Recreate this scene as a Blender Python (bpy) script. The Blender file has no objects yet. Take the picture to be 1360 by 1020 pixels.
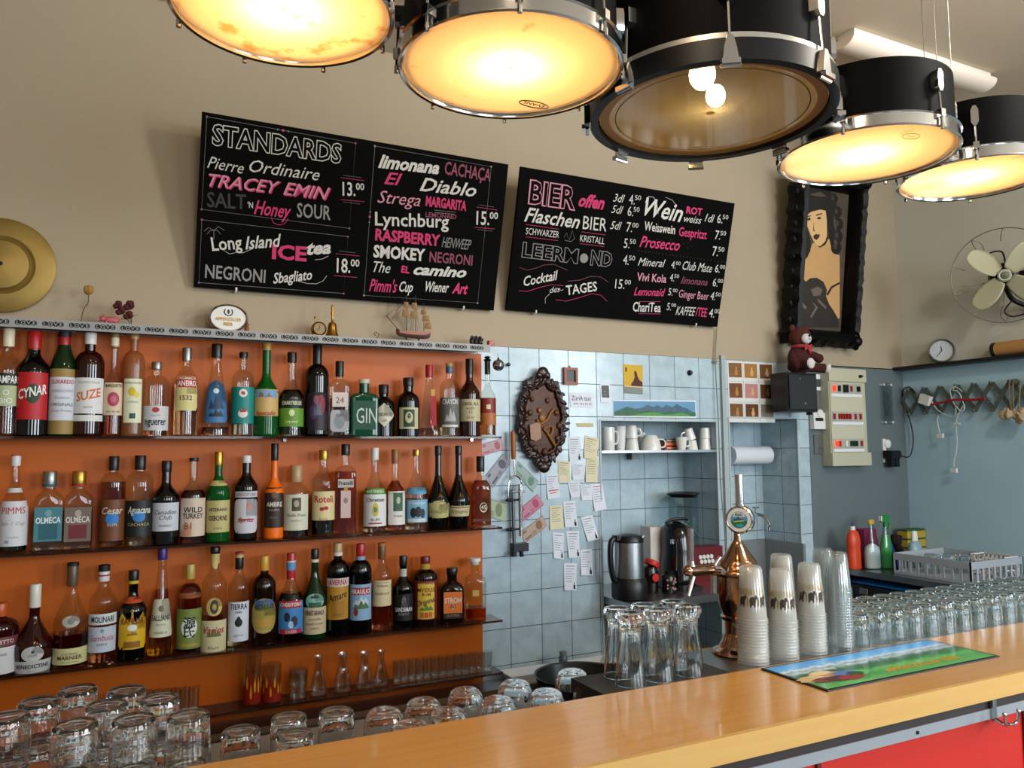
import bpy, bmesh, math, random
from mathutils import Vector, Matrix
random.seed(7)
C = bpy.context.scene.collection
SC = bpy.context.scene
PI = math.pi
EYE = 1.65                      # camera height above the floor

# ---------------------------------------------------------------- camera
FPX = 1044.135
YAW, PITCH, ROLL = math.radians(26.6206), math.radians(4.8366), math.radians(-0.4827)
FW = Vector((math.sin(YAW)*math.cos(PITCH), math.cos(YAW)*math.cos(PITCH), math.sin(PITCH)))
_r = Vector((math.cos(YAW), -math.sin(YAW), 0)); _u = _r.cross(FW)
RT = _r*math.cos(ROLL)+_u*math.sin(ROLL); UP = _u*math.cos(ROLL)-_r*math.sin(ROLL)
cam_d = bpy.data.cameras.new('camera'); cam = bpy.data.objects.new('camera', cam_d); C.objects.link(cam)
cam_d.sensor_width = 36; cam_d.lens = FPX/1360*36; cam_d.clip_start = .02
M = Matrix((RT, UP, -FW)).transposed().to_4x4(); M.translation = (0, 0, EYE)
cam.matrix_world = M
SC.camera = cam

# ---------------------------------------------------------------- world, daylight, exposure
SC.view_settings.view_transform = 'Standard'; SC.view_settings.look = 'None'
SC.view_settings.gamma = 1; SC.view_settings.use_curve_mapping = False
SC.view_settings.exposure = 0.5
SC.cycles.max_bounces = 24; SC.cycles.transmission_bounces = 20; SC.cycles.transparent_max_bounces = 48
SC.cycles.glossy_bounces = 8; SC.cycles.diffuse_bounces = 4; SC.cycles.sample_clamp_indirect = 6
SC.cycles.use_denoising = True
w = bpy.data.worlds.new('room_light'); SC.world = w; w.use_nodes = True
bg = w.node_tree.nodes['Background']; bg.inputs[0].default_value = (.74, .85, .96, 1); bg.inputs[1].default_value = .17
def area(name, loc, look, sx, sy, power, col):
    l = bpy.data.lights.new(name, 'AREA'); l.shape = 'RECTANGLE'; l.size = sx; l.size_y = sy; l.energy = power; l.color = col
    o = bpy.data.objects.new(name, l); C.objects.link(o); o.location = loc
    o.rotation_euler = (Vector(look)-Vector(loc)).to_track_quat('-Z', 'Y').to_euler(); return o
# unseen front windows behind the guest side, the leftmost added, and the tall window on the right
area('unseen_front_light', (-1.4, -3.2, 2.2), (2.2, 3, 1.3), 1.1, 1.7, 12, (.88, .95, 1))  # unseen, added so that light reaches the right wall
area('unseen_front_light', (.9, -3.2, 2.2), (2.0, 3, 1.3), 1.1, 1.7, 44, (.88, .95, 1))
area('unseen_front_light', (3.4, -3.2, 2.2), (2.6, 3, 1.2), 1.7, 1.7, 100, (.86, .94, 1))
area('side_window_light', (4.6, -.6, 2.1), (1.2, 2.2, 1.0), 1.5, 1.7, 150, (.86, .94, 1))
area('unseen_ceiling_light', (2.5, .45, 3.2), (1.6, 3, 1.6), .35, .35, 22, (1, .93, .82))
area('unseen_ceiling_light', (.3, .45, 3.2), (.6, 3, 1.6), .35, .35, 10, (1, .80, .56))  # both ceiling lights unseen; this second one added for crisp bottle shadows

# ---------------------------------------------------------------- pixel -> place on a plane
def ray(u, v): return FW+RT*((u-680)/FPX)+UP*((510-v)/FPX)
def PY(u, v, y=3.0): d = ray(u, v); d = d*(y/d.y); return Vector((d.x, d.y, d.z+EYE))
def PX(u, v, x): d = ray(u, v); d = d*(x/d.x); return Vector((d.x, d.y, d.z+EYE))
def PZ(u, v, z): d = ray(u, v); d = d*((z-EYE)/d.z); return Vector((d.x, d.y, d.z+EYE))
def PP(u, v, o, n): d = ray(u, v); e = Vector((0, 0, EYE)); t = (Vector(o)-e).dot(n)/d.dot(n); return e+d*t
def mpp(p): return (Vector(p)-Vector((0, 0, EYE))).dot(FW)/FPX     # metres per pixel at a place

# ---------------------------------------------------------------- materials
_m = {}
def srgb(c):
    if isinstance(c, str): c = tuple(int(c[i:i+2], 16)/255 for i in (0, 2, 4))
    return tuple(((x+.055)/1.055)**2.4 if x > .04045 else x/12.92 for x in c[:3])+(1,)
def nodes(name):
    m = bpy.data.materials.new(name); m.use_nodes = True; nt = m.node_tree; return m, nt, nt.nodes['Principled BSDF']
def mat(name, col='808080', rough=.5, metal=0., var=0., scale=20., bump=0., spec=.5, trans=0., ior=1.45, emis=None, es=0, coat=0., bscale=None):
    if name in _m: return _m[name]
    m, nt, b = nodes(name); c = srgb(col)
    b.inputs['Base Color'].default_value = c; b.inputs['Roughness'].default_value = rough; b.inputs['Metallic'].default_value = metal
    b.inputs['Specular IOR Level'].default_value = spec; b.inputs['Transmission Weight'].default_value = trans; b.inputs['IOR'].default_value = ior
    b.inputs['Coat Weight'].default_value = coat
    if emis: b.inputs['Emission Color'].default_value = srgb(emis); b.inputs['Emission Strength'].default_value = es
    if var or bump:
        tc = nt.nodes.new('ShaderNodeTexCoord'); n = nt.nodes.new('ShaderNodeTexNoise'); n.inputs['Scale'].default_value = scale; n.inputs['Detail'].default_value = 5
        nt.links.new(tc.outputs['Object'], n.inputs['Vector'])
        if var:
            mx = nt.nodes.new('ShaderNodeMix'); mx.data_type = 'RGBA'
            mx.inputs['A'].default_value = tuple(x*(1-var) for x in c[:3])+(1,); mx.inputs['B'].default_value = tuple(min(1, x*(1+var)) for x in c[:3])+(1,)
            nt.links.new(n.outputs['Fac'], mx.inputs['Factor']); nt.links.new(mx.outputs['Result'], b.inputs['Base Color'])
        if bump:
            n2 = n
            if bscale:
                n2 = nt.nodes.new('ShaderNodeTexNoise'); n2.inputs['Scale'].default_value = bscale; nt.links.new(tc.outputs['Object'], n2.inputs['Vector'])
            bp = nt.nodes.new('ShaderNodeBump'); bp.inputs['Strength'].default_value = bump; bp.inputs['Distance'].default_value = .004
            nt.links.new(n2.outputs['Fac'], bp.inputs['Height']); nt.links.new(bp.outputs['Normal'], b.inputs['Normal'])
    _m[name] = m; return m
def thin(name, col='ffffff', refl=1.0, rough=.02, milk=0., milkcol='ffffff'):
    """thin-walled clear material: tinted straight-through light plus a Fresnel gloss"""
    if name in _m: return _m[name]
    m, nt, b = nodes(name); nt.nodes.remove(b); out = nt.nodes['Material Output']; N, L = nt.nodes.new, nt.links.new
    t = N('ShaderNodeBsdfTransparent'); t.inputs[0].default_value = srgb(col)
    g = N('ShaderNodeBsdfGlossy'); g.inputs['Roughness'].default_value = rough
    f = N('ShaderNodeLayerWeight'); f.inputs[0].default_value = .5      # facing: the same from both sides of the thin wall
    p5 = N('ShaderNodeMath'); p5.operation = 'POWER'; L(f.outputs['Facing'], p5.inputs[0]); p5.inputs[1].default_value = 5.
    k = N('ShaderNodeMath'); k.operation = 'MULTIPLY_ADD'; k.use_clamp = True; L(p5.outputs[0], k.inputs[0]); k.inputs[1].default_value = .6*refl; k.inputs[2].default_value = .05*refl
    x = N('ShaderNodeMixShader'); L(k.outputs[0], x.inputs[0]); L(g.outputs[0], x.inputs[2])
    if milk:
        d = N('ShaderNodeBsdfTranslucent'); d.inputs[0].default_value = srgb(milkcol); d2 = N('ShaderNodeBsdfDiffuse'); d2.inputs[0].default_value = srgb(milkcol)
        y = N('ShaderNodeMixShader'); L(d.outputs[0], y.inputs[1]); L(d2.outputs[0], y.inputs[2])
        z = N('ShaderNodeMixShader'); z.inputs[0].default_value = milk; L(t.outputs[0], z.inputs[1]); L(y.outputs[0], z.inputs[2]); L(z.outputs[0], x.inputs[1])
    else: L(t.outputs[0], x.inputs[1])
    L(x.outputs[0], out.inputs[0]); _m[name] = m; return m
def glass(name, col='ffffff', ior=1.45, rough=0.):
    if name in _m: return _m[name]
    m, nt, b = nodes(name); nt.nodes.remove(b); g = nt.nodes.new('ShaderNodeBsdfGlass')
    g.inputs['Color'].default_value = srgb(col); g.inputs['IOR'].default_value = ior; g.inputs['Roughness'].default_value = rough
    nt.links.new(g.outputs[0], nt.nodes['Material Output'].inputs[0]); _m[name] = m; return m

# ---------------------------------------------------------------- mesh collector
class MB:
    def __init__(s): s.bm = bmesh.new(); s.uv = None
    def f(s, vs):
        try: return s.bm.faces.new(vs)
        except ValueError: return None
    def box(s, x0, x1, y0, y1, z0, z1, R=None):
        v = [Vector((x, y, z)) for x in (x0, x1) for y in (y0, y1) for z in (z0, z1)]
        if R is not None: v = [R @ a for a in v]
        v = [s.bm.verts.new(a) for a in v]
        for q in ((0, 1, 3, 2), (4, 6, 7, 5), (0, 4, 5, 1), (2, 3, 7, 6), (0, 2, 6, 4), (1, 5, 7, 3)): s.f([v[i] for i in q])
        return s
    def loft(s, rings, cap0=True, cap1=True, closed=True):
        R = [[s.bm.verts.new(p) for p in r] for r in rings]; n = len(R[0])
        for a, b in zip(R, R[1:]):
            for i in range(n if closed else n-1):
                j = (i+1) % n; s.f((a[i], a[j], b[j], b[i]))
        if cap0: s.f(R[0][::-1])
        if cap1: s.f(R[-1])
        return s
    def lathe(s, prof, seg=32, T=None, cap0=True, cap1=True, mod=None):
        rings = []
        for r, z in prof:
            ring = []
            for i in range(seg):
                a = 2*PI*i/seg; q = r*(mod(a, z) if mod else 1)
                p = Vector((q*math.cos(a), q*math.sin(a), z)); ring.append(T @ p if T is not None else p)
            rings.append(ring)
        return s.loft(rings, cap0, cap1)
    def cyl(s, p0, p1, r, r2=None, seg=16):
        p0, p1 = Vector(p0), Vector(p1); d = p1-p0
        T = Matrix.Translation(p0) @ d.to_track_quat('Z', 'Y').to_matrix().to_4x4()
        return s.lathe([(r, 0), (r if r2 is None else r2, d.length)], seg, T)
    def disc(s, p0, ax, prof, seg=32):
        """lathe profile [(r, h)] along axis ax from p0"""
        T = Matrix.Translation(Vector(p0)) @ Vector(ax).to_track_quat('Z', 'Y').to_matrix().to_4x4()
        return s.lathe(prof, seg, T)
    def tube(s, pts, r, seg=8, closed=False):
        pts = [Vector(p) for p in pts]; n = len(pts); rings = []; up = None
        for i, p in enumerate(pts):
            a = pts[(i-1) % n] if closed or i > 0 else p; b = pts[(i+1) % n] if closed or i < n-1 else p
            t = (b-a).normalized()
            if up is None: up = Vector((0, 0, 1)) if abs(t.z) < .9 else Vector((1, 0, 0))
            x = up.cross(t); x = x.normalized() if x.length > 1e-6 else Vector((1, 0, 0)); y = t.cross(x); up = y
            rr = r[i] if isinstance(r, (list, tuple)) else r
            rings.append([p+(x*math.cos(2*PI*k/seg)+y*math.sin(2*PI*k/seg))*rr for k in range(seg)])
        if closed: rings.append(rings[0])
        return s.loft(rings, not closed, not closed)
    def sphere(s, c, r, seg=16, T=None):
        rx, ry, rz = (r, r, r) if not isinstance(r, (tuple, list)) else r; n = max(6, seg//2); c = Vector(c); rings = []
        for k in range(n+1):
            t = PI*k/n; q = max(math.sin(t), 1e-3)
            ring = [Vector((rx*q*math.cos(2*PI*i/seg), ry*q*math.sin(2*PI*i/seg), -rz*math.cos(t))) for i in range(seg)]
            rings.append([c+(T @ p if T is not None else p) for p in ring])
        return s.loft(rings)
    def prism(s, pts, vec):
        vec = Vector(vec); a = [s.bm.verts.new(Vector(p)) for p in pts]; b = [s.bm.verts.new(Vector(p)+vec) for p in pts]; n = len(a)
        s.f(a); s.f(b[::-1])
        for i in range(n): j = (i+1) % n; s.f((a[j], a[i], b[i], b[j]))
        return s
    def poly(s, pts): s.f([s.bm.verts.new(Vector(p)) for p in pts]); return s
    def grid(s, fn, nu, nv):
        V = [[s.bm.verts.new(fn(i/nu, j/nv)) for i in range(nu+1)] for j in range(nv+1)]
        for j in range(nv):
            for i in range(nu): s.f((V[j][i], V[j][i+1], V[j+1][i+1], V[j+1][i]))
        return s
    def quad_uv(s, o, ex, ey, w, h, uo=0, vo=0):
        """flat quad with UVs in metres"""
        uv = s.bm.loops.layers.uv.verify(); o, ex, ey = Vector(o), Vector(ex), Vector(ey)
        f = s.f([s.bm.verts.new(o), s.bm.verts.new(o+ex*w), s.bm.verts.new(o+ex*w+ey*h), s.bm.verts.new(o+ey*h)])
        for l, c in zip(f.loops, ((0, 0), (w, 0), (w, h), (0, h))): l[uv].uv = (uo+c[0], vo+c[1])
        return s
    def text(s, txt, fn, w=None, h=.01, bold=0., shear=0., align='l', eps=0., fine=False):
        V, F, W = (text2d_fine if fine else text2d)(txt, bold, shear); sy = h/.72; sx = (w/W) if w else sy; off = {'l': 0, 'c': -W*sx/2, 'r': -W*sx}[align]
        vs = [s.bm.verts.new(fn(x*sx+off, y*sy)) for x, y in V]
        for f in F: s.f([vs[i] for i in f])
        return s
    def build(s, name, m, parent=None, world=True, smooth=35, bevel=0, label=None, loc=None):
        bm = s.bm
        if world and parent is not None:
            root = parent; T = Matrix.Identity(4)
            while root is not None: T = root.matrix_basis @ T; root = root.parent
            bm.transform(T.inverted())
        if bevel:
            es = [e for e in bm.edges if len(e.link_faces) == 2 and e.calc_face_angle(0) > .5]
            bmesh.ops.bevel(bm, geom=es, offset=bevel, segments=2, affect='EDGES', profile=.6)
        bmesh.ops.recalc_face_normals(bm, faces=bm.faces[:])
        me = bpy.data.meshes.new(name)
        if loc is not None: bm.transform(Matrix.Translation(-Vector(loc)))
        bm.to_mesh(me); bm.free()
        if m: me.materials.append(m)
        if smooth: me.shade_smooth(); me.set_sharp_from_angle(angle=math.radians(smooth))
        o = bpy.data.objects.new(name, me); C.objects.link(o)
        if parent is not None: o.parent = parent
        if loc is not None: o.location = loc
        if label: o['label'] = label
        return o
_tc = {}
def text2d(t, bold=0., shear=0.):
    k = (t, round(bold, 3), round(shear, 2))
    if k not in _tc:
        cu = bpy.data.curves.new('lettering', 'FONT'); cu.body = t; cu.size = 1; cu.offset = bold; cu.shear = shear; cu.resolution_u = 2
        o = bpy.data.objects.new('lettering', cu); C.objects.link(o)
        dg = bpy.context.evaluated_depsgraph_get(); e = o.evaluated_get(dg); me = e.to_mesh()
        V = [(v.co.x, v.co.y) for v in me.vertices]; F = [tuple(p.vertices) for p in me.polygons]; e.to_mesh_clear()
        bpy.data.objects.remove(o); bpy.data.curves.remove(cu)
        x0 = min(v[0] for v in V); x1 = max(v[0] for v in V)
        _tc[k] = ([(x-x0, y) for x, y in V], F, x1-x0)
    return _tc[k]
_ts = {}
def text2d_fine(t, bold=0., shear=0.):
    """the same lettering with its long edges cut, so that it can follow a curved surface"""
    k = (t, round(bold, 3), round(shear, 2))
    if k not in _ts:
        V, F, W = text2d(t, bold, shear); bm = bmesh.new(); vs = [bm.verts.new((x, y, 0)) for x, y in V]
        for f in F:
            try: bm.faces.new([vs[i] for i in f])
            except ValueError: pass
        for _ in range(2):
            bmesh.ops.subdivide_edges(bm, edges=[e for e in bm.edges if e.calc_length() > .22], cuts=1); bmesh.ops.triangulate(bm, faces=bm.faces[:])
        bm.verts.index_update(); _ts[k] = ([(v.co.x, v.co.y) for v in bm.verts], [tuple(v.index for v in f.verts) for f in bm.faces], W); bm.free()
    return _ts[k]
def flat(o, ex, ey, eps=.0006):
    o, ex, ey = Vector(o), Vector(ex).normalized(), Vector(ey).normalized(); n = ex.cross(ey)
    return lambda x, y: o+ex*x+ey*y+n*eps
def thing(name, label, cat, loc, rz=0, group=None):
    o = bpy.data.objects.new(name, None); C.objects.link(o); o.location = loc; o.rotation_euler = (0, 0, rz); o.empty_display_size = .05
    return tag(o, label, cat, group)
def tag(o, label, cat, group=None, kind=None):
    o['label'] = label; o['category'] = cat
    if group: o['group'] = group
    if kind: o['kind'] = kind
    return o
def struct(o): o['kind'] = 'structure'; return o
def dup(r, loc, rz=None, label=None, group=None):
    c = r.copy(); C.objects.link(c); c.location = loc
    if rz is not None: c.rotation_euler = (0, 0, rz)
    if label: c['label'] = label
    if group: c['group'] = group
    for ch in r.children:
        k = ch.copy(); C.objects.link(k); k.parent = c
        for g in ch.children: q = g.copy(); C.objects.link(q); q.parent = k
    return c
def smooth_path(pts, n=6):
    P = [Vector(p) for p in pts]; out = []
    for i in range(len(P)-1):
        a = P[max(i-1, 0)]; b = P[i]; c = P[i+1]; d = P[min(i+2, len(P)-1)]
        for k in range(n):
            t = k/n; out.append(.5*((2*b)+(c-a)*t+(2*a-5*b+4*c-d)*t*t+(3*b-a-3*c+d)*t**3))
    out.append(P[-1]); return out
CHROME = mat('chrome', 'd0d0d0', .12, 1.); STEEL = mat('brushed steel', 'a8abad', .32, 1., var=.08, scale=60)
BLACK = mat('black plastic', '0c0c0e', .35); WHITE = mat('white plastic', 'd8d8d4', .4); BRASS = mat('aged brass', '9c7430', .32, 1., var=.25, scale=40)
PAPER = mat('white paper', 'd9dce4', .8, var=.05); CREAM = mat('cream paper', 'd8cfae', .8, var=.06)
DARK = mat('dark metal', '1a1a1c', .4, .6); WIRE = mat('thin steel wire', '8c8c88', .35, 1.)
# ================================================================ THE ROOM
XR, YB, ZC = 4.0, 3.0, EYE+1.635
ZT = EYE+.443                    # top of the tiles
plaster = mat('cream plaster', 'a2947d', .85, var=.05, scale=3, bump=.12, bscale=90)
rightplaster = mat('daylight toned plaster', 'c8c6b8', .85, var=.05, scale=3, bump=.12, bscale=90)  # daylight on this wall put into its colour, paler than the back plaster
b = MB(); b.box(-3, XR+.2, YB, YB+.5, ZT, ZC); struct(b.build('wall_back', plaster, smooth=0))
b = MB(); b.box(XR, XR+.2, -.2, YB+.2, EYE+.45, ZC); struct(b.build('wall_right', rightplaster, smooth=0))
b = MB(); b.box(-3.2, -3, -3.4, YB, 0, ZC); struct(b.build('wall_left', plaster, smooth=0))
b = MB(); b.box(-3.2, XR+.4, -3.4, YB+.5, ZC, ZC+.1); struct(b.build('ceiling', mat('ceiling paint', 'c8baa4', .9, var=.03, scale=4), smooth=0))
b = MB(); b.box(-3.2, XR+1.2, -3.4, YB+.6, -.1, 0); struct(b.build('floor', mat('grey floor', '5a5650', .5, var=.2, scale=6), smooth=0))
# tiled part of the back wall with its two recesses
def tile_mat():
    m, nt, bs = nodes('blue grey wall tiles'); N, L = nt.nodes.new, nt.links.new
    uv = N('ShaderNodeUVMap'); br = N('ShaderNodeTexBrick'); br.offset = 0; br.inputs['Scale'].default_value = 1
    br.inputs['Brick Width'].default_value = .1475; br.inputs['Row Height'].default_value = .1475
    br.inputs['Mortar Size'].default_value = .0016; br.inputs['Mortar Smooth'].default_value = .2; br.inputs['Bias'].default_value = 0
    br.inputs['Color1'].default_value = srgb('a2b6c0'); br.inputs['Color2'].default_value = srgb('abbfc8'); br.inputs['Mortar'].default_value = srgb('3d4344')
    L(uv.outputs[0], br.inputs['Vector'])
    n = N('ShaderNodeTexNoise'); n.inputs['Scale'].default_value = 18; n.inputs['Detail'].default_value = 6; L(uv.outputs[0], n.inputs['Vector'])
    r = N('ShaderNodeMapRange'); r.inputs['From Min'].default_value = .3; r.inputs['From Max'].default_value = .7; r.inputs['To Min'].default_value = .88; r.inputs['To Max'].default_value = 1.1; L(n.outputs['Fac'], r.inputs['Value'])
    mx = N('ShaderNodeMix'); mx.data_type = 'RGBA'; mx.blend_type = 'MULTIPLY'; mx.inputs['Factor'].default_value = 1; L(br.outputs['Color'], mx.inputs['A']); L(r.outputs[0], mx.inputs['B'])
    L(mx.outputs['Result'], bs.inputs['Base Color'])
    rr = N('ShaderNodeMapRange'); rr.inputs['To Min'].default_value = .22; rr.inputs['To Max'].default_value = .8; L(br.outputs['Fac'], rr.inputs['Value']); L(rr.outputs[0], bs.inputs['Roughness'])
    bp = N('ShaderNodeBump'); bp.inputs['Strength'].default_value = .35; bp.inputs['Distance'].default_value = .003; bp.invert = True
    L(br.outputs['Fac'], bp.inputs['Height']); L(bp.outputs['Normal'], bs.inputs['Normal'])
    return m
TILE = tile_mat()
N1 = (1.945, 2.62, EYE+.135); N2 = (2.70, 3.162, EYE+.155); YN = 3.26; TU, TV = 1.4895, ZT
def tq(b, x0, x1, z0, z1, y=YB): b.quad_uv((x0, y, z0), (1, 0, 0), (0, 0, 1), x1-x0, z1-z0, x0-TU+1.475*2, z0-TV+1.475*2)
def tside(b, x, z0, z1, u): b.quad_uv((x, YB, z0), (0, 1, 0), (0, 0, 1), YN-YB, z1-z0, u, z0-TV+1.475*2)
b = MB()
tq(b, -3, N1[0], 0, ZT); tq(b, N1[0], N1[1], N1[2], ZT); tq(b, N1[1], N2[0], 0, ZT); tq(b, N2[0], N2[1], N2[2], ZT); tq(b, N2[1], 3.245, 0, ZT)
for x0, x1, zt in (N1, N2):
    tq(b, x0, x1, 0, zt, YN); tside(b, x0, 0, zt, .03); tside(b, x1, 0, zt, .03)
    b.quad_uv((x0, YB, zt), (1, 0, 0), (0, 1, 0), x1-x0, YN-YB, x0-TU+2.95, .03)
struct(b.build('wall_back_tiled', TILE, smooth=0))
b = MB(); b.box(-3, XR+.2, YN+.002, YB+.5, -.05, ZT-.001); struct(b.build('wall_back_core', plaster, smooth=0))
gpaint = mat('glossy grey wall paint', '626d70', .18, spec=.55, var=.05, scale=5)
gpaint2 = mat('grey green wall paint', 'a9cbda', .25, spec=.5, var=.04, scale=5)
b = MB(); b.box(3.245, XR+.1, YB-.004, YB+.1, 0, ZT-.006); struct(b.build('wall_back_painted', gpaint, smooth=0))
b = MB(); b.box(XR-.004, XR+.2, -.2, YB+.2, 0, EYE+.45); struct(b.build('wall_right_painted', gpaint2, smooth=0))
b = MB(); b.box(XR-.085, XR-.004, .6, YB, EYE+.432, EYE+.45); struct(b.build('trim_1', mat('black ledge', '131315', .45), smooth=0))
b = MB(); b.box(2.652, 2.676, YB-.016, YB+.001, 0, EYE+.46); struct(b.build('trim_2', mat('grey cable duct', '9aa3a4', .5), smooth=0))
for i, (x0, x1, zt) in enumerate((N1, N2)):
    b = MB()
    for x in (x0, x1): b.box(x-.004, x+.004, YB-.004, YB+.004, 0, zt)
    b.box(x0, x1, YB-.005, YB+.004, zt-.004, zt+.004); struct(b.build('trim_%d' % (3+i), mat('pale tile edge strip', 'a9b3b5', .4), smooth=0))
# orange back panel of the bottle shelves
org = mat('orange lacquered panel', 'b8580a', .4, spec=.3, var=.06, scale=4)
b = MB(); b.box(-2.2, 1.352, 2.982, YB-.001, EYE-1.15, EYE+.405); struct(b.build('wall_back_panel', org, smooth=0))
# ================================================================ SHELVES AND BOTTLES
YS0, YS1, YBOT = 2.862, 2.981, 2.918
SH = [EYE+.057, EYE-.304, EYE-.667, EYE-.868]
shglass = mat('brown tinted shelf glass', '7a5440', .05, spec=.5, trans=.9, ior=1.3)
for i, (z, nm) in enumerate(zip(SH, ('uppermost', 'second', 'third', 'lowest'))):
    t = thing('glass_shelf', {0: 'top long glass shelf of liquor bottles under the patterned strip', 1: 'middle long glass shelf of liquor bottles', 2: 'long glass shelf carrying the lowest row of bottles', 3: 'lowest long glass shelf carrying only small glasses'}[i], 'shelf', (1.37, YS0, z))
    b = MB(); b.box(-2, 1.385, YS0, YS1, z-.008, z); b.build('shelf_pane', shglass, t, bevel=.001)
    for x in (-.75, .55, 1.3):
        b = MB(); b.cyl((x, YS1+.001, z-.012), (x, YS1-.016, z-.012), .006); b.build('shelf_peg', CHROME, t)
# patterned strip
zl = EYE+.40
lv = thing('ledge_shelf', 'narrow top ledge edged with a grey strip of black heart lettering', 'shelf', (1.33, 2.86, zl))
b = MB(); b.box(-2.2, 1.335, 2.862, YB-.001, zl+.012, zl+.026); b.build('ledge_board', mat('orange ledge top', 'a0603a', .5), lv)
b = MB(); b.box(-2.2, 1.335, 2.857, 2.862, zl-.004, zl+.026); b.build('edge_strip', mat('silver grey ribbon', '8f8f8c', .45), lv)
x = -.372; BKP, GRP = mat('black print', '0b0b0b', .6), mat('grey print', '9a9a98', .6)
while x < 1.28:
    b, bk = MB(), MB()
    for k, ch in enumerate('LOVE'):
        cx = x+.009+k*.0146
        b.disc((cx, 2.8568, zl+.0115), (0, -1, 0), [(.0082, 0), (.0082, .0004)], 10)
        bk.text(ch, flat((cx, 2.8562, zl+.0060), (1, 0, 0), (0, 0, 1), .0003), h=.0112, align='c', bold=.01)
    g = b.build('printed_hearts', BKP, lv, smooth=0); bk.build('lettering', GRP, g, smooth=0)
    x += .0735

CLEAR = thin('clear bottle glass', 'f2f4ee', .95)
GREENG = mat('dark green bottle glass', '06260d', .05, spec=.6)
BROWNG = mat('dark brown bottle glass', '180a05', .05, spec=.6)
BLACKG = mat('black bottle glass', '050505', .06, spec=.6)
REDBR = mat('dark red brown liquor', '2a0806', .05, spec=.6)
BODY = {'clear': CLEAR, 'green': GREENG, 'brown': BROWNG, 'black': BLACKG, 'redbrown': REDBR,
        'bright green': mat('bright green bottle glass', '0c5a1e', .05, spec=.6, trans=.35, ior=1.3), 'gin green': mat('square green bottle glass', '04402a', .06, spec=.6),
        'orange': mat('orange painted bottle', 'e8690a', .25), 'frost': thin('frosted bottle glass', 'e2b58a', .8, .2, .45, 'c98f5c')}
def liq(col): return mat('liquid '+col, col, .0, trans=1., ior=1.33)
PROF = {  # base/shoulder/neck: (height fraction, radius fraction)
 'std': (.62, .80, .36, 'c'), 'round': (.66, .78, .34, 'r'), 'low': (.55, .74, .34, 'c'), 'high': (.70, .82, .36, 'r'), 'long': (.46, .66, .34, 'c'),
 'wine': (.62, .93, .42, 'c'), 'slope': (.40, .76, .30, 'c'), 'square': (.68, .76, .36, 'r'), 'squat': (.60, .74, .42, 'r'), 'cone': (.06, .80, .34, 'l'), 'bulb': (.30, .62, .26, 'b'), 'tall': (.55, .70, .38, 'r'), 'armagnac': (.34, .66, .27, 'b')}
def prof_r(kind, f):
    s, n, nr, k = PROF[kind]
    if f <= s:
        if kind == 'armagnac': return .80+.2*(f/s)
        if kind == 'bulb': return .86+.14*math.sin(min(1, f/s)*PI/2)
        return 1.
    if f >= n: return nr
    t = (f-s)/(n-s)
    if k == 'r': return nr+(1-nr)*math.sqrt(max(0, 1-t**2.2))*(1-.15*t)
    if k == 'l': return 1+(nr-1)*t
    if k == 'b': return nr+(1-nr)*(1-t)**1.5*(1+.6*t)
    return nr+(1-nr)*(.5+.5*math.cos(PI*t))
def super_r(a, n, dep):
    if n == 2 and dep == 1: return 1.
    return (abs(math.cos(a))**n+abs(math.sin(a)/dep)**n)**(-1/n)
INK = {'k': '111111', 'w': 'e8e6e0', 'r': 'a81a1e', 'o': 'd0741c', 'g': '1f6b3a', 'b': '2a5d9c', 'y': 'd8b93a', 'p': 'b04a6a', 's': '8a8a88', 'd': '4a4038', 'c': 'd8cfae', 'n': '7a4a1c', 't': '127a70', 'l': '7fa6c8', 'm': '9aa33a', 'G': 'b08a3a'}
def ink(c): c = INK.get(c, c); return mat('print '+c, c, .55)
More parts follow.
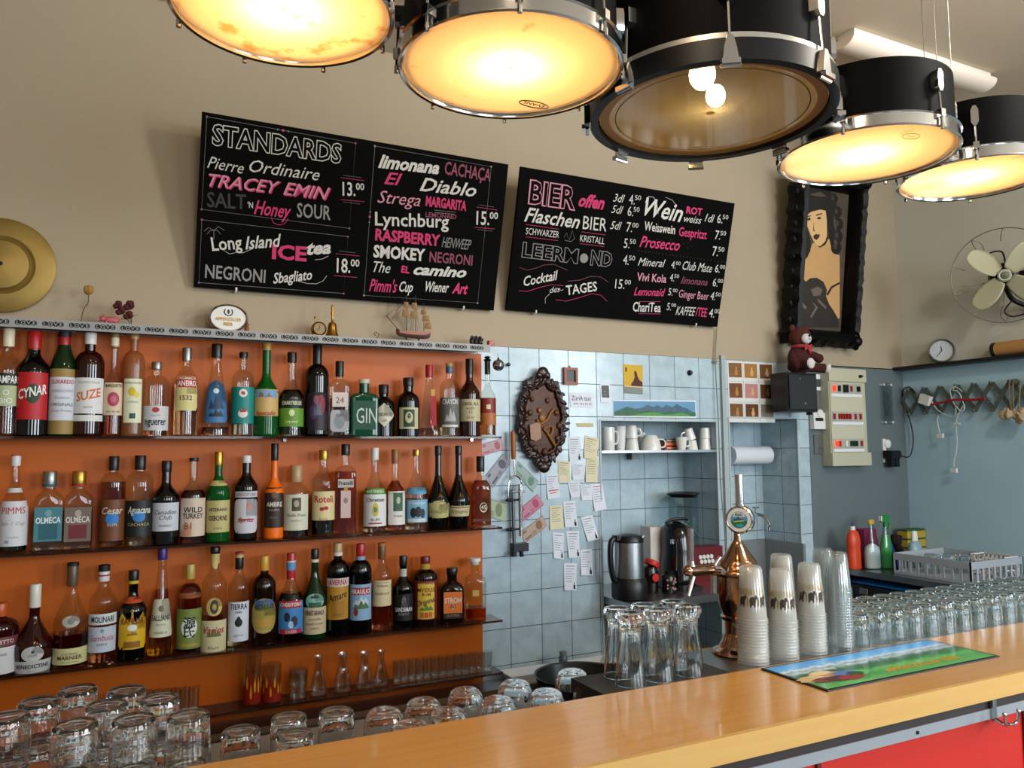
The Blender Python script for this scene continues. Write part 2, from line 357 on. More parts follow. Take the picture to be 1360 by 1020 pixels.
def bottle(row, u, w, top, kind, glassname, label, cap=('k', 30), level=None, liquid=None, n=2, dep=1., labels=(), rot=None, yb=0.):
    """u, w, top: centre, width and top in the photograph; labels: (y0, y1, half width 0-1 of the body, colour, shape, [(text, y, height, colour, kind)])"""
    z0 = SH[row]; y = YBOT+yb; p0 = PY(u, 600, y); X = p0.x
    zt = PY(u, top, y).z; H = zt-z0; R = w/2*mpp(PY(u, 600, y))*1.0
    k = mpp(PY(u, 600, y)); P = prof_r
    t = thing('liquor_bottle', label, 'bottle', (X, y, z0+.0003), 0, ['bottles on the top glass shelf', 'bottles on the middle glass shelf', 'bottles on the third glass shelf'][row])
    ang = -PI/2-math.atan2(X, y)*.75 if rot is None else -PI/2-math.atan2(X, y)+rot
    seg = 40 if n == 2 else 56
    caph = cap[1]*k; fc = (H-caph)/H
    fs = [0, .004, .012, .03]+[i/34 for i in range(2, 35)]; fs = [f for f in fs if f < fc-.012]+[fc-.01, fc, min(.995, fc+.3*(1-fc))]
    def rad(f, a):
        r = P(kind, f)*R
        if f < .012: r *= .90+.1*math.sqrt(f/.012)
        m = min(1, max(0, (r/R-PROF[kind][2])/(1-PROF[kind][2]+1e-6))); q = super_r(a-ang-PI/2, n, dep)
        return r*(q*m+(1-m))
    def ring(f, sc=1., z=None, inset=0.):
        return [Vector((math.cos(a)*(rad(f, a)*sc-inset), math.sin(a)*(rad(f, a)*sc-inset), f*H if z is None else z)) for a in [2*PI*i/seg for i in range(seg)]]
    b = MB(); b.loft([ring(f) for f in fs]); b.build('bottle_body', BODY[glassname], t, world=False)
    if liquid:
        lv = level; ff = [.02]+[f for f in fs if .03 <= f < lv]+[lv]
        b = MB(); b.loft([ring(f, 1, None, .0022) for f in ff]); b.build('liquid', liq(liquid), t, world=False)
    nr = PROF[kind][2]*R
    cc = cap[0]; cr = nr*1.12
    b = MB(); zc = fc*H
    if len(cap) > 2 and cap[2] == 'cork':
        b.lathe([(cr*.8, zc-.002), (cr*.85, zc+caph*.45), (cr*1.15, zc+caph*.45), (cr*1.15, H)], 24)
    elif len(cap) > 2 and cap[2] == 'pour':
        b.lathe([(cr*.9, zc-.002), (cr*.9, zc+caph*.7), (cr*1.35, zc+caph*.78), (cr*.6, zc+caph*.86), (cr*1.2, zc+caph*.93), (cr*.5, H)], 24)
    else:
        b.lathe([(cr*.96, zc-.002), (cr, zc+.002), (cr*1.02, H-.003), (cr*.94, H)], 24)
    met = cc in ('G', 's')
    b.build('cap', mat('cap '+INK.get(cc, cc), INK.get(cc, cc), .32, .85 if met else 0.), t, world=False)
    if len(cap) > 3:  # second band under the cap
        for (c2, h0, h1) in cap[3]:
            b = MB(); b.lathe([(cr*1.05, H-h1*k), (cr*1.05, H-h0*k)], 24); b.build('cap_band', ink(c2), t, world=False)
    def on(x, z, e):   # wrap the plane round the body
        f = max(.002, min(.999, z/H)); r0 = max(P(kind, f)*R, 1e-4)
        if n > 2:      # flat faced
            q = dep*R*P(kind, f)+e; v = Vector((x, -q, z)); return Matrix.Rotation(ang+PI/2, 3, 'Z') @ v
        a = ang+x/r0; return Vector((math.cos(a)*(r0+e), math.sin(a)*(r0+e), z))
    def zz(py): return PY(u, py, y).z-z0
    for li, L in enumerate(labels):
        y0, y1, hw, col, shape, txt = L[:6]; za, zb = zz(y1), zz(y0); zm, hh = (za+zb)/2, (zb-za)/2
        wx = hw*R*(1.0 if n > 2 else 1.35); off = L[6]*R if len(L) > 6 else 0
        b = MB()
        if shape == 'rect': b.grid(lambda s, v: on((s*2-1)*wx+off, za+v*(zb-za), .0007+.0004*li), 14 if n == 2 else 1, 6)
        else:
            def outl(a):
                ca, sa = math.cos(a), math.sin(a)
                if shape == 'oval': return ca, sa
                if shape == 'diamond': q = 1/(abs(ca)+abs(sa)); return ca*q, sa*q
                if shape == 'arch':
                    q = 1/max(abs(ca), abs(sa)); x_, z_ = ca*q, sa*q
                    if z_ > .2: return x_*math.sqrt(max(0, 1-((z_-.2)/.8)**2)), z_
                    return x_, z_
                if shape == 'point':
                    q = 1/max(abs(ca), abs(sa)); x_, z_ = ca*q, sa*q; return x_*(1-.42*(z_+1)/2), z_
                q = (abs(ca)**6+abs(sa)**6)**(-1/6); return ca*q, sa*q
            b.loft([[on(outl(2*PI*i/28)[0]*wx*s+off, zm+outl(2*PI*i/28)[1]*hh*s, .0007) for i in range(36)] for s in (1, .88, .76, .64, .52, .4, .28, .16, .02)], cap0=False)
        lo = b.build('label', mat('label '+INK.get(col, col), INK.get(col, col), .5, var=.04, scale=80), t, world=False)
        for q in txt:
            s_, py, hp, c2 = q[:4]; st = q[4] if len(q) > 4 else ''
            b = MB(); zl_ = zz(py); h = hp*k; dx = off+(q[5]*R if len(q) > 5 else 0)
            e = .0013+.0004*li
            if s_ == '#':     # coloured field
                wq = st*R
                b.grid(lambda s, v: on((s*2-1)*wq+dx, zl_-h/2+v*h, .0003+e-.0006), 8 if n == 2 else 1, 4)
                _lb(b, 'label_field', ink(c2), lo)
                continue
            if s_ == '@':     # disc
                b.loft([[on(dx+math.cos(a*PI/10)*st*R*s, zl_+math.sin(a*PI/10)*h/2*s, e-.0001) for a in range(20)] for s in (1, .5, .03)], cap0=False)
                _lb(b, 'label_emblem', ink(c2), lo); continue
            if s_ == '^':     # hills
                pts = [(-1, 0), (-.6, .5), (-.3, .25), (0, .9), (.3, .4), (.55, .7), (1, .1)]
                for (xa, ha), (xb, hb) in zip(pts, pts[1:]):
                    b.poly([on(dx+xa*st*R, zl_, e), on(dx+xb*st*R, zl_, e), on(dx+xb*st*R, zl_+hb*h, e), on(dx+xa*st*R, zl_+ha*h, e)])
                _lb(b, 'label_emblem', ink(c2), lo); continue
            wmax = 1.8*wx if n > 2 else min(1.8*wx, 1.7*R)
            V, F, W = text2d(s_, .02 if 'b' in st else 0., .3 if 'i' in st else 0.); wt = W*h/.72
            if '/' in st: slope = .25
            else: slope = 0
            wt = min(wt, wmax)
            b.text(s_, lambda xx, yy: on(xx+dx, zl_-h/2+yy+xx*slope, e), w=wt, h=h, fine=True, bold=.02 if 'b' in st else 0., shear=.3 if 'i' in st else 0., align='c')
            _lb(b, 'lettering', ink(c2), lo)
    return t
def _lb(b, name, m, parent):
    o = b.build(name, m, None, world=False, smooth=0); o.parent = parent; return o
B = bottle
# ---- top shelf
B(0, 5, 34, 436, 'std', 'clear', 'clear bottle with black and white band label, first on the top shelf', ('c', 24), .35, 'a06a50', labels=[(497, 513, .95, 'k', 'rect', [('CAMPARI', 505, 10, 'w', 'b')]), (513, 540, .95, 'aab48a', 'rect', [('O', 522, 7, 'w'), ('BIO', 533, 7, 'w')])])
B(0, 40, 41, 440, 'std', 'black', 'dark bottle with tall red cap and red label beside a gold foil bottle', ('r', 24), labels=[(496, 558, .72, 'b3141c', 'rect', [('@', 524, 26, '2c3a22', .42), ('CYNAR', 521, 13, 'w', 'b/')])], rot=.0)
B(0, 80, 32, 441, 'wine', 'green', 'green bottle with red foil neck and straw coloured wrapping', ('9a1420', 24, '', [('k', 0, 7)]), labels=[(491, 577, 1.15, '97793f', 'rect', []), (502, 559, 1.05, 'c9ccd2', 'rect', [('LUXARDO', 508, 5.5, 'r', 'b'), ('MARASCHINO', 520, 3.5, 's'), ('Excelsior', 529, 3.5, 's', 'i'), ('ORIGINALE', 538, 4, 'k'), ('Gran Premio', 546, 3.5, 's', 'i')])])
B(0, 115, 36, 442, 'high', 'redbrown', 'brown bottle with white cap and white label with orange lettering', ('d4d2cc', 15), labels=[(503, 550, .92, 'dcdad6', 'rect', [('AROMATIQUE', 509, 3, 's'), ('SUZE', 525, 12, 'd0641c', 'b/'), ('liqueur', 541, 3, 's')]), (552, 560, .92, 'dcdad6', 'rect', [])])
B(0, 148, 25, 441, 'long', 'clear', 'slender pink liqueur bottle with cream label and round pink flower', ('8f7a5c', 20, '', [('c', 8, 19)]), .30, 'd0705a', labels=[(509, 552, .92, 'd2bd9c', 'rect', [('MARQUETTE', 513, 4, 'd', 'b'), ('@', 531, 19, 'a83c54', .58), ('@', 531, 9, 'c06a78', .28), ('eau de vie', 547, 3, 'd')])])
B(0, 174, 28, 442, 'high', 'frost', 'frosted peach coloured bottle with a yellow lemon label', ('b8895e', 8), labels=[(504, 562, .62, 'd9d8b8', 'rect', [('Limoncello', 509, 3.5, 'd', 'i'), ('@', 521, 12, 'cdb02a', .32, -.1), ('@', 525, 8, 'e0c440', .24, .3), ('crema', 534, 4, 's', 'i'), ('#', 553, 7, '1f5a40', .26)])])
B(0, 205, 32, 481, 'high', 'clear', 'short clear bottle with silver cap and black lettered white label', ('s', 9), .38, 'd89068', labels=[(540, 572, .95, 'c6c6c6', 'rect', [('@', 545, 7, 'b02020', .28), ('zuerich', 552, 3, 's'), ('nguerer', 560, 10, '16161c', 'b')])])
B(0, 245, 30, 462, 'std', 'clear', 'clear bottle with silver cap and pale yellow label with a red band', ('s', 17), .60, 'd8b088', labels=[(502, 546, .85, 'd2c584', 'arch', [('CACHACA', 503, 4, 'w'), ('#', 510, 11, 'b0201c', .9), ('JANEIRO', 510, 7, 'w', 'b'), ('1532', 529, 6, 'd', 'b')])])
B(0, 285, 36, 457, 'cone', 'clear', 'tapering clear bottle with black cap and an arched blue landscape label', ('k', 18), .10, 'b06a40', labels=[(505, 562, .72, '3a6fa0', 'arch', [('^', 544, 24, '24405a', .55), ('^', 554, 12, '1c2c34', .55), ('@', 520, 7, 'c8d4dc', .2)])])
B(0, 321, 29, 468, 'round', 'clear', 'clear bottle with black cap and teal wraparound label', ('k', 7), .16, 'e0d8c8', labels=[(515, 563, 1.1, '0f7f76', 'rect', [('@', 523, 11, 'd8d8d0', .36), ('@', 523, 6, 'a82c30', .2), ('@', 550, 11, 'd8d0c8', .42), ('^', 548, 8, '9a2c28', .3)])])
B(0, 352, 32, 456, 'long', 'bright green', 'bright green bottle with cork stopper and colourful picture label', ('a07a34', 9), labels=[(518, 553, .95, 'c0a060', 'rect', [('#', 524, 10, '6a9ac0', .95), ('^', 528, 14, '8a5a30', .8), ('Appenzeller', 549, 6, 'a01c1c', 'b')])])
B(0, 386, 32, 468, 'long', 'clear', 'clear bottle with black cap and a lime green label', ('k', 13), .55, '3a4c20', labels=[(530, 543, .95, '14140f', 'rect', [('CHARTREUSE', 536, 5, 'd6dcb4', 'b')]), (543, 567, .95, '5f8f28', 'rect', [('@', 549, 9, 'd0dca0', .22), ('Liqueur', 560, 4, 'd6dcb4')])])
B(0, 420, 31, 458, 'round', 'black', 'tall black bottle painted with a red and violet figure', ('k', 26), labels=[(522, 572, .85, '201420', 'round', [('@', 538, 26, '7a1c30', .4, .3), ('@', 548, 20, '4a2a50', .35, -.3), ('^', 552, 24, '506070', .4), ('@', 532, 12, '8a4a58', .22, -.1)])])
B(0, 450, 27, 480, 'square', 'clear', 'square embossed clear bottle with black cap and small pale label', ('k', 20), .5, 'c4b0a6', n=7, dep=.8, labels=[(522, 541, .72, 'd4c4bc', 'rect', [('24', 532, 8, 'd', '')]), (545, 574, .9, 'a8a8ac', 'round', [('@', 560, 20, '8a8c92', .5), ('GIN', 552, 4, 'd')])])
B(0, 483, 37, 504, 'square', 'gin green', 'square green bottle with silver cap and white vertical lettering', ('c0b8a0', 5), n=9, dep=.6, labels=[(533, 571, .8, '0a4a32', 'rect', [('GIN', 552, 21, 'ccd4cc', 'v', .15, 36)])])
B(0, 509, 28, 511, 'squat', 'black', 'squat black apothecary bottle with a cream diamond label', ('k', 12), labels=[(536, 567, .95, 'c9c5b0', 'diamond', [('HENDRICKS', 551, 4.5, 'd', 'b'), ('GIN', 559, 3, 'd')])])
B(0, 542, 30, 502, 'squat', 'black', 'black round shouldered bottle with a cream postage stamp label', ('k', 11), labels=[(542, 570, .70, 'bdb890', 'rect', [('#', 556, 23, '34402c', .5), ('@', 555, 15, 'bdb890', .34), ('@', 553, 7, '34402c', .16)])])
B(0, 570, 26, 485, 'cone', 'clear', 'tapering clear bottle with red cap and a slanting red label', ('9c1a20', 16), .12, 'd8b0a0', n=5, dep=.85, labels=[(525, 566, .32, 'a81c28', 'rect', [('#', 522, 9, 'c8a040', .2)], .35)])
B(0, 597, 26, 483, 'round', 'clear', 'clear bottle with blue banded cork beside a whisky bottle', ('3a5a78', 12, '', [('a8803c', 0, 4)]), .5, 'b8a888', labels=[(529, 568, .98, '60605c', 'rect', [('CRAYON', 534, 7, 'd6d6d0', 'b'), ('^', 560, 20, 'a8a8a0', .6), ('#', 566, 3, 'd0d0c8', .9)])])
B(0, 624, 28, 477, 'low', 'redbrown', 'dark amber whisky bottle with long black cap and cream label', ('k', 20), labels=[(531, 560, 1.0, 'b8ad88', 'rect', [('CAOL ILA', 537, 4, 'd', 'b'), ('AGED', 543, 3, 'd'), ('12', 548, 4, 'd'), ('ISLAY', 555, 3, 'd')])])
B(0, 648, 22, 473, 'long', 'clear', 'tall clear bottle with black pourer at the end of top shelf', ('k', 24, 'pour'), .42, 'a04c1c', labels=[(529, 549, .98, '7c2418', 'rect', [('#', 541, 6, 'd8c8a0', .25)]), (549, 565, .98, 'a8642c', 'rect', [])])
# ---- middle shelf
B(1, 22, 33, 604, 'slope', 'clear', 'clear bottle with white cap and tall white label with red lettering', ('d0d0d0', 14, '', [('r', 0, 1.5)]), .30, '1a0c0a', labels=[(648, 654, .9, 'c8c8c4', 'rect', []), (665, 724, 1.0, 'c8c9cc', 'rect', [('PIMMS', 677, 9, 'b02030', ''), ('No 1 Cup', 694, 5, 's', 'i'), ('London', 712, 3, 's'), ('#', 718, 4, '8890a0', .15, -.4)])])
B(1, 68, 36, 626, 'squat', 'clear', 'flat clear tequila bottle with silver cap and teal label', ('s', 18, '', [('1c5a64', 17, 20)]), .5, 'd8d4cc', n=5, dep=.62, labels=[(673, 718, .88, '3a7480', 'rect', [('@', 681, 9, '6a98a0', .22), ('OLMECA', 690, 8, 'd8e0e0', 'b'), ('#', 705, 20, '1a5560', .6)])])
B(1, 107, 35, 626, 'squat', 'clear', 'flat clear tequila bottle with gold cap and dark red label', ('G', 16, '', [('9a2c1c', 16, 19)]), .5, 'd8c0a8', n=5, dep=.62, labels=[(673, 718, .88, '6a5a50', 'rect', [('@', 681, 9, 'a89888', .22), ('OLMECA', 689, 8, 'd8d0c8', 'b'), ('#', 705, 18, '6a141c', .6)])])
B(1, 152, 31, 606, 'high', 'clear', 'clear bottle with black cap, brown label and a blue oval', ('k', 18), .72, 'b46a38', labels=[(663, 717, .9, '6a3c1c', 'rect', [('@', 688, 16, '2a78c0', .5), ('Cesar', 677, 9, 'c8c0b0', 'bi'), ('RUM', 696, 4, 'c8b890')])])
B(1, 187, 34, 605, 'high', 'clear', 'clear bottle with black cap, black label and a blue oval', ('k', 18), .4, 'd8d0b8', labels=[(664, 711, .9, '141814', 'rect', [('@', 685, 14, '2a78c0', .45), ('Aguacana', 676, 9, 'c8ccc0', 'bi'), ('CACHACA', 695, 4, 'b8a870')])])
B(1, 222, 33, 612, 'low', 'black', 'black bottle with plain white label and black script', ('k', 14), labels=[(667, 704, .95, 'c4c6cc', 'rect', [('Canadian', 679, 6, '1a1a24', 'i'), ('Club', 686, 6, '1a1a24', 'i'), ('WHISKY', 697, 3, 'd')])])
B(1, 258, 31, 608, 'low', 'clear', 'reddish whiskey bottle with cream label and black lettering', ('1a1414', 4), .62, '9c3c20', labels=[(661, 711, 1.0, 'cdb9a4', 'rect', [('WILD', 676, 7, '20201e', 'b'), ('TURKEY', 684, 7, '20201e', 'b'), ('81', 697, 9, '8a3c20', '', -.4), ('#', 703, 14, 'c89070', .4, -.5)])])
B(1, 291, 29, 600, 'low', 'bright green', 'green brandy bottle with gold cap and pale yellow label', ('G', 17), labels=[(638, 645, .8, 'c4b070', 'round', []), (664, 706, 1.05, 'b9ad70', 'rect', [('VETERANO', 676, 4, '201c10', 'b'), ('OSBORNE', 687, 6.5, '201c10', 'b'), ('Solera', 700, 3, 'd', 'i')])])
B(1, 328, 29, 605, 'std', 'black', 'dark bottle with white cap and white angular label with red script', ('d0d0d0', 9), labels=[(652, 660, .9, 'c0bcc0', 'rect', [('ANGOSTURA', 656, 4, 'd')]), (662, 707, .95, 'c4c2c8', 'round', [('@', 672, 11, 'b87878', .25, .3), ('Spritz', 689, 6, '9a1c28', 'bi'), ('#', 689, 2, '9a1c28', .7)])])
B(1, 365, 25, 589, 'long', 'orange', 'opaque orange bottle with black cap and dark brown label', ('k', 22), labels=[(647, 700, .9, '2a1a12', 'rect', [('@', 657, 8, '6a4a34', .3), ('AMBRE', 669, 6, 'd0c8bc', 'b'), ('vodka', 676, 4, 'a08870', 'i'), ('liqueur', 686, 3, '806850')])])
B(1, 394, 33, 618, 'squat', 'clear', 'squat clear bottle with tan stopper and framed picture label', ('a88a62', 21), .35, '1c1408', labels=[(656, 703, .85, 'c8c6b0', 'rect', [('#', 669, 17, '4a4434', .35), ('@', 668, 9, 'a89c80', .2), ('Vieille Poire', 683, 4, 'd', 'i'), ('distillerie', 690, 3, 's')])])
B(1, 430, 30, 598, 'std', 'clear', 'clear bottle with gold cap and cream label with red cherries', ('G', 12), .30, '1c0c06', labels=[(652, 690, .95, 'd0c08c', 'rect', [('Roteli', 662, 9, 'a8201c', 'b'), ('@', 675, 5, 'a0181c', .2, -.15), ('@', 674, 5, 'a0181c', .2, .2), ('Kirsch', 688, 3, 'r')])])
B(1, 459, 28, 590, 'square', 'clear', 'square pink liqueur bottle with black cap and narrow label', ('k', 14), .70, 'd8744c', n=8, dep=.85, labels=[(636, 647, .72, 'b8b0a8', 'rect', [('Fratelli', 641, 5, '20201e', 'b')]), (651, 687, .45, 'c9b0a8', 'rect', [('@', 649, 6, 'G', .18), ('@', 664, 8, '8a7a78', .2)])])
B(1, 498, 30, 595, 'slope', 'clear', 'clear rum bottle with white cap and white and green label', ('d4d0cc', 15), .5, 'e0c4b0', labels=[(648, 656, .98, '4f8a3c', 'rect', [('MARTINIQUE', 652, 4, 'd0d8c0', 'b')]), (656, 698, .98, 'd6d6d2', 'rect', [('Chretien', 663, 5, '20201e', 'b'), ('@', 676, 18, 'c8b050', .28), ('@', 676, 9, '5a7a3a', .18), ('RUM', 689, 4, '20201e'), ('#', 694, 2, 'a82c30', .6)])])
B(1, 525, 26, 597, 'long', 'clear', 'pale amber bottle with brown cap and white label with green picture', ('8a5a28', 18), .62, 'e0a070', labels=[(652, 696, .8, 'd4d2ca', 'rect', [('#', 666, 24, '3a5a40', .5), ('@', 664, 9, 'a8b8a0', .2), ('Grappa', 684, 3, 'd')], .25)])
B(1, 553, 29, 597, 'slope', 'clear', 'clear bottle with gold cap and light blue plum label', ('G', 8), .4, 'e0d0c0', labels=[(647, 656, .85, '5a98b8', 'round', []), (663, 693, .98, '7aa8c4', 'rect', [('Zwetschgen', 667, 3.5, 'w'), ('@', 680, 13, '20242c', .28, -.35), ('@', 679, 14, '20242c', .3, .1), ('@', 681, 12, '2a3038', .25, .5), ('#', 690, 4, 'c8ccc8', .9)])])
B(1, 582, 30, 592, 'armagnac', 'black', 'first of two slender black brandy bottles, its label with a scalloped crown', ('k', 12), labels=[(667, 687, .98, 'b4ac70', 'round', [('Armagnac', 678, 5, '6a6030', 'i')]), (664, 669, .4, 'b4ac70', 'oval', [])])
B(1, 609, 30, 592, 'armagnac', 'black', 'second slender black brandy bottle with a plain banded cream label', ('k', 12), labels=[(671, 685, .98, 'c0b088', 'rect', [('Armagnac', 678, 5, '6a6030', 'i'), ('#', 673, 1.4, '6a5a2c', .9)])])
B(1, 638, 28, 606, 'low', 'clear', 'amber cognac bottle with black cap at the end of middle shelf', ('k', 20), .66, 'b0501c', n=3, dep=.7, labels=[(667, 680, .35, 'd8ccb8', 'oval', [('@', 673, 10, '1c1410', .28), ('45', 673, 5, 'd8ccb8', 'b')], .2), (688, 692, .8, '5a2418', 'rect', [])])
# ---- third shelf
B(2, 10, 44, 800, 'round', 'redbrown', 'dark red bottle with orange cap, cut off by the edge of the shelf row', ('b0501c', 16), labels=[(842, 854, .95, '6a3038', 'rect', [('AMARETTO', 848, 5, 'd0b8b0', 'b')]), (855, 890, .95, 'c4c4c4', 'rect', [('Originale', 864, 4, 'd', 'i')])])
B(2, 55, 46, 775, 'bulb', 'redbrown', 'bulbous dark red bottle with white foil top and white seal label', ('d0ccc0', 29), labels=[(853, 873, .42, 'b8b8b4', 'oval', [('@', 860, 4, 'd', .08), ('DOM', 865, 3, 'd')]), (872, 888, .85, 'b6b6b2', 'rect', [('BENEDICTINE', 879, 5, '20242a', 'b'), ('liqueur', 885, 2.5, 's')])])
B(2, 103, 40, 747, 'slope', 'clear', 'pale bottle with brown foil neck and yellowish cognac label', ('5a4636', 29, '', [('k', 0, 4)]), .32, '9a3a18', labels=[(814, 829, .38, 'a8a49c', 'oval', [('@', 821, 8, '78746c', .2)]), (856, 877, .98, 'c4bd88', 'rect', [('COGNAC', 863, 3, '3a3420'), ('MARNIER', 868, 5, '3a3420', 'b'), ('#', 874, 1, '8a8050', .5)])])
B(2, 144, 33, 750, 'std', 'clear', 'clear anise bottle with black and white cap and white label', ('d4d0d0', 20, '', [('k', 0, 8), ('a02c38', 12, 14)]), .35, 'd89468', labels=[(812, 826, .98, 'ccd0d0', 'rect', [('MOLINARI', 819, 7.5, '101014', 'b')]), (829, 862, .92, 'b4bcc6', 'rect', [('@', 834, 5, '6a8a98', .12), ('Sambuca', 843, 8, 'a83038', 'i'), ('extra', 851, 4, 'd', 'i')])])
B(2, 183, 33, 757, 'low', 'black', 'black coffee liqueur bottle with yellow neck ring and yellow label', ('k', 16, '', [('c8a828', 13, 17)]), labels=[(791, 799, .75, 'c04a24', 'round', []), (806, 858, .92, 'd0a614', 'arch', [('KAHLUA', 821, 8, '7a2418', 'b'), ('@', 830, 8, 'd8dcd8', .35), ('^', 840, 7, '8a6a10', .4), ('#', 852, 8, '8a5a10', .6)])])
B(2, 220, 31, 725, 'cone', 'clear', 'very tall tapering yellow liqueur bottle with violet cap', ('3a2472', 17), .60, 'd0951c', labels=[(794, 843, .95, 'c8c6ac', 'point', [('@', 806, 8, '6a6450', .2), ('GALLIANO', 818, 7, '2a2a26', 'b'), ('liquore', 826, 3, 's'), ('VANILLA', 837, 3, 'd')])])
B(2, 257, 30, 749, 'round', 'clear', 'amber bottle with gold cap and green label with a white circle', ('b09a4c', 18), .78, 'b8641c', labels=[(785, 792, .8, '8a4a1c', 'round', []), (806, 858, .98, '72803a', 'rect', [('@', 830, 25, 'd2d4cc', .66), ('源', 824, 11, '141414', 'b'), ('氏', 836, 11, '141414', 'b'), ('Umeshu', 852, 5, 'c09a3c', 'b')])])
B(2, 289, 31, 726, 'std', 'clear', 'clear rum bottle with black cap, round medal and red lettered label', ('k', 8), .35, 'e0b088', labels=[(735, 748, .38, 'c0a860', 'rect', [('@', 749, 11, 'c4b070', .22)]), (791, 815, .48, 'c4ac68', 'oval', [('@', 803, 18, '3a3420', .32), ('@', 803, 9, 'b09a58', .18)]), (821, 862, .95, 'c8bd94', 'rect', [('Varios', 833, 9, 'a02028', 'bi'), ('^', 842, 12, '5a6a3a', .6), ('Rhum', 856, 4, 'd')])])
B(2, 321, 26, 733, 'std', 'clear', 'clear bottle with black cap and white label with black spade', ('k', 21, '', [('a03c38', 0, 3), ('b8a070', 3, 7)]), .2, 'c8b088', labels=[(797, 849, .98, 'ccd0da', 'rect', [('TIERRA', 803, 7, '14141c', 'b'), ('indio', 810, 3, '14141c', 'b'), ('@', 824, 11, '101014', .36), ('@', 820, 8, '101014', .18), ('agave', 840, 4, 's', 'i')])])
B(2, 354, 30, 738, 'round', 'brown', 'brown bottle with gold cap and oval landscape label', ('c09430', 18), labels=[(792, 838, .98, '9a8a3c', 'oval', [('#', 800, 11, '3a5a88', .75), ('^', 808, 14, '5a6a2c', .8), ('ROSSO', 803, 6, '1c1c14', 'b'), ('#', 824, 10, 'b08a38', .8), ('Liquore', 834, 4, 'c8b070', 'i')])])
B(2, 389, 34, 734, 'slope', 'clear', 'bottle with red and blue neck foil and blue berry label', ('a8242c', 33, '', [('5a8ab8', 12, 22), ('d0c0b0', 10, 12)]), .55, '2a0c0a', labels=[(796, 838, .8, '3a7cb8', 'rect', [('#', 800, 9, 'a02430', .86), ('CHERITORO', 800, 4.5, 'd8d0d0', 'b'), ('@', 816, 12, '182030', .22, -.3), ('@', 822, 14, '20283c', .25, .25), ('@', 826, 9, 'a8c0d8', .2), ('#', 835, 6, 'a02430', .86), ('CASSIS', 835, 3.5, 'd8d0d0')])])
B(2, 420, 30, 729, 'slope', 'green', 'dark green bitters bottle with eagle roundel and cream label', ('k', 14, '', [('c8c0a8', 13, 17)]), labels=[(786, 806, .62, '78b0a0', 'oval', [('#', 801, 7, '2c5c40', .55), ('^', 792, 7, '1c1c18', .4)]), (804, 839, .98, 'bfae8c', 'rect', [('FERNET-BRANCA', 811, 6, '1c1814', 'b'), ('specialita', 819, 3, 'd'), ('fratelli branca', 825, 3, 'd'), ('milano', 831, 3, 'd')])])
B(2, 450, 29, 721, 'high', 'black', 'tall dark bitters bottle with tan cap and ochre label', ('b09468', 16, '', [('d0ccc4', 12, 16)]), labels=[(766, 777, .95, 'c0b8b0', 'rect', [('AVERNA', 771, 7, 'a81c24', 'b')]), (777, 820, .85, 'ad7c1c', 'rect', [('Amaro', 789, 9, '14140f', 'b/'), ('#', 806, 22, '9a6a14', .6), ('siciliano', 813, 3, 'd')])])
B(2, 480, 29, 722, 'high', 'black', 'dark bitters bottle with red cap and blue alpine label', ('a81c28', 16, '', [('8a9ab8', 16, 21)]), labels=[(774, 821, .88, '7fa4c4', 'rect', [('#', 783, 9, 'a02030', .88), ('BRAULIO', 783, 6, 'd8d4d4', 'b'), ('^', 800, 12, 'b8c4cc', .75), ('^', 806, 12, '4a6a3a', .75), ('@', 810, 10, '8a2028', .2, -.45)])])
B(2, 508, 25, 721, 'std', 'clear', 'slim rose coloured bottle with brown cap and cream label', ('6a4a2a', 20, '', [('a86a30', 0, 4)]), .48, 'd8906c', labels=[(769, 803, .92, 'c8b890', 'rect', [('Williams', 776, 3, 'd'), ('#', 772, .8, '8a7a58', .7), ('Edelbrand', 786, 3.5, 'd', 'i')])])
B(2, 536, 27, 738, 'low', 'black', 'black port bottle with a caped figure and white lettering', ('k', 12), labels=[(755, 765, .30, 'b0b0ac', 'rect', []), (787, 822, .9, '0d0d0f', 'rect', [('@', 796, 12, '6a6a68', .2), ('^', 806, 18, '3c3c3c', .35), ('SANDEMAN', 807, 5.5, 'c8c8c4', 'b'), ('PORTO', 813, 3, '90908c')])])
B(2, 565, 32, 739, 'high', 'brown', 'dark rum bottle with red cap and yellow and red label', ('6a1418', 9, '', [('b08a28', 9, 16)]), labels=[(769, 820, .86, '6a1c18', 'rect', [('#', 796, 44, 'd0b03c', .72), ('JAMAICA', 773, 4, 'c8a040'), ('MYERSS', 781, 5, '7a1c14', 'b'), ('RUM', 787, 4, '7a1c14', 'b'), ('Original', 796, 7, '501410', 'bi/'), ('^', 808, 9, '5a7a2c', .6), ('#', 814, 7, 'b04a20', .5)])])
B(2, 600, 31, 754, 'squat', 'brown', 'squat square brown rum bottle with bright orange label', ('k', 8), n=4, dep=.8, labels=[(784, 812, .78, 'd8722a', 'rect', [('STROH', 795, 7, 'd8cfc0', 'b'), ('@', 803, 8, 'd8a070', .18), ('80', 803, 5, '5a2410', 'b')]), (812, 819, .78, '2a1a14', 'rect', [('AUSTRIA', 815, 3, 'b09080')])])
B(2, 630, 28, 741, 'squat', 'clear', 'empty square glass decanter with stopper on the shelf end', ('d8d8d4', 8, 'cork'), .20, 'd07a3c', n=9, dep=.8, labels=[(782, 790, .3, 'c0a458', 'rect', [])])
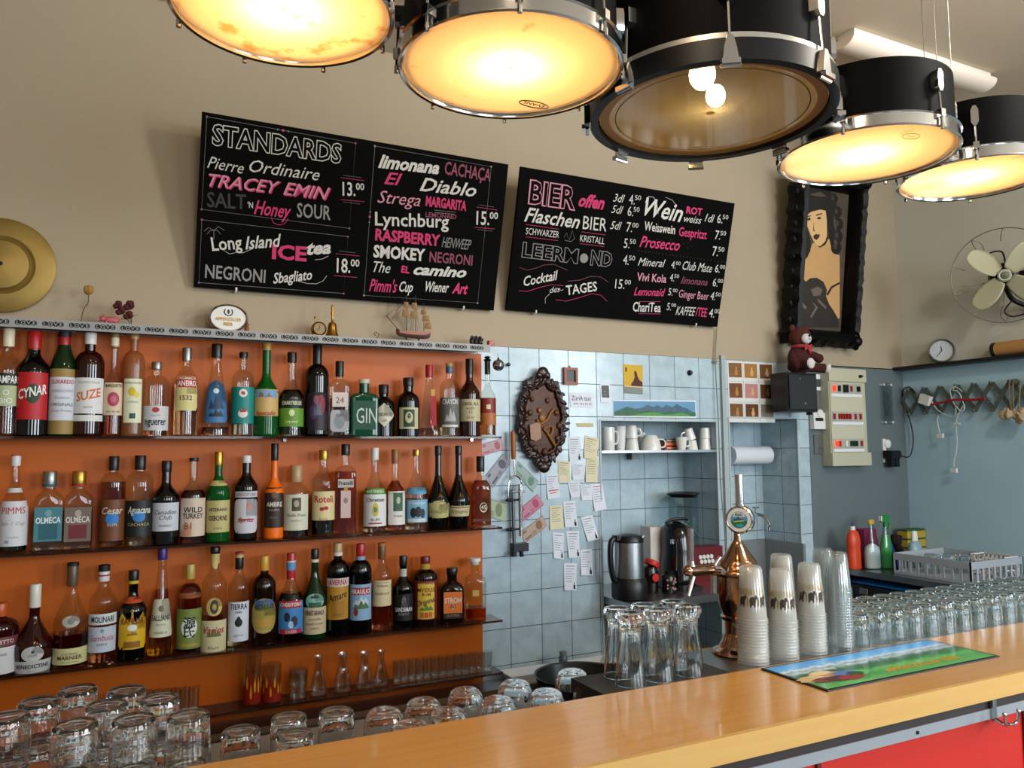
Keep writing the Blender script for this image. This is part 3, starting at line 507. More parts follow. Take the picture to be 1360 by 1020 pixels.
# ================================================================ BAR COUNTER
ZB = 1.10; YC0, YC1 = 1.208, 1.541
def wood_mat(name, c1, c2, rough, coat=0.):
    m, nt, b = nodes(name); N, L = nt.nodes.new, nt.links.new
    tc = N('ShaderNodeTexCoord'); mp = N('ShaderNodeMapping'); mp.inputs['Scale'].default_value = (1.2, 26, 26); L(tc.outputs['Object'], mp.inputs[0])
    n = N('ShaderNodeTexNoise'); n.inputs['Scale'].default_value = 2.5; n.inputs['Detail'].default_value = 7; n.inputs['Distortion'].default_value = .6; L(mp.outputs[0], n.inputs['Vector'])
    mx = N('ShaderNodeMix'); mx.data_type = 'RGBA'; mx.inputs['A'].default_value = srgb(c1); mx.inputs['B'].default_value = srgb(c2); L(n.outputs['Fac'], mx.inputs['Factor'])
    L(mx.outputs['Result'], b.inputs['Base Color']); b.inputs['Roughness'].default_value = rough; b.inputs['Coat Weight'].default_value = coat; b.inputs['Coat Roughness'].default_value = .06
    _m[name] = m; return m
WTOP = wood_mat('varnished honey wood', 'b67e3c', 'ca9650', .22, .5); WEDGE = wood_mat('pale wood edging', 'bc914e', 'c8a05e', .4)
ct = thing('bar_counter', 'long honey coloured wooden bar counter with red front and metal rail', 'bar counter', (1.2, 1.3, 0))
b = MB(); b.box(-2.5, 4.6, YC0+.012, YC1, ZB-.045, ZB); b.build('worktop', WTOP, ct, bevel=.002)
b = MB(); b.box(-2.5, 4.6, YC0, YC0+.012, ZB-.048, ZB+.001); b.build('edging', WEDGE, ct, bevel=.002)
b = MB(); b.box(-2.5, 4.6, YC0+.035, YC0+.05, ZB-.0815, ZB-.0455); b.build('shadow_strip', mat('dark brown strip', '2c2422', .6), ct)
b = MB(); b.box(-2.5, 4.6, YC0+.03, YC0+.034, ZB-.106, ZB-.082); b.build('metal_rail', mat('pale grey rail', '8e9398', .35), ct)
for x in (.93, 1.64, 2.4):
    b = MB(); b.cyl((x, YC0+.031, ZB-.094), (x, YC0+.0275, ZB-.094), .004, seg=12); b.build('screw', mat('dark screw', '3c3c40', .3, .8), ct)
b = MB(); b.box(-2.5, 4.6, YC0+.04, YC0+.06, .05, ZB-.082); b.build('front_panel', mat('red front panel', 'b8281e', .35, spec=.5, var=.04, scale=3), ct)
for x in (1.335, 2.05):
    b = MB(); b.box(x-.006, x+.006, YC0+.034, YC0+.041, .05, ZB-.105); b.build('joint_strip', mat('dark red joint strip', '5a2018', .3), ct)
# double coat hook
hx = PY(1318, 940, YC0+.03).x
hk = thing('coat_hook', 'chrome double coat hook screwed to the metal rail of the counter', 'hook', (hx, YC0+.029, ZB-.085))
b = MB(); b.box(hx-.007, hx+.007, YC0+.024, YC0+.0299, ZB-.112, ZB-.055); b.build('back_plate', CHROME, hk, bevel=.002)
for s in (-1, 1):
    b = MB(); b.tube(smooth_path([(hx, YC0+.026, ZB-.105), (hx+s*.006, YC0+.0, ZB-.112), (hx+s*.022, YC0-.014, ZB-.104), (hx+s*.027, YC0-.016, ZB-.082)]), .0035); b.sphere((hx+s*.027, YC0-.016, ZB-.08), .0055, 10); b.build('hook_arm', CHROME, hk)
# bar runner mat
def runner_mat():
    m, nt, b = nodes('printed alpine bar runner'); N, L = nt.nodes.new, nt.links.new
    uv = N('ShaderNodeUVMap'); s = N('ShaderNodeSeparateXYZ'); L(uv.outputs[0], s.inputs[0])
    n = N('ShaderNodeTexNoise'); n.inputs['Scale'].default_value = 9; n.inputs['Detail'].default_value = 9; n.inputs['Roughness'].default_value = .7; mp = N('ShaderNodeMapping'); mp.inputs['Scale'].default_value = (2.6, 1, 1); L(uv.outputs[0], mp.inputs[0]); L(mp.outputs[0], n.inputs['Vector'])
    a = N('ShaderNodeMath'); a.operation = 'MULTIPLY_ADD'; L(n.outputs['Fac'], a.inputs[0]); a.inputs[1].default_value = .34; L(s.outputs['Y'], a.inputs[2])
    q = N('ShaderNodeMath'); q.operation = 'ADD'; L(a.outputs[0], q.inputs[0]); q.inputs[1].default_value = -.17
    r = N('ShaderNodeValToRGB'); L(q.outputs[0], r.inputs[0]); e = r.color_ramp.elements
    e[0].position = 0; e[0].color = srgb('58a850'); e[1].position = 1; e[1].color = srgb('3c94de')
    for p, c in ((.2, '338c40'), (.32, '54b054'), (.42, '1e7038'), (.53, '22603c'), (.58, '5a7a84'), (.63, 'c0ccd0'), (.68, '6a8a9c'), (.73, 'd0dce4'), (.79, '66aee6')): k = e.new(p); k.color = srgb(c)
    L(r.outputs[0], b.inputs['Base Color']); b.inputs['Roughness'].default_value = .35; b.inputs['Coat Weight'].default_value = .3; return m
A_, B_, C_, D_ = PZ(1004, 890, ZB), PZ(1233, 853, ZB), PZ(1321, 871, ZB), PZ(1109, 919, ZB)
x0, x1, y0, y1 = 1.452, 2.082, 1.318, 1.525
mt = thing('bar_runner', 'green and blue alpine printed rubber bar mat lying on the counter', 'bar mat', (1.77, 1.42, ZB))
b = MB(); b.box(x0, x1, y0, y1, ZB+.0004, ZB+.0035); b.build('rubber_base', mat('black rubber', '0d0d0d', .5), mt, bevel=.0012)
b = MB(); uvl = b.bm.loops.layers.uv.verify(); f = b.f([b.bm.verts.new(p) for p in ((x0+.008, y0+.008, ZB+.0039), (x1-.008, y0+.008, ZB+.0039), (x1-.008, y1-.006, ZB+.0039), (x0+.008, y1-.006, ZB+.0039))])
for l, c in zip(f.loops, ((0, 0), (1, 0), (1, 1), (0, 1))): l[uvl].uv = c
b.build('printed_face', runner_mat(), mt, smooth=0)
b = MB(); b.text('APPENZELLER BIER', flat((x0+.25, y0+.034, ZB+.0041), (1, 0, 0), (0, 1, 0), .0002), w=.28, h=.026, bold=.02); b.build('lettering', mat('gold print', 'c0902c', .5), mt, smooth=0)
# printed people at the left of the mat
rr = random.Random(3)
for nm, pts in (('f0', [(.02, .075, .05, .022, 'b8a070'), (.06, .085, .045, .02, 'c8b088'), (.10, .08, .05, .02, 'a88868'), (.045, .055, .05, .018, '6a3a30'), (.09, .05, .06, .02, '4a2a2a'), (.12, .045, .05, .018, '8a2c28'), (.13, .075, .045, .016, '4a6fa8'), (.075, .10, .04, .014, 'd0bc90'), (.15, .06, .03, .016, '2a4a2c')]),):
    for i, (px_, py_, a, h, c) in enumerate(pts):
        b = MB(); b.poly([(x0+.015+px_+a*math.cos(t*PI/8)*.8*(1+.2*math.sin(3*t)), y0+.004+py_+h*math.sin(t*PI/8), ZB+.0041+i*.00012) for t in range(16)]); b.build('printed_figure', ink(c), mt, smooth=0)
# steel working surfaces behind the counter
ws = thing('bar_sink_unit', 'stainless steel bar surface behind the counter carrying beer tower and glasses', 'bar surface', (1.8, 1.8, ZB-.03))
b = MB(); b.prism([(1.37, YC1+.001, ZB-.0005), (3.3, YC1+.001, ZB-.0005), (3.3, 1.79, ZB-.0005), (1.76, 1.79, ZB-.0005), (1.76, 1.75, ZB-.0005), (1.37, 1.75, ZB-.0005)], (0, 0, -.03)); b.build('steel_top', STEEL, ws, smooth=0)
b = MB(); b.box(1.0, 1.3695, YC1+.001, 1.69, ZB-.03, ZB-.0005); b.build('darkened_bar_top', mat('darkened bar top', '26241f', .6), ws)  # bar surface; the dark of the open gap is put into its colour
b = MB(); b.box(1.0, 3.3, YC1+.02, 1.67, .1, ZB-.031); b.build('cabinet', mat('dark bar cabinet', '2c2c2e', .5), ws)
ZG = EYE-.648
w2 = thing('glass_shelf_board', 'low dark board behind the counter under the upturned tumblers', 'shelf', (.3, 1.75, ZG))
b = MB(); b.box(-1.6, .99, YC1+.002, 1.93, ZG-.03, ZG); b.build('board', mat('dark draining board', '6c6a66', .35), w2)
b = MB(); b.box(-1.6, .99, YC1+.01, 1.9, .1, ZG-.031); b.build('cabinet', mat('dark bar cabinet', '2c2c2e', .5), w2)
bw = thing('back_worktop', 'narrow steel worktop along the tiled wall under the bottle shelves', 'worktop', (1.6, 2.9, EYE-.93))
b = MB(); b.box(-1.8, 3.3, 2.855, 2.979, EYE-.955, EYE-.93); b.build('steel_top', STEEL, bw)
b = MB(); b.box(-1.8, 3.3, 2.852, 2.8549, EYE-.957, EYE-.929); b.build('wooden_edge', mat('brown worktop edge', '5a4634', .5), bw)
b = MB(); b.box(-1.8, 3.3, 2.88, 2.979, .08, EYE-.956); b.build('cabinet', mat('dark bar cabinet', '2c2c2e', .5), bw)
ZSK = .70
b2_ = thing('sink_counter', 'lower dark steel counter in front of the back worktop', 'worktop', (1.6, 2.6, ZSK))
b = MB(); b.box(-1.8, 3.3, 2.30, 2.851, ZSK-.03, ZSK); b.build('steel_top', mat('dull dark steel', '4c4e50', .4, .8), b2_)
b = MB(); b.box(-1.8, 3.3, 2.34, 2.84, .08, ZSK-.031); b.build('cabinet', mat('dark bar cabinet', '2c2c2e', .5), b2_)

# ================================================================ TUMBLERS
TG = glass('clear tumbler glass', 'fbfdfd', 1.45)
def tumbler(name, label, cat, group, h=.097, rt=.043, rb=.036, flutes=12, roundb=False, pts=None, fl=.055):
    """upturned: its thick base is uppermost (built mouth down)"""
    b = MB(); t = .0028; seg = 48
    def mod(a, z):
        f = min(1, max(0, (z-.012)/.02))*min(1, max(0, (h-.004-z)/.01)); return 1+fl*f*(abs(math.cos(flutes*a/2))-.6)
    if roundb: out = [(rt, 0), (rt*1.02, h*.3), (rt*1.0, h*.6), (rt*.93, h*.8), (rt*.80, h*.92), (rt*.62, h*.985), (rt*.5, h)]; inn = [(rt*.45, h*.9), (rt*.72, h*.85), (rt*.88, h*.72), (rt*.95, h*.5), (rt*.94, h*.2), (rt-t, 0)]
    else: out = [(rt, 0), (rt-.0005, .003), (rt-(rt-rb)*.25, h*.25), (rt-(rt-rb)*.5, h*.5), (rt-(rt-rb)*.75, h*.75), (rb, h-.005), (rb-.003, h-.001), (rb-.006, h), (rb*.6, h-.002)]; inn = [(rb*.55, h-.012), (rb-.008, h-.013), (rb-t-.001, h-.018), (rt-(rt-rb)*.5-t, h*.5), (rt-t, .002), (rt-t, 0)]
    if pts: out, inn = pts
    rings = []
    for r, z in out+[(.001, out[-1][1])]: rings.append([Vector((r*mod(2*PI*i/seg, z)*math.cos(2*PI*i/seg), r*mod(2*PI*i/seg, z)*math.sin(2*PI*i/seg), z)) for i in range(seg)])
    ri = [[Vector((r*math.cos(2*PI*i/seg), r*math.sin(2*PI*i/seg), z)) for i in range(seg)] for r, z in [(.001, inn[0][1])]+inn]
    b.loft(rings+ri, False, False)
    # close the rim between the outer and the inner wall
    vs = b.bm.verts[:]; n = seg; first = vs[:n]; last = vs[-n:]
    for i in range(n): j = (i+1) % n; b.f((last[i], last[j], first[j], first[i]))
    bmesh.ops.remove_doubles(b.bm, verts=b.bm.verts[:], dist=1e-5)
    o = b.build(name, TG, None, world=False, smooth=40); tag(o, label, cat, group); return o
proto = {}
def put(kind, loc, rz=0, label=None, group=None):
    o = proto[kind]
    if not o.get('_used'): o['_used'] = 1
    else: o = o.copy(); C.objects.link(o)
    o.location = loc; o.rotation_euler = (0, 0, rz)
    if label: o['label'] = label
    if group: o['group'] = group
    return o
proto['row'] = tumbler('tumbler', 'upturned clear tumbler in the rows at the right end of the counter', 'glass', 'tumblers in rows on the bar', .091, .036, .0335, 10, fl=.022)
y = YC1+.040
for r in range(3):
    x = 1.862+(r % 2)*.036-.004*r
    while True:
        u = FPX*(Vector((x, y+r*.067, -.5)).dot(RT))/Vector((x, y+r*.067, -.5)).dot(FW)+680
        if u > 1385: break
        put('row', (x+random.uniform(-.002, .002), y+r*.067, ZB), random.random()*6, None); x += .0745
HT = .087
proto['big'] = tumbler('tumbler', 'x', 'glass', 'stacked tumblers on the low board', HT, .0405, .0365, 14)
proto['mug'] = tumbler('round_glass', 'x', 'glass', 'round bottomed glasses on the low board', .094, .043, .03, 16, True)
LT = 'upturned fluted tumbler '
placed = []
def drop(u, v, top, kind, dz, label, group=None):
    p = PZ(u, v, top)
    p.y = max(p.y, YC1+.05); p.y = min(p.y, 1.87)
    for q in placed:
        d = Vector((p.x-q[0], p.y-q[1]));
        if d.length < .0815 and abs(dz-q[2]) < .02: return None
    placed.append((p.x, p.y, dz)); return put(kind, (p.x, p.y, ZG+dz+.0003), random.random()*6, label, group)
# double stacks at the left: (u, v) of the uppermost base in the photograph
for u, v, lab in ((10, 950, 'front stack at the frame edge'), (100, 960, 'front stack below the highest glass'), (178, 953, 'second front stack along the counter edge'), (252, 953, 'third front stack, before the orange panel'),
                  (52, 930, 'middle stack left of the highest glass'), (142, 934, 'middle stack just right of the highest glass'), (212, 926, 'middle stack left of the third front stack'), (20, 908, 'rear stack at the frame edge'), (107, 893, 'stack whose top stands highest'), (168, 915, 'rear stack behind the second front stack'), (240, 912, 'rear stack behind the third front stack')):
    o = drop(u, v, ZG+2*HT, 'big', HT+.0006, LT+'on top of the '+lab)
    if o is not None: put('big', (o.location.x, o.location.y, ZG+.0003), 1, LT+'at the foot of the '+lab)
    else: print('SKIP', u, v)
low = [(320, 968, 'big', LT+'low, first to the right of the stacks'), (326, 985, 'big', LT+'low and in front, right of the stacks'), (384, 950, 'big', LT+'low, below the glasses painted with flames'), (392, 972, 'big', LT+'low and in front, below the flame painted glasses'), (447, 943, 'big', LT+'low, below the clear carafes'), (456, 958, 'big', LT+'low and in front, below the clear carafes')]
for u, v, k, l in low: drop(u, v, ZG+HT, k, 0, l)
RL = 'upturned round bottomed glass '
for i, (u, v) in enumerate(((510, 945), (545, 962), (562, 932), (595, 945), (618, 918), (661, 930), (684, 908), (726, 920), (785, 908), (760, 893), (505, 972), (640, 955), (730, 898), (705, 935))):
    drop(u, v, ZG+.088, 'mug', 0, RL+'peeping over the counter edge below the small glass shelf', 'round glasses behind the counter edge')
# ================================================================ DRUM LAMPS
HEAD = None
def head_mat(stain=0.):
    m, nt, b = nodes('stained drum head' if stain else 'warm translucent drum head'); nt.nodes.remove(b); N, L = nt.nodes.new, nt.links.new
    tc = N('ShaderNodeTexCoord'); n = N('ShaderNodeTexNoise'); n.inputs['Scale'].default_value = 14; n.inputs['Detail'].default_value = 8; L(tc.outputs['Object'], n.inputs['Vector'])
    r = N('ShaderNodeValToRGB'); r.color_ramp.elements[0].position = .27+stain; r.color_ramp.elements[0].color = srgb('d8a468'); r.color_ramp.elements[1].position = .36+stain; r.color_ramp.elements[1].color = srgb('f8e6c8'); L(n.outputs['Fac'], r.inputs[0])
    t = N('ShaderNodeBsdfTranslucent'); L(r.outputs[0], t.inputs[0]); d = N('ShaderNodeBsdfDiffuse'); L(r.outputs[0], d.inputs[0])
    x = N('ShaderNodeMixShader'); x.inputs[0].default_value = .25; L(t.outputs[0], x.inputs[1]); L(d.outputs[0], x.inputs[2]); L(x.outputs[0], nt.nodes['Material Output'].inputs[0]); return m
HEAD = head_mat(); STAINED = head_mat(.09)
SHELL = mat('matt black drum shell', '030202', .6, spec=.08); INSIDE = mat('pale drum lining', 'd8c8a8', .7); BULB = mat('glowing bulb', 'ffffff', .5, emis='ffc27a', es=60)
BULB2 = mat('glowing bulb with reflection', 'ffffff', .5, emis='ffd890', es=40)
def drum(x, y, z, r, h, label, nl=8, a0=0., bass=False, cable=True, tilt=(0, 0), bulbs=1.):
    t = thing('drum_lamp', label, 'lamp', (x, y, z), 0, 'drum lamps over the bar')
    rs = r*.955 if not bass else r*.95
    T = Matrix.Translation((x, y, z))
    b = MB(); zi = z+.03
    n = 64; circ = lambda rr, zz: [Vector((x+rr*math.cos(2*PI*i/n), y+rr*math.sin(2*PI*i/n), zz)) for i in range(n)]
    b.loft([circ(rs-.008, z+h), circ(rs, z+h), circ(rs, z+.012), circ(rs-.008, z+.012)], False, False); b.build('shell', SHELL, t)
    b = MB(); b.loft([circ(rs-.0085, z+.013), circ(rs-.0085, z+h-.001)], False, False); b.build('lining', INSIDE if not bass else mat('dark gold drum lining', '6a5c40', .6), t)
    if bass:
        b = MB(); b.loft([circ(rs+.004, z+.045), circ(r, z+.045), circ(r, z-.0), circ(rs-.006, z-.0), circ(rs-.006, z+.012), circ(rs+.004, z+.012), circ(rs+.004, z+.045)], False, False); b.build('wooden_hoop', mat('black wooden hoop', '060505', .4, spec=.3), t)
        b = MB(); b.loft([circ(rs+.004, z+.0455), circ(r*.985, z+.0455), circ(r*.985, z+.058), circ(rs+.001, z+.058)], False, False); b.build('hoop_band', mat('pale metal band', 'a8a49a', .35, .7), t)
        b = MB(); b.loft([circ(rs-.006, z+.012), circ(.01, z+.012)], False, False); b.build('drum_head', thin('clear drum head', 'dcd4bc', 2.2, .06, .2, 'b8b09c'), t)
        b = MB(); b.loft([circ(rs-.010, z+.010), circ(rs-.032, z+.010)], False, False); b.build('head_rim', mat('tan head rim', 'a8783c', .5), t)
        b = MB(); b.loft([circ(rs-.045, z+.0105), circ(rs-.0475, z+.0105)], False, False); b.build('head_ring', mat('black ring line', '14100c', .5), t)
    else:
        b = MB()
        prof = [(rs+.003, .034), (r-.001, .036), (r+.004, .033), (r, .030), (r, .004), (r+.003, .001), (r, -.002), (r-.005, .0), (r-.006, .006), (rs+.001, .010), (rs+.003, .034)]
        b.loft([circ(q, z+k) for q, k in prof], False, False); b.build('hoop', CHROME, t)
        b = MB(); b.loft([circ(rs+.002, z+.008), circ(rs*.5, z+.0085), circ(.004, z+.0085)], False, False); b.build('drum_head', STAINED if 'stained' in label else HEAD, t)
    b = MB()
    if bass:
        b.sphere((x-.02, y+.0, z+.10), (.030, .030, .036), 20); b.sphere((x+.0, y-.02, z+.045), (.022, .022, .026), 20); bb = b.build('bulb', BULB2, t)  # lower sphere added, stands in for the bulb's reflection in the head
        b = MB(); b.cyl((x-.02, y, z+.13), (x-.02, y, z+.19), .018); b.build('lamp_socket', BRASS, t)
        b = MB(); b.loft([circ(rs-.009, z+h-.02), circ(.01, z+h-.02)], False, False); b.build('top_board', mat('worn gold inner board', '8a7440', .6, var=.3, scale=8), t)
    else:
        b.sphere((x, y, z+.066), (.026, .026, .032), 20); b.build('bulb', mat('glowing bulb %d' % int(bulbs*100), 'ffffff', .5, emis='ffca88', es=76*bulbs), t)
        b = MB(); b.cyl((x, y, z+.096), (x, y, z+h-.01), .016); b.cyl((x-rs+.01, y, z+h-.012), (x+rs-.01, y, z+h-.012), .006); b.build('lamp_socket', BLACK, t)
    for k in range(nl):
        a = a0+2*PI*k/nl; c, s = math.cos(a), math.sin(a); R = Matrix.Translation((x, y, z)) @ Matrix.Rotation(a, 4, 'Z')
        hl = min(h-.06, .085 if not bass else .12)
        b = MB(); q = .010 if not bass else .014
        b.loft([[R @ Vector((rs+d, e*w_, zz)) for d, e in ((0, -1), (.019, -.75), (.019, .75), (0, 1))] for zz, w_ in ((hl, q*.5), (hl+.010, q*1.2), (hl+.042, q*1.2), (hl+.054, q*.5))]); b.build('lug', CHROME, t)
        b = MB(); b.cyl(R @ Vector((r+.006, 0, .0 if not bass else -.004)), R @ Vector((rs+.012, 0, hl+.01)), .003, seg=8)
        if bass:
            b.box(-.018, .018, -.012, .006, -.016, -.006, (R @ Matrix.Translation((r+.006, 0, 0)) @ Matrix.Rotation(PI/2, 4, 'Z')))
            b.loft([[R @ Vector((r+d, e*w_, zz)) for d, e in ((-.002, -1), (.012, -.8), (.012, .8), (-.002, 1))] for zz, w_ in ((-.003, .019), (.02, .015), (.045, .007))])
            b.cyl(R @ Vector((r+.006, -.02, -.016)), R @ Vector((r+.006, .02, -.016)), .004, seg=8)
        else:
            b.box(r-.002, r+.012, -.007, .007, .022, .040, R); b.cyl(R @ Vector((r+.006, 0, -.008)), R @ Vector((r+.006, 0, .006)), .0045, seg=8)
        b.build('tension_rod', CHROME, t)
    if cable:
        for k in (0, 1, 2):
            a = a0+.6+2*PI*k/3; b = MB(); p = Vector((x+(rs-.004)*math.cos(a), y+(rs-.004)*math.sin(a), z+h-.003)); b.cyl(p, (p.x, p.y, ZC), .0011, seg=6); b.build('cable', WIRE, t)
    return t
YL = 1.362; ZL = EYE+.76
drum(.236, YL-.015, ZL, .188, .26, 'drum lamp with stained glowing skin, nearest the round brass disc', 8, .2)
l2 = drum(.686, YL, ZL, .223, .27, 'drum lamp with chrome hoop and oval black print on its skin', 8, .39)
drum(1.200, YL, ZL, .277, .26, 'large bass drum lamp with clear skin and black wooden hoop', 8, .21, True)
l4 = drum(1.742, YL+.02, ZL, .220, .172, 'black drum lamp with small faint logo, before the framed portrait', 6, .46, bulbs=.9)
l5 = drum(2.165, YL+.004, ZL, .196, .165, 'smallest drum lamp, hanging before the wall with the fan', 6, .62, bulbs=.75)
def under(x, y, z): return lambda a, b_: Vector((x+a, y-b_, z))
b = MB(); p = PZ(709, 139, ZL+.006); b.text('EVANS', lambda a, c: Vector((p.x-a, p.y+c*1.0-.006, ZL+.0066)), w=.052, h=.012, align='c', bold=.03)
b.build('lettering', mat('black print', '0b0b0b', .6), l2, smooth=0)
b = MB(); e = [Vector((p.x+.036*math.cos(i*PI/12), p.y+.014*math.sin(i*PI/12), ZL+.0062)) for i in range(24)]; b.tube(e, .0012, 6, True); b.build('printed_oval', mat('black print', '0b0b0b', .6), l2)
p = PZ(1208, 182, ZL+.006)
b = MB(); b.text('evd', lambda a, c: Vector((p.x+a, p.y-c, ZL+.0066)), w=.02, h=.01, align='c'); b.tube([Vector((p.x+.024*math.cos(i*PI/12), p.y-.004+.016*math.sin(i*PI/12), ZL+.0062)) for i in range(24)], .0007, 6, True); b.build('lettering', mat('brown print', '6a4424', .6), l4, smooth=0)
# fluorescent batten on the ceiling
a, c = PZ(1112, 62, ZC-.05), PZ(1322, 112, ZC-.05)
ft = thing('fluorescent_fixture', 'long pale fluorescent batten fixed under the ceiling behind the drum lamps', 'ceiling light', (a.x, a.y, ZC))
L_ = c.x-a.x; yy = (a.y+c.y)/2
b = MB(); b.box(a.x+.02, a.x+L_-.02, yy-.03, yy+.05, ZC-.03, ZC-.0005); b.build('housing', mat('white enamel', 'd8d4cc', .4), ft)
b = MB(); b.loft([[Vector((xx, yy+.01+.062*math.cos(t*PI/10)*s, ZC-.03-.04*abs(math.sin(t*PI/10))*s)) for t in range(11)] for xx, s in ((a.x, .9), (a.x+.015, 1), (a.x+L_-.015, 1), (a.x+L_, .9))]); b.build('diffuser', mat('milky diffuser', 'e8dccc', .35), ft)
# ================================================================ MENU BOARDS
BPAINT = mat('black board paint', '050505', .8, spec=.08)
CH = {'w': mat('white chalk', 'c8c6c0', .9), 'p': mat('pink chalk', 'c03a68', .9), 'q': mat('pale pink chalk', 'c88a9c', .9), 'd': mat('faint grey chalk', '3a3a3c', .9), 'e': mat('dull pink chalk', '8a4a5c', .9), 's': mat('grey chalk', '8a8886', .9), 'k': BPAINT}
EY = Vector((0, -.15, .58)).normalized()
def board(xl, xr, zb, h, label):
    t = thing('menu_board', label, 'blackboard', (xl, 2.972, zb)); o = Vector((xl, 2.972, zb)); n = Vector((1, 0, 0)).cross(EY)
    b = MB(); b.prism([o, o+Vector((xr-xl, 0, 0)), o+Vector((xr-xl, 0, 0))+EY*h, o+EY*h], -n*.016); b.build('panel', BPAINT, t, smooth=0)
    e = (xr-xl)
    for fx in (.12, .88):
        q = o+Vector((e*fx, .002, -.004)); b = MB(); b.tube([q+Vector((0, .027, 0)), q+Vector((0, -.008, 0)), q+Vector((0, -.011, .003)), q+Vector((0, -.012, .012))], .004, 8); b.build('support_hook', WHITE, t)
    for fx in (.15, .85): q = o+Vector((e*fx, 0, 0))+EY*h*.96; b = MB(); b.tube([q+n*-.016, Vector((q.x, YB, q.z+.09))], .0012, 6); b.build('hanging_wire', WIRE, t)
    return t, o, n
def chalk(bd, items, lines=()):
    t, o, n = bd; on = lambda u, v: PP(u, v, o, n)
    for it in items:
        s_, u0, v0, u1, v1, hp, col = it[:7]; st = it[7] if len(it) > 7 else ''
        a, c = on(u0, v0), on(u1, v1); ex = (c-a); w_ = ex.length; ex.normalize(); ey = n.cross(ex).normalized()
        if ey.z < 0: ey = -ey
        h = hp*mpp(a); cx = (a+c)/2
        bold = .035 if 'B' in st else (.015 if 'b' in st else 0.); sh = .35 if 'i' in st else 0
        def put_(bo, m, e, dx=0, dy=0, nm='lettering'):
            wb = w_*text2d(s_, bo, sh)[2]/text2d(s_, .05 if 'O' in st else bold, sh)[2]; b = MB(); b.text(s_, lambda x, y: cx+ex*(x+dx)+ey*(y+dy)+n*e, w=wb, h=h, bold=bo, shear=sh, align='c'); b.build(nm, m, t, smooth=0)
        if 'O' in st:       # outlined capitals
            put_(.05, CH[col], .0008); put_(.012, CH['k'], .0012, nm='lettering_core')
        elif 'S' in st:     # capitals with a coloured shadow
            put_(.02, CH['p'], .0006, .004, -.003, 'lettering_shadow'); put_(bold, CH[col], .0010)
        else: put_(bold, CH[col], .0008)
    for j, (col, wd, pts) in enumerate(lines):
        P_ = [on(*p)+n*.001 for p in pts]; b = MB()
        b.tube(P_, wd, 5); b.build('chalk_line', CH[col], t)
def prices(L, extra=''):
    out = []
    for s_, c2, u, v, h in L: wd = h*(.95 if len(s_) == 3 else .58); out += [(s_, u, v, u+wd, v+.8, h, 'w', extra), (c2, u+wd+.5, v-h*.42, u+wd+.5+h*.62, v-h*.42+.6, h*.5, 'w', extra)]
    return out
def frame(pts): return [('s', .0007, pts+[pts[0]])]
def dots(bd, L):
    t, o, n = bd
    for u, v, r, c in L: p = PP(u, v, o, n); b = MB(); b.disc(p+n*.0002, n, [(r, 0), (r, .0008)], 14); b.build('chalk_dot', CH[c], t)
b1 = board(.227, 1.406, EYE+.590, .604, 'wide leaning blackboard headed STANDARDS with cocktail names and prices')
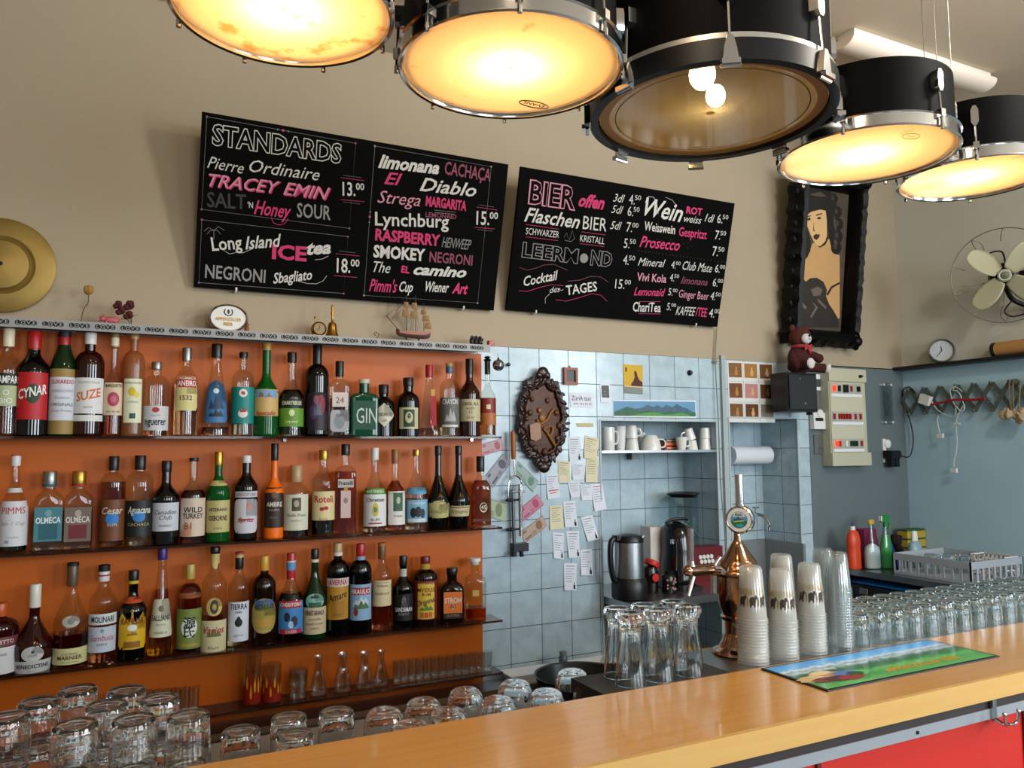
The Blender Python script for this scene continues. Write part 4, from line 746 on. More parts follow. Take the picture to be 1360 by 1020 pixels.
chalk(b1, [('STANDARDS', 281, 191, 453, 216.5, 26, 'w', 'O'), ('Pierre', 275, 222.5, 323, 231, 16, 'w', 'i'), ('Ordinaire', 331, 228, 424, 240, 17, 'w', 'i'), ('TRACEY', 277, 247, 371, 257, 17, 'q', 'iS'), ('EMIN', 376, 258, 437, 265.5, 17, 'q', 'iS'),
    ('SALT', 275, 274.5, 327, 278, 20, 'd', 'b'), ("'N", 329, 276, 336, 276.5, 8, 'w', 'b'), ('Honey', 337, 284, 386, 290, 19, 'p', 'ib'), ('SOUR', 394, 288, 439, 292, 19, 's', 'b'),
    ('Long', 282, 333, 322, 330, 18, 'w', 'b'), ('Island', 326, 331, 375, 327, 17, 'w', 'ib'), ('ICE', 361, 343, 407, 346.5, 19, 'p', 'B'), ('tea', 408, 338, 440, 336, 17, 'w', 'iB'), ('NEGRONI', 272, 368.5, 352, 375.5, 18, 's', 'b'), ('Sbagliato', 363, 376.5, 415, 371, 14, 'w', 'ib'),
    ('limonana', 502, 222, 583, 231, 17, 'w', 'iB'), ('CACHAÇA', 590, 231, 651, 241, 17, 'e', 'b'), ('El', 510, 244, 534, 246.5, 16, 'p', 'ib'), ('Diablo', 557, 253, 632, 261.5, 18, 'w', 'ib'), ('Strega', 501, 269, 558, 274, 17, 'q', 'i'), ('MARGARITA', 565, 273, 619, 280, 13, 'p', 'B'),
    ('LEMONAID', 565, 288, 606, 291, 6.5, 'e', 'b'), ('Lynchburg', 498, 299, 596, 302.5, 18, 'w', 'b'), ('RASPBERRY', 498, 318.5, 584, 326.5, 15, 'p', 'B'), ('HENWEEP', 586.5, 328, 625, 332, 14, 's', 'i'), ('SMOKEY', 495.5, 341, 564, 346.5, 16, 'w', 'B'), ('NEGRONI', 570, 347.5, 627, 352.5, 14, 'e', 'b'),
    ('The', 495.5, 361, 518, 363, 15, 'w', 'i'), ('EL', 532.5, 361.5, 543.5, 363, 9, 'p', 'B'), ('camino', 549, 364, 619, 368.5, 14, 'w', 'iB'), ("Pimm's", 490, 386.5, 527, 388.5, 17, 'p', 'ib'), ('Cup', 530, 387, 548, 388, 14, 'w', 'ib'), ('Wiener', 565, 387, 596, 388.5, 14, 'w', 'ib'), ('Art', 600, 389, 621, 390.5, 14, 'p', 'iB')]
    + prices([('13.', '00', 455, 259.5, 18), ('18.', '00', 447, 361.5, 19), ('15.', '00', 632.5, 298, 18)], 'b'),
    frame([(274.7, 155), (472.3, 190.3), (464, 303.3), (267.8, 278)])+frame([(268, 291.8), (462, 314.3), (456.4, 389.8), (264.3, 375.3)])+frame([(497.8, 194), (652.4, 221.5), (634.2, 402.4), (483.4, 392.2)])
    + [('p', .0011, [(452, 236), (484, 240)]), ('p', .0011, [(452, 265), (484, 268)]), ('p', .0011, [(446, 337), (477, 340)]), ('p', .0011, [(443, 366), (474, 368.5)]), ('p', .0012, [(633, 275), (660, 279)]), ('p', .0012, [(630, 302), (657, 304)]),
       ('s', .0006, [(456, 233), (480, 236)]), ('s', .0006, [(456, 268), (478, 271)]), ('s', .0006, [(450, 333), (472, 336)]), ('s', .0006, [(636, 272), (656, 275)]), ('s', .0006, [(634, 305), (654, 307)]),
       ('w', .0010, [(418, 345), (428, 344), (436, 340)]), ('w', .0010, [(395, 373), (408, 376.5), (420, 377), (429, 373), (434, 366)]), ('p', .0012, [(360, 289), (363, 296), (370, 299), (378, 297), (383, 290)]), ('w', .0009, [(298, 333), (305, 337.5), (314, 335), (322, 336), (336, 330)]),
       ('s', .0010, [(284, 318), (284, 306)]), ('s', .0009, [(271, 307), (277, 302), (284, 306), (290, 301), (298, 306)]), ('s', .0009, [(275, 311), (279, 306), (284, 306), (289, 306), (293, 311)]), ('s', .0008, [(577, 279), (605, 282)]), ('s', .0008, [(577, 282), (603, 284.5)])])
dots(b1, [(274.7, 155, .004, 'e'), (472.3, 190.3, .004, 'e'), (464, 303.3, .004, 'e'), (267.8, 278, .004, 'e'), (268, 291.8, .004, 'e'), (462, 314.3, .004, 'e'), (456.4, 389.8, .004, 'e'), (264.3, 375.3, .004, 'e'), (376, 173.3, .0048, 'p'), (369, 172, .003, 's'), (383, 174.5, .003, 's'),
     (497.8, 194, .004, 's'), (652.4, 221.5, .004, 's'), (634.2, 402.4, .004, 's'), (483.4, 392.2, .004, 's'), (491, 288, .0048, 'p'), (491.5, 281.5, .003, 's'), (490.5, 295, .003, 's')])
b2 = board(1.466, 2.622, EYE+.597, .598, 'leaning blackboard listing beer and wine prices, right of the cocktail board')
chalk(b2, [('BIER', 701, 269, 764, 278, 30, 'q', 'OB'), ('offen', 768, 273.5, 802, 278, 17, 'p', 'iB'), ('Flaschen', 696, 293.5, 769, 303.5, 19, 'w', 'ib'), ('BIER', 773.5, 304, 805, 307.5, 18, 'w', ''), ('SCHWARZER', 698, 311, 742, 316, 9, 'w', ''), ('KRISTALL', 770, 320.5, 802.5, 324.5, 9, 'w', ''),
    ('LEERM', 692.5, 340.5, 767, 349.5, 19, 's', 'O'), ('ND', 783.5, 351, 812, 354, 19, 's', 'O'), ('Cocktail', 696, 380, 742, 371, 13, 'w', 'ib'), ('des', 730, 389, 744, 387.5, 8, 'w', 'i'), ('TAGES', 752, 392, 793, 386, 13, 'w', 'b'),
    ('3dl', 814, 267.5, 829, 269.5, 11, 'w', 'i'), ('5dl', 811.5, 282.5, 827, 284.5, 11, 'w', 'i'), ('5dl', 810, 304, 825, 305.5, 11, 'w', 'i'), ('1dl', 935.5, 294, 948, 296, 11, 'w', 'i'),
    ('Wein', 855, 285.5, 905, 295, 24, 'w', 'ib'), ('ROT', 911, 283, 932, 286, 9, 'p', 'B'), ('weiss', 908, 294.5, 931, 297.5, 10, 'w', 'i'), ('Weisswein', 855, 305.5, 896, 311, 12, 'w', 'b'), ('Gespritzt', 901, 313, 938, 317.5, 12, 'p', 'b'), ('Prosecco', 849, 327.5, 902, 333, 15, 'p', 'ib'),
    ('Mineral', 847, 352.5, 883, 355, 11, 'w', 'i'), ('Club Mate', 906, 358, 945, 362, 12, 'w', 'i'), ('Vivi Kola', 845.5, 372.5, 884.5, 375.5, 11, 'q', 'b'), ('limonana', 904, 376.5, 939, 379.5, 10, 'e', 'i'), ('Lemonaid', 841.5, 392, 883, 393.5, 11, 'p', 'ib'), ('Ginger Beer', 901, 395, 940.5, 398.5, 11, 'q', ''), ('ChariTea', 840, 413.5, 877, 414.5, 13, 'w', 'b'), ('KAFFEE', 897, 418, 923, 419.5, 12, 'w', 'i'), ('/TEE', 923.5, 419.5, 938, 421, 12, 'p', 'b')]
    + prices([('4.', '50', 835, 271, 13), ('6.', '50', 833, 286.5, 13), ('7.', '00', 831.5, 307.5, 13), ('5.', '50', 828, 329, 13), ('4.', '50', 827, 351, 13), ('15.', '00', 816.5, 383, 13), ('6.', '50', 952, 296, 12), ('7.', '50', 949, 317.5, 12), ('7.', '50', 945.5, 339.5, 13), ('4.', '00', 891, 356, 10), ('6.', '00', 949, 361.5, 11), ('4.', '50', 889, 373, 10), ('6.', '00', 946, 380, 11), ('5.', '00', 887, 392, 10), ('4.', '50', 943, 398, 11), ('5.', '00', 885, 411.5, 10), ('4.', '00', 941, 421, 12)]),
    [('p', .0012, [(698, 298), (742, 304.5)]), ('p', .0012, [(772, 308), (804, 312)]), ('p', .0012, [(698, 314.5), (741, 319.5)]), ('p', .0012, [(770, 323.5), (802, 327.5)]), ('p', .0011, [(848, 400.5), (877, 400.5)]), ('p', .0011, [(848, 416.5), (877, 417)]),
     ('e', .0011, [(690, 355), (700, 359), (712, 356), (722, 352), (735, 351), (754, 359)]), ('p', .0012, [(689, 386), (700, 387), (716, 382), (732, 378), (748, 379.5)]), ('e', .0012, [(754, 373.5), (770, 372), (784, 367), (798, 368), (808, 375)]), ('p', .0012, [(738, 398), (752, 400), (770, 395), (786, 390), (798, 392), (806, 400)]), ('w', .0010, [(738, 382), (746, 386), (748, 384)]), ('w', .0010, [(724, 403), (724, 396), (730, 390)]),
     ('w', .0014, [(860, 275), (857, 268), (861, 261), (868, 262), (872, 270), (874, 284)]), ('w', .0010, [(884, 262), (893, 266), (898, 273), (896, 280)]), ('s', .0010, [(749, 315), (752, 309), (756, 319), (760, 306), (763, 317), (758, 321), (750, 319)])])
dots(b2, [(775.5, 343, .021, 's')]+[(848+i*4.6, 333+i*.612, .0011, 's') for i in range(26)]+[(870+random.random()*55, 316+random.random()*14+i*.15, .0009, 's') for i in range(18)])

# ================================================================ FIGURES ON THE TOP LEDGE
ZLD = EYE+.4265; YLD = 2.915
def at(u): return PY(u, 440, YLD).x
# brass disc on the wall
g0, ge = PY(0, 352, 2.985), PY(78, 352, 2.985); gc = Vector((PY(2, 354, 2.985).x, 2.985, g0.z)); gr = .155
gd = thing('brass_gong', 'big round dull brass disc hung on the wall above the ledge', 'gong', gc)
b = MB(); b.disc((gc.x, 2.992, gc.z), (0, -1, 0), [(gr-.004, 0), (gr, .004), (gr, .010), (gr-.006, .014), (gr*.62, .018), (gr*.56, .012), (gr*.5, .026), (gr*.2, .034), (.004, .036)], 64); b.build('disc', mat('dull brass', '8a7238', .5, .55, var=.35, scale=9), gd)
b = MB(); b.disc((gc.x, 2.957, gc.z), (0, -1, 0), [(.007, 0), (.006, .004)], 16); b.build('boss', DARK, gd)
X = at(107); t = thing('dried_flower', 'single dried yellow rosebud on a thin bent stem', 'dried flower', (X, YLD, ZLD))
p = [PY(107, 424, YLD), PY(111, 411, YLD), PY(117, 402, YLD), PY(117.5, 392, YLD)]; p[0].z = ZLD
b = MB(); b.tube(smooth_path(p), .0013, 6); b.build('stem', mat('dry stem', '3a3020', .8), t)
c = PY(117.5, 386, YLD); b = MB(); b.sphere(c, (.013, .013, .015), 12)
for k in range(5): a = k*1.256; b.sphere(c+Vector((.007*math.cos(a), .007*math.sin(a), .003)), (.009, .009, .014), 8)
b.build('bud', mat('dried yellow petals', '9a7434', .8, var=.3, scale=80), t)
t = thing('pig_figurine', 'small pink toy pig on the ledge beside dark red dried roses', 'figurine', (at(148), YLD, ZLD))
c = PY(148, 420, YLD); c.z = ZLD+.018; b = MB(); b.sphere(c, (.027, .012, .013), 14); b.sphere(c+Vector((-.025, 0, .003)), (.011, .009, .010), 10); b.cyl(c+Vector((-.033, 0, .0)), c+Vector((-.040, 0, -.001)), .005)
for s in (-1, 1): b.sphere(c+Vector((-.022, s*.006, .013)), (.004, .003, .005), 8)
for dx in (-.015, .015):
    for s in (-1, 1): b.cyl(c+Vector((dx, s*.006, -.006)), c+Vector((dx, s*.006, -.018)), .0042, .0035, 8)
b.tube(smooth_path([c+Vector((.026, 0, .003)), c+Vector((.031, .003, .008)), c+Vector((.034, 0, .003))]), .0014, 6); b.build('body', mat('pink toy plastic', 'b05a5c', .5), t)
t = thing('dried_roses', 'bunch of dark red dried roses lying on the ledge', 'dried flowers', (at(172), YLD, ZLD))
for i, (u, v, r) in enumerate(((156, 405, .013), (171, 406, .016), (160, 413, .014), (170, 419, .014))):
    c = PY(u, v, YLD-.01); b = MB()
    for k in range(7): a = k*2.4; b.sphere(c+Vector((r*.5*math.cos(a), r*.3*math.sin(a), r*.5*math.sin(a*1.7))), r*.62, 8)
    b.build('rose', mat('dark red petals', '4a1216', .85, var=.3, scale=60), t)
    q = Vector((at(174), YLD-.01, ZLD+.001)); b = MB(); b.tube(smooth_path([c, (c+q)/2+Vector((.004, 0, -.002)), q]), .0012, 6); b.build('stem', mat('dry stem', '3a3020', .8), t)
b = MB(); b.tube(smooth_path([PY(174, 424, YLD), PY(178, 419, YLD), PY(183, 419, YLD)]), .0009, 5); b.build('twig', mat('dry stem', '3a3020', .8), t)
# oval beer sign
c = PY(303, 422, YLD+.01); so = thing('oval_sign', 'small oval white sign with chrome rim and gold lettering on the ledge', 'sign', (c.x, c.y, ZLD))
ow, oh = .068, .050; c.z = ZLD+oh+.001
el = lambda k, y_: [Vector((c.x+ow*k*math.cos(i*PI/24), c.y+y_, c.z+oh*k*math.sin(i*PI/24))) for i in range(48)]
b = MB(); b.loft([el(.90, .012), el(1, .008), el(1, -.006), el(.93, -.012), el(.86, -.008), el(.86, .0)]); b.build('rim', CHROME, so)
b = MB(); b.loft([el(.87, .004), el(.87, -.007), el(.02, -.009)]); b.build('face', mat('white enamel face', 'cfd0ca', .3), so)
fo = lambda z: flat((c.x, c.y-.0095, c.z+z), (1, 0, 0), (0, 0, 1), .0005)
b = MB(); b.text('APPENZELLER', fo(-.010), w=.088, h=.011, align='c', bold=.03); b.text('BIER', fo(-.028), w=.032, h=.012, align='c', bold=.03); b.build('lettering', mat('gold print', 'a8902c', .5), so, smooth=0)
b = MB(); b.tube([Vector((c.x+.014*math.cos(a*PI/10+PI*.75), c.y-.0095, c.z+.021+.013*math.sin(a*PI/10+PI*.75))) for a in range(16)], .0018, 6); b.sphere((c.x, c.y-.009, c.z+.022), (.004, .0015, .008), 8); b.build('emblem', mat('dark grey print', '2a2c2a', .6), so)
t = thing('small_figurine', 'tiny brown figurine half hidden behind the oval sign', 'figurine', (at(327), YLD+.03, ZLD)); cx = at(327)+.006
b = MB(); b.lathe([(.009, ZLD), (.011, ZLD+.004), (.007, ZLD+.012), (.009, ZLD+.022), (.005, ZLD+.030)], 12, Matrix.Translation((cx, YLD+.03, 0))); b.sphere((cx, YLD+.03, ZLD+.035), .008, 10); b.build('body', mat('brown glazed clay', '7a4a2a', .4), t)
# brass clock and bell
cx = at(423); t = thing('desk_clock', 'small old brass clock beside the bell on the ledge', 'clock', (cx, YLD, ZLD))
b = MB(); b.disc((cx, YLD+.016, ZLD+.030), (0, -1, 0), [(.022, 0), (.027, .004), (.027, .028), (.023, .034), (.021, .030)], 28); b.build('case', BRASS, t)
b = MB(); b.disc((cx, YLD-.0148, ZLD+.030), (0, -1, 0), [(.0205, 0), (.0205, .001)], 28); b.build('dial', mat('old ivory dial', '8a7448', .5), t)
b = MB(); b.cyl((cx, YLD-.0165, ZLD+.030), (cx+.001, YLD-.0165, ZLD+.046), .0009, seg=6); b.cyl((cx, YLD-.0165, ZLD+.030), (cx-.009, YLD-.0165, ZLD+.024), .0009, seg=6); b.build('hand', BLACK, t)
b = MB(); b.box(cx-.02, cx+.02, YLD-.012, YLD+.014, ZLD, ZLD+.008); b.cyl((cx-.012, YLD, ZLD+.054), (cx-.014, YLD, ZLD+.072), .002); b.sphere((cx-.014, YLD, ZLD+.073), .004, 8); b.build('foot', BRASS, t)
cx = at(439); t = thing('hand_bell', 'brass hand bell with long turned handle on the ledge', 'bell', (cx+.008, YLD, ZLD)); T = Matrix.Translation((cx+.004, YLD-.01, ZLD))
b = MB(); b.lathe([(.027, 0), (.026, .004), (.020, .016), (.0165, .034), (.0155, .048), (.012, .055), (.004, .058)], 32, T); b.build('bell_body', BRASS, t)
b = MB(); b.lathe([(.003, .056), (.005, .060), (.0035, .064), (.006, .072), (.004, .080), (.0065, .090), (.004, .102), (.006, .112), (.0025, .124)], 16, T); b.build('handle', mat('turned brass handle', 'a8843c', .35, 1.), t)
# curly wire
t = MB(); c = PY(499, 440, YLD); t.tube(smooth_path([(c.x-.01, YLD, ZLD+.0015), (c.x+.006, YLD, ZLD+.010), (c.x+.012, YLD, ZLD+.024), (c.x, YLD, ZLD+.032), (c.x-.006, YLD, ZLD+.024), (c.x+.002, YLD, ZLD+.019)], 6), .0014, 6)
tag(t.build('wire_spiral', mat('copper wire', '6a5038', .4, .8), loc=(c.x, YLD, ZLD)), 'curled piece of thin copper wire standing on the ledge', 'wire')
# sailing ship
sx = lambda u: PY(u, 430, YLD-.005).x; Y0 = YLD-.005
t = thing('model_ship', 'small wooden model sailing ship with brown sails on the ledge', 'model ship', (sx(548), Y0, ZLD)); zb = ZLD+.016
b = MB(); xs = [526, 530, 540, 552, 562, 568, 571]; hw = [.001, .008, .012, .013, .012, .010, .008]; tops = [.034, .030, .026, .025, .027, .032, .036]; bots = [.014, .006, .002, .0, .0, .002, .008]
b.loft([[Vector((sx(u), Y0+w_*k, zb+z)) for k, z in ((-1, tp), (-1, (tp+bt)/2), (-.5, bt), (.5, bt), (1, (tp+bt)/2), (1, tp))] for u, w_, tp, bt in zip(xs, hw, tops, bots)]); b.build('hull', mat('dark varnished hull', '3a1c14', .4, var=.3), t)
b = MB(); b.loft([[Vector((sx(u), Y0+w_*1.03*k, zb+z)) for k, z in ((-1, tp), (-1, tp-.012), (1, tp-.012), (1, tp))] for u, w_, tp in zip(xs[1:], hw[1:], tops[1:])]); b.build('gunwale', mat('pale pink wood', '9a5c48', .5), t)
b = MB()
for u in (540, 556): b.cyl((sx(u), Y0, ZLD), (sx(u), Y0, zb+.004), .003, .0045, 10)
b.box(sx(530), sx(562), Y0-.012, Y0+.012, ZLD, ZLD+.003); b.build('stand', mat('dark stand wood', '22120c', .5), t)
def zt_(v): return PY(548, v, Y0).z
b = MB()
for u, v in ((540, 393), (552, 392), (563, 402)): b.cyl((sx(u), Y0, zb+.02), (sx(u), Y0, zt_(v)), .0014, seg=6)
b.cyl((sx(530), Y0, zb+.028), (sx(513), Y0, zt_(422)), .0014, seg=6); b.build('mast', mat('dark mast wood', '2c1c10', .6), t)
SAIL = mat('brown sailcloth', '8a6c48', .8, var=.2, scale=40)
for u, v0, v1, wd in ((539, 402, 410, 9), (538, 412, 422, 12), (550, 402, 411, 10), (549, 413, 424, 13), (562, 410, 417, 10), (565, 418, 426, 13), (568, 427, 436, 12)):
    cc = Vector((sx(u), Y0, 0)); w_ = wd*.0026; z0_, z1_ = zt_(v1), zt_(v0)
    b = MB(); b.grid(lambda i, j: Vector((cc.x+(i-.5)*w_*(1-.25*j), Y0-.004-.008*math.sin(PI*j)*math.sin(PI*i), z0_+(z1_-z0_)*j)), 6, 5); o = b.build('sail', SAIL, t)
b = MB(); mast = [Vector((sx(540), Y0, zt_(394))), Vector((sx(552), Y0, zt_(393)))]
for q in (Vector((sx(513), Y0, zt_(422))), Vector((sx(520), Y0, zt_(427)))):
    for m_ in mast: b.tube([q, m_], .0005, 4)
for s in (-1, 1):
    for u in (538, 546, 556): b.tube([Vector((sx(u), Y0+s*.012, zb+.026)), mast[0] if u < 545 else mast[1]], .0004, 4)
b.build('rigging', mat('dark thread', '2a2218', .8), t)
# three wise figures on one base
c = PY(632, 455, YLD); t = thing('monkey_figurine', 'small dark figurine of three seated monkeys in a row', 'figurine', (c.x, YLD, ZLD)); DKS = mat('dark carved stone', '1c1614', .5)
b = MB(); b.box(c.x-.03, c.x+.03, YLD-.012, YLD+.012, ZLD, ZLD+.005); b.build('base', DKS, t, bevel=.001)
for k in (-1, 0, 1):
    x = c.x+k*.018; b = MB(); b.sphere((x, YLD, ZLD+.017), (.0098, .009, .015), 12); b.sphere((x, YLD-.002, ZLD+.034), (.0078, .0075, .0082), 12); b.sphere((x, YLD-.009, ZLD+.032), (.004, .003, .004), 8)
    for s in (-1, 1): b.tube(smooth_path([(x+s*.009, YLD-.002, ZLD+.022), (x+s*.0105, YLD-.008, ZLD+.027), (x+s*.005, YLD-.010, ZLD+.033-(k*.004))]), .0028, 6); b.sphere((x+s*.005, YLD-.008, ZLD+.008), (.005, .007, .005), 8)
    b.build('monkey', DKS, t)
c = PY(657, 453, YLD-.02); b = MB(); b.box(-.012, .012, -.012, .012, 0, .022); t = thing('red_cube', 'small translucent red die at the end of the ledge', 'die', (c.x-.018, YLD-.02, ZLD)); o = b.build('cube_body', mat('red die plastic', 'a01c24', .25), t, world=False, bevel=.003)
b = MB()
for dx, dz in ((-.005, .006), (.005, .016), (0, .011)): b.disc((dx, -.0119, dz), (0, -1, 0), [(.0016, 0), (.0016, .0004)], 10)
b.build('pips', mat('pale pips', 'c8a0a0', .5), t, world=False)
# mirror ball hanging from the ledge end
c = PY(662, 485, 2.875); t = thing('mirror_ball', 'tiny mirror ball hanging from the end of the ledge', 'disco ball', c)
b = MB(); r = .0245
for i in range(12):
    th0, th1 = -PI/2+PI*i/12+.02, -PI/2+PI*(i+1)/12-.02; n = max(4, int(22*math.cos((th0+th1)/2)))
    for j in range(n):
        a0_, a1_ = 2*PI*j/n+.02, 2*PI*(j+1)/n-.02; b.poly([c+Vector((r*math.cos(h)*math.cos(a), r*math.cos(h)*math.sin(a), r*math.sin(h))) for a, h in ((a0_, th0), (a1_, th0), (a1_, th1), (a0_, th1))])
b.build('mirror_tiles', CHROME, t, smooth=0)
b = MB(); b.sphere(c, r*.975, 20); b.build('core', mat('dark grey core', '303030', .5), t)
b = MB(); b.cyl(c+Vector((0, 0, r-.001)), c+Vector((0, 0, r+.006)), .004); b.tube([c+Vector((0, 0, r+.005)), Vector((c.x-.004, c.y, ZLD-.03))], .0008, 6); b.build('hanger', DARK, t)
c = PY(676, 484, 2.985); b = MB(); b.sphere((c.x, 2.988, c.z), .0085, 14); b.cyl((c.x, 2.985, c.z), (c.x, YB-.001, c.z), .004)
tag(b.build('ball_hook', mat('dark chrome', '55585a', .15, 1.), loc=(c.x, 2.988, c.z)), 'small dark chrome ball knob on the tiles beside the mirror ball', 'knob')
# ================================================================ THINGS ON THE TILED WALL
# carved oval plaque
c = PY(718, 556, 2.99); cp = thing('carved_plaque', 'dark carved wooden oval plaque with relief figure on the tiled wall', 'plaque', (c.x, YB-.001, c.z))
WD = mat('dark carved walnut', '2a140c', .28, var=.35, scale=25, bump=.3, bscale=60); WD2 = mat('worn walnut relief', '4e2a12', .42, spec=.3, var=.5, scale=22, bump=.5, bscale=40); WD3 = mat('pale carved limewood', '8a5a28', .4, var=.2)
k = mpp(c); RX, RZ = .118, .188
def ov(a, q, y_): return Vector((c.x+RX*q*math.cos(a), y_, c.z-.005+RZ*q*math.sin(a)))
b = MB(); n = 96
def scal(a): return 1+.05*math.sin(a*10)*(.6+.4*math.cos(a*4))+.025*math.sin(a*23)+.09*math.exp(-((a-PI/2)/.22)**2)+.10*math.exp(-((a-3*PI/2)/.15)**2)+sum(.10*math.exp(-((a-q)/.13)**2) for q in (.95, PI-.95))
b.loft([[ov(2*PI*i/n, scal(2*PI*i/n)*q, y_) for i in range(n)] for q, y_ in ((1, 2.998), (1.02, 2.978), (.97, 2.962), (.86, 2.965), (.80, 2.958), (.76, 2.960), (.72, 2.972))], cap1=False); b.build('carved_frame', WD, cp)
b = MB(); b.loft([[ov(2*PI*i/48, q*(1+0*i), y_) for i in range(48)] for q, y_ in ((.80, 2.974), (.4, 2.968), (.02, 2.966))]); b.build('field', WD2, cp)
b = MB()
for i in range(18):
    a = 2*PI*i/18+.1; p = ov(a, .93, 2.964); R_ = Matrix.Rotation(-a*1.0+i*.9, 3, 'Y'); b.sphere(p, (.021, .007, .010), 8, R_); p2 = ov(a+.17, 1.0+.04*math.sin(i*2.3), 2.966); b.sphere(p2, (.013, .006, .007), 8, R_); b.sphere(ov(a+.09, .86, 2.962), (.007, .005, .007), 6)
for q, s in ((PI/2, 1), (-PI/2, -1)):
    p = ov(q, 1.08, 2.962); b.sphere(p, (.028, .014, .026), 10); b.sphere(p+Vector((.02, 0, -.012*s)), (.016, .012, .016), 8); b.sphere(p+Vector((-.02, 0, -.012*s)), (.016, .012, .016), 8)
b.build('scroll_ornament', WD, cp)
b = MB(); f0 = lambda u, v: PY(u, v, 2.962)
b.tube(smooth_path([f0(713, 557), f0(718, 563), f0(727, 557), f0(731, 549), f0(736, 543)]), [.006]*24+[.004], 8); b.tube(smooth_path([f0(722, 569), f0(728, 577), f0(735, 588), f0(738, 592)]), .0062, 8); b.tube(smooth_path([f0(722, 569), f0(732, 566), f0(734, 572), f0(730, 580)]), .0055, 8)
b.sphere(f0(717, 545), (.012, .007, .012), 10); b.sphere(f0(720, 555), (.016, .008, .020), 10); b.build('carved_figure', WD3, cp)
b = MB(); b.prism([f0(703, 564), f0(713, 561), f0(717, 564), f0(718, 582), f0(711, 586), f0(704, 583)], (0, -.006, 0)); b.build('carved_shield', WD3, cp, bevel=.002)
b = MB()
for u, v, r in ((708, 530, .010), (728, 532, .012), (740, 548, .013), (744, 565, .014), (742, 582, .013), (712, 595, .013), (725, 600, .015), (735, 603, .010), (705, 548, .012), (701, 556, .010)): b.sphere(f0(u, v)+Vector((0, .003, 0)), (r, .006, r*1.1), 8)
b.build('carved_foliage', WD2, cp)
# flat things on the wall
def sheet(name, label, cat, quad, m, group=None, y=2.9985, curl=.004):
    P_ = [PY(u, v, y) for u, v in quad]   # tl, tr, br, bl
    cc = sum(P_, Vector())/4; t = thing(name, label, cat, cc, 0, group)
    def fn(i, j):
        p = (P_[3]*(1-i)+P_[2]*i)*(1-j)+(P_[0]*(1-i)+P_[1]*i)*j; p.y = y-curl*(1-j)**2; return p
    b = MB(); b.grid(fn, 2, 6); o = b.build('sheet', m, t)
    b = MB()
    return t, fn
def mark(t, fn, x0, x1, y0, y1, m, name='print', e=.0006):
    b = MB(); b.grid(lambda i, j: fn(x0+(x1-x0)*i, y0+(y1-y0)*j)+Vector((0, -e, 0)), 1, 4); b.build(name, m, t)
def wtext(t, fn, s, x0, x1, y0, hgt, m, e=.0007, bold=0., shear=0.):
    V, F, W = text2d(s, bold, shear); b = MB(); vs = [b.bm.verts.new(fn(x0+(x1-x0)*x/W, y0+hgt*y/.72)+Vector((0, -e, 0))) for x, y in V]
    for f in F: b.f([vs[i] for i in f])
    b.build('lettering', m, t, smooth=0)
INKG = mat('grey print lines', '6a6c78', .8); INKD = mat('dark print', '15151c', .7)
rec = [((755, 580), (770, 580), (772, 612), (756, 613), 'p'), ((777, 578), (796, 583), (791, 612), (775, 608), 'c'), ((741, 611), (757, 613), (757, 640), (742, 641), 'c'), ((760, 615), (776, 617), (775, 637), (760, 637), 'p'), ((779, 606), (795, 606), (792, 641), (777, 640), 'c'), ((725, 630), (742, 629), (744, 660), (727, 663), 'o'),
       ((754, 640), (770, 640), (769, 660), (758, 661), 'p'), ((771, 645), (786, 645), (786, 664), (772, 664), 'p'), ((785, 643), (800, 642), (805, 676), (789, 679), 'r'), ((730, 672), (747, 671), (748, 702), (730, 704), 'c'), ((748, 666), (764, 665), (767, 700), (750, 700), 'b'), ((771, 687), (787, 684), (795, 716), (780, 719), 'b'),
       ((734, 707), (749, 708), (748, 743), (735, 741), 'b'), ((752, 705), (769, 705), (770, 740), (755, 741), 'b'), ((771, 730), (786, 729), (787, 764), (771, 764), 'b'), ((749, 748), (766, 748), (765, 784), (749, 784), 'b')]
words_ = ['top right of the carved plaque foot, bottle stamp', 'top yellowish one beneath the masking tape', 'yellowish one left of the short white slip', 'short white slip between two yellowish ones', 'yellowish one beside the recess edge', 'with handwritten orange line, outermost left',
          'short one above the middle of the cluster', 'short one tucked under the red headed slip', 'with red heading, outermost right', 'greenish cream one, left of a bottle stamped slip', 'bottle stamped one in the middle of the cluster', 'tilted one with bottle stamp, low on the right', 'curling one with bottle stamp, low on the left', 'bottle stamped one right of the curling slip', 'bottle stamped one beside the kettle', 'lowest slip of all, bottle stamped']
for (tl, tr, br, bl, kd), wl in zip(rec, words_):
    t, fn = sheet('receipt', 'paper slip on the tiles, '+wl, 'paper slip', (tl, tr, br, bl), CREAM if kd == 'c' else PAPER, 'paper slips stuck to the tiled wall', 2.9985-random.random()*.001, .005)
    for q in range(6): mark(t, fn, .12, .45+.4*random.random(), .78-q*.09, .79-q*.09+.006, INKG, 'print_line')
    mark(t, fn, .15, .85, .88, .905, INKG if kd != 'r' else mat('red heading', 'b02c40', .7), 'heading')
    if kd in 'b' or tl == (755, 580): mark(t, fn, .74, .90, .05, .20, INKD, 'bottle_stamp'); mark(t, fn, .79, .85, .20, .30, INKD, 'bottle_stamp')
    if kd == 'o': mark(t, fn, .12, .88, .30, .34, mat('orange handwriting', 'c05a20', .7), 'handwriting'); mark(t, fn, .2, .7, .20, .24, mat('orange handwriting', 'c05a20', .7), 'handwriting')
t, fn = sheet('masking_tape', 'strip of yellowish masking tape stuck to the tiles', 'tape', ((765, 562), (788, 562), (788, 567), (767, 567)), mat('masking tape', 'c4b48c', .8), curl=0)
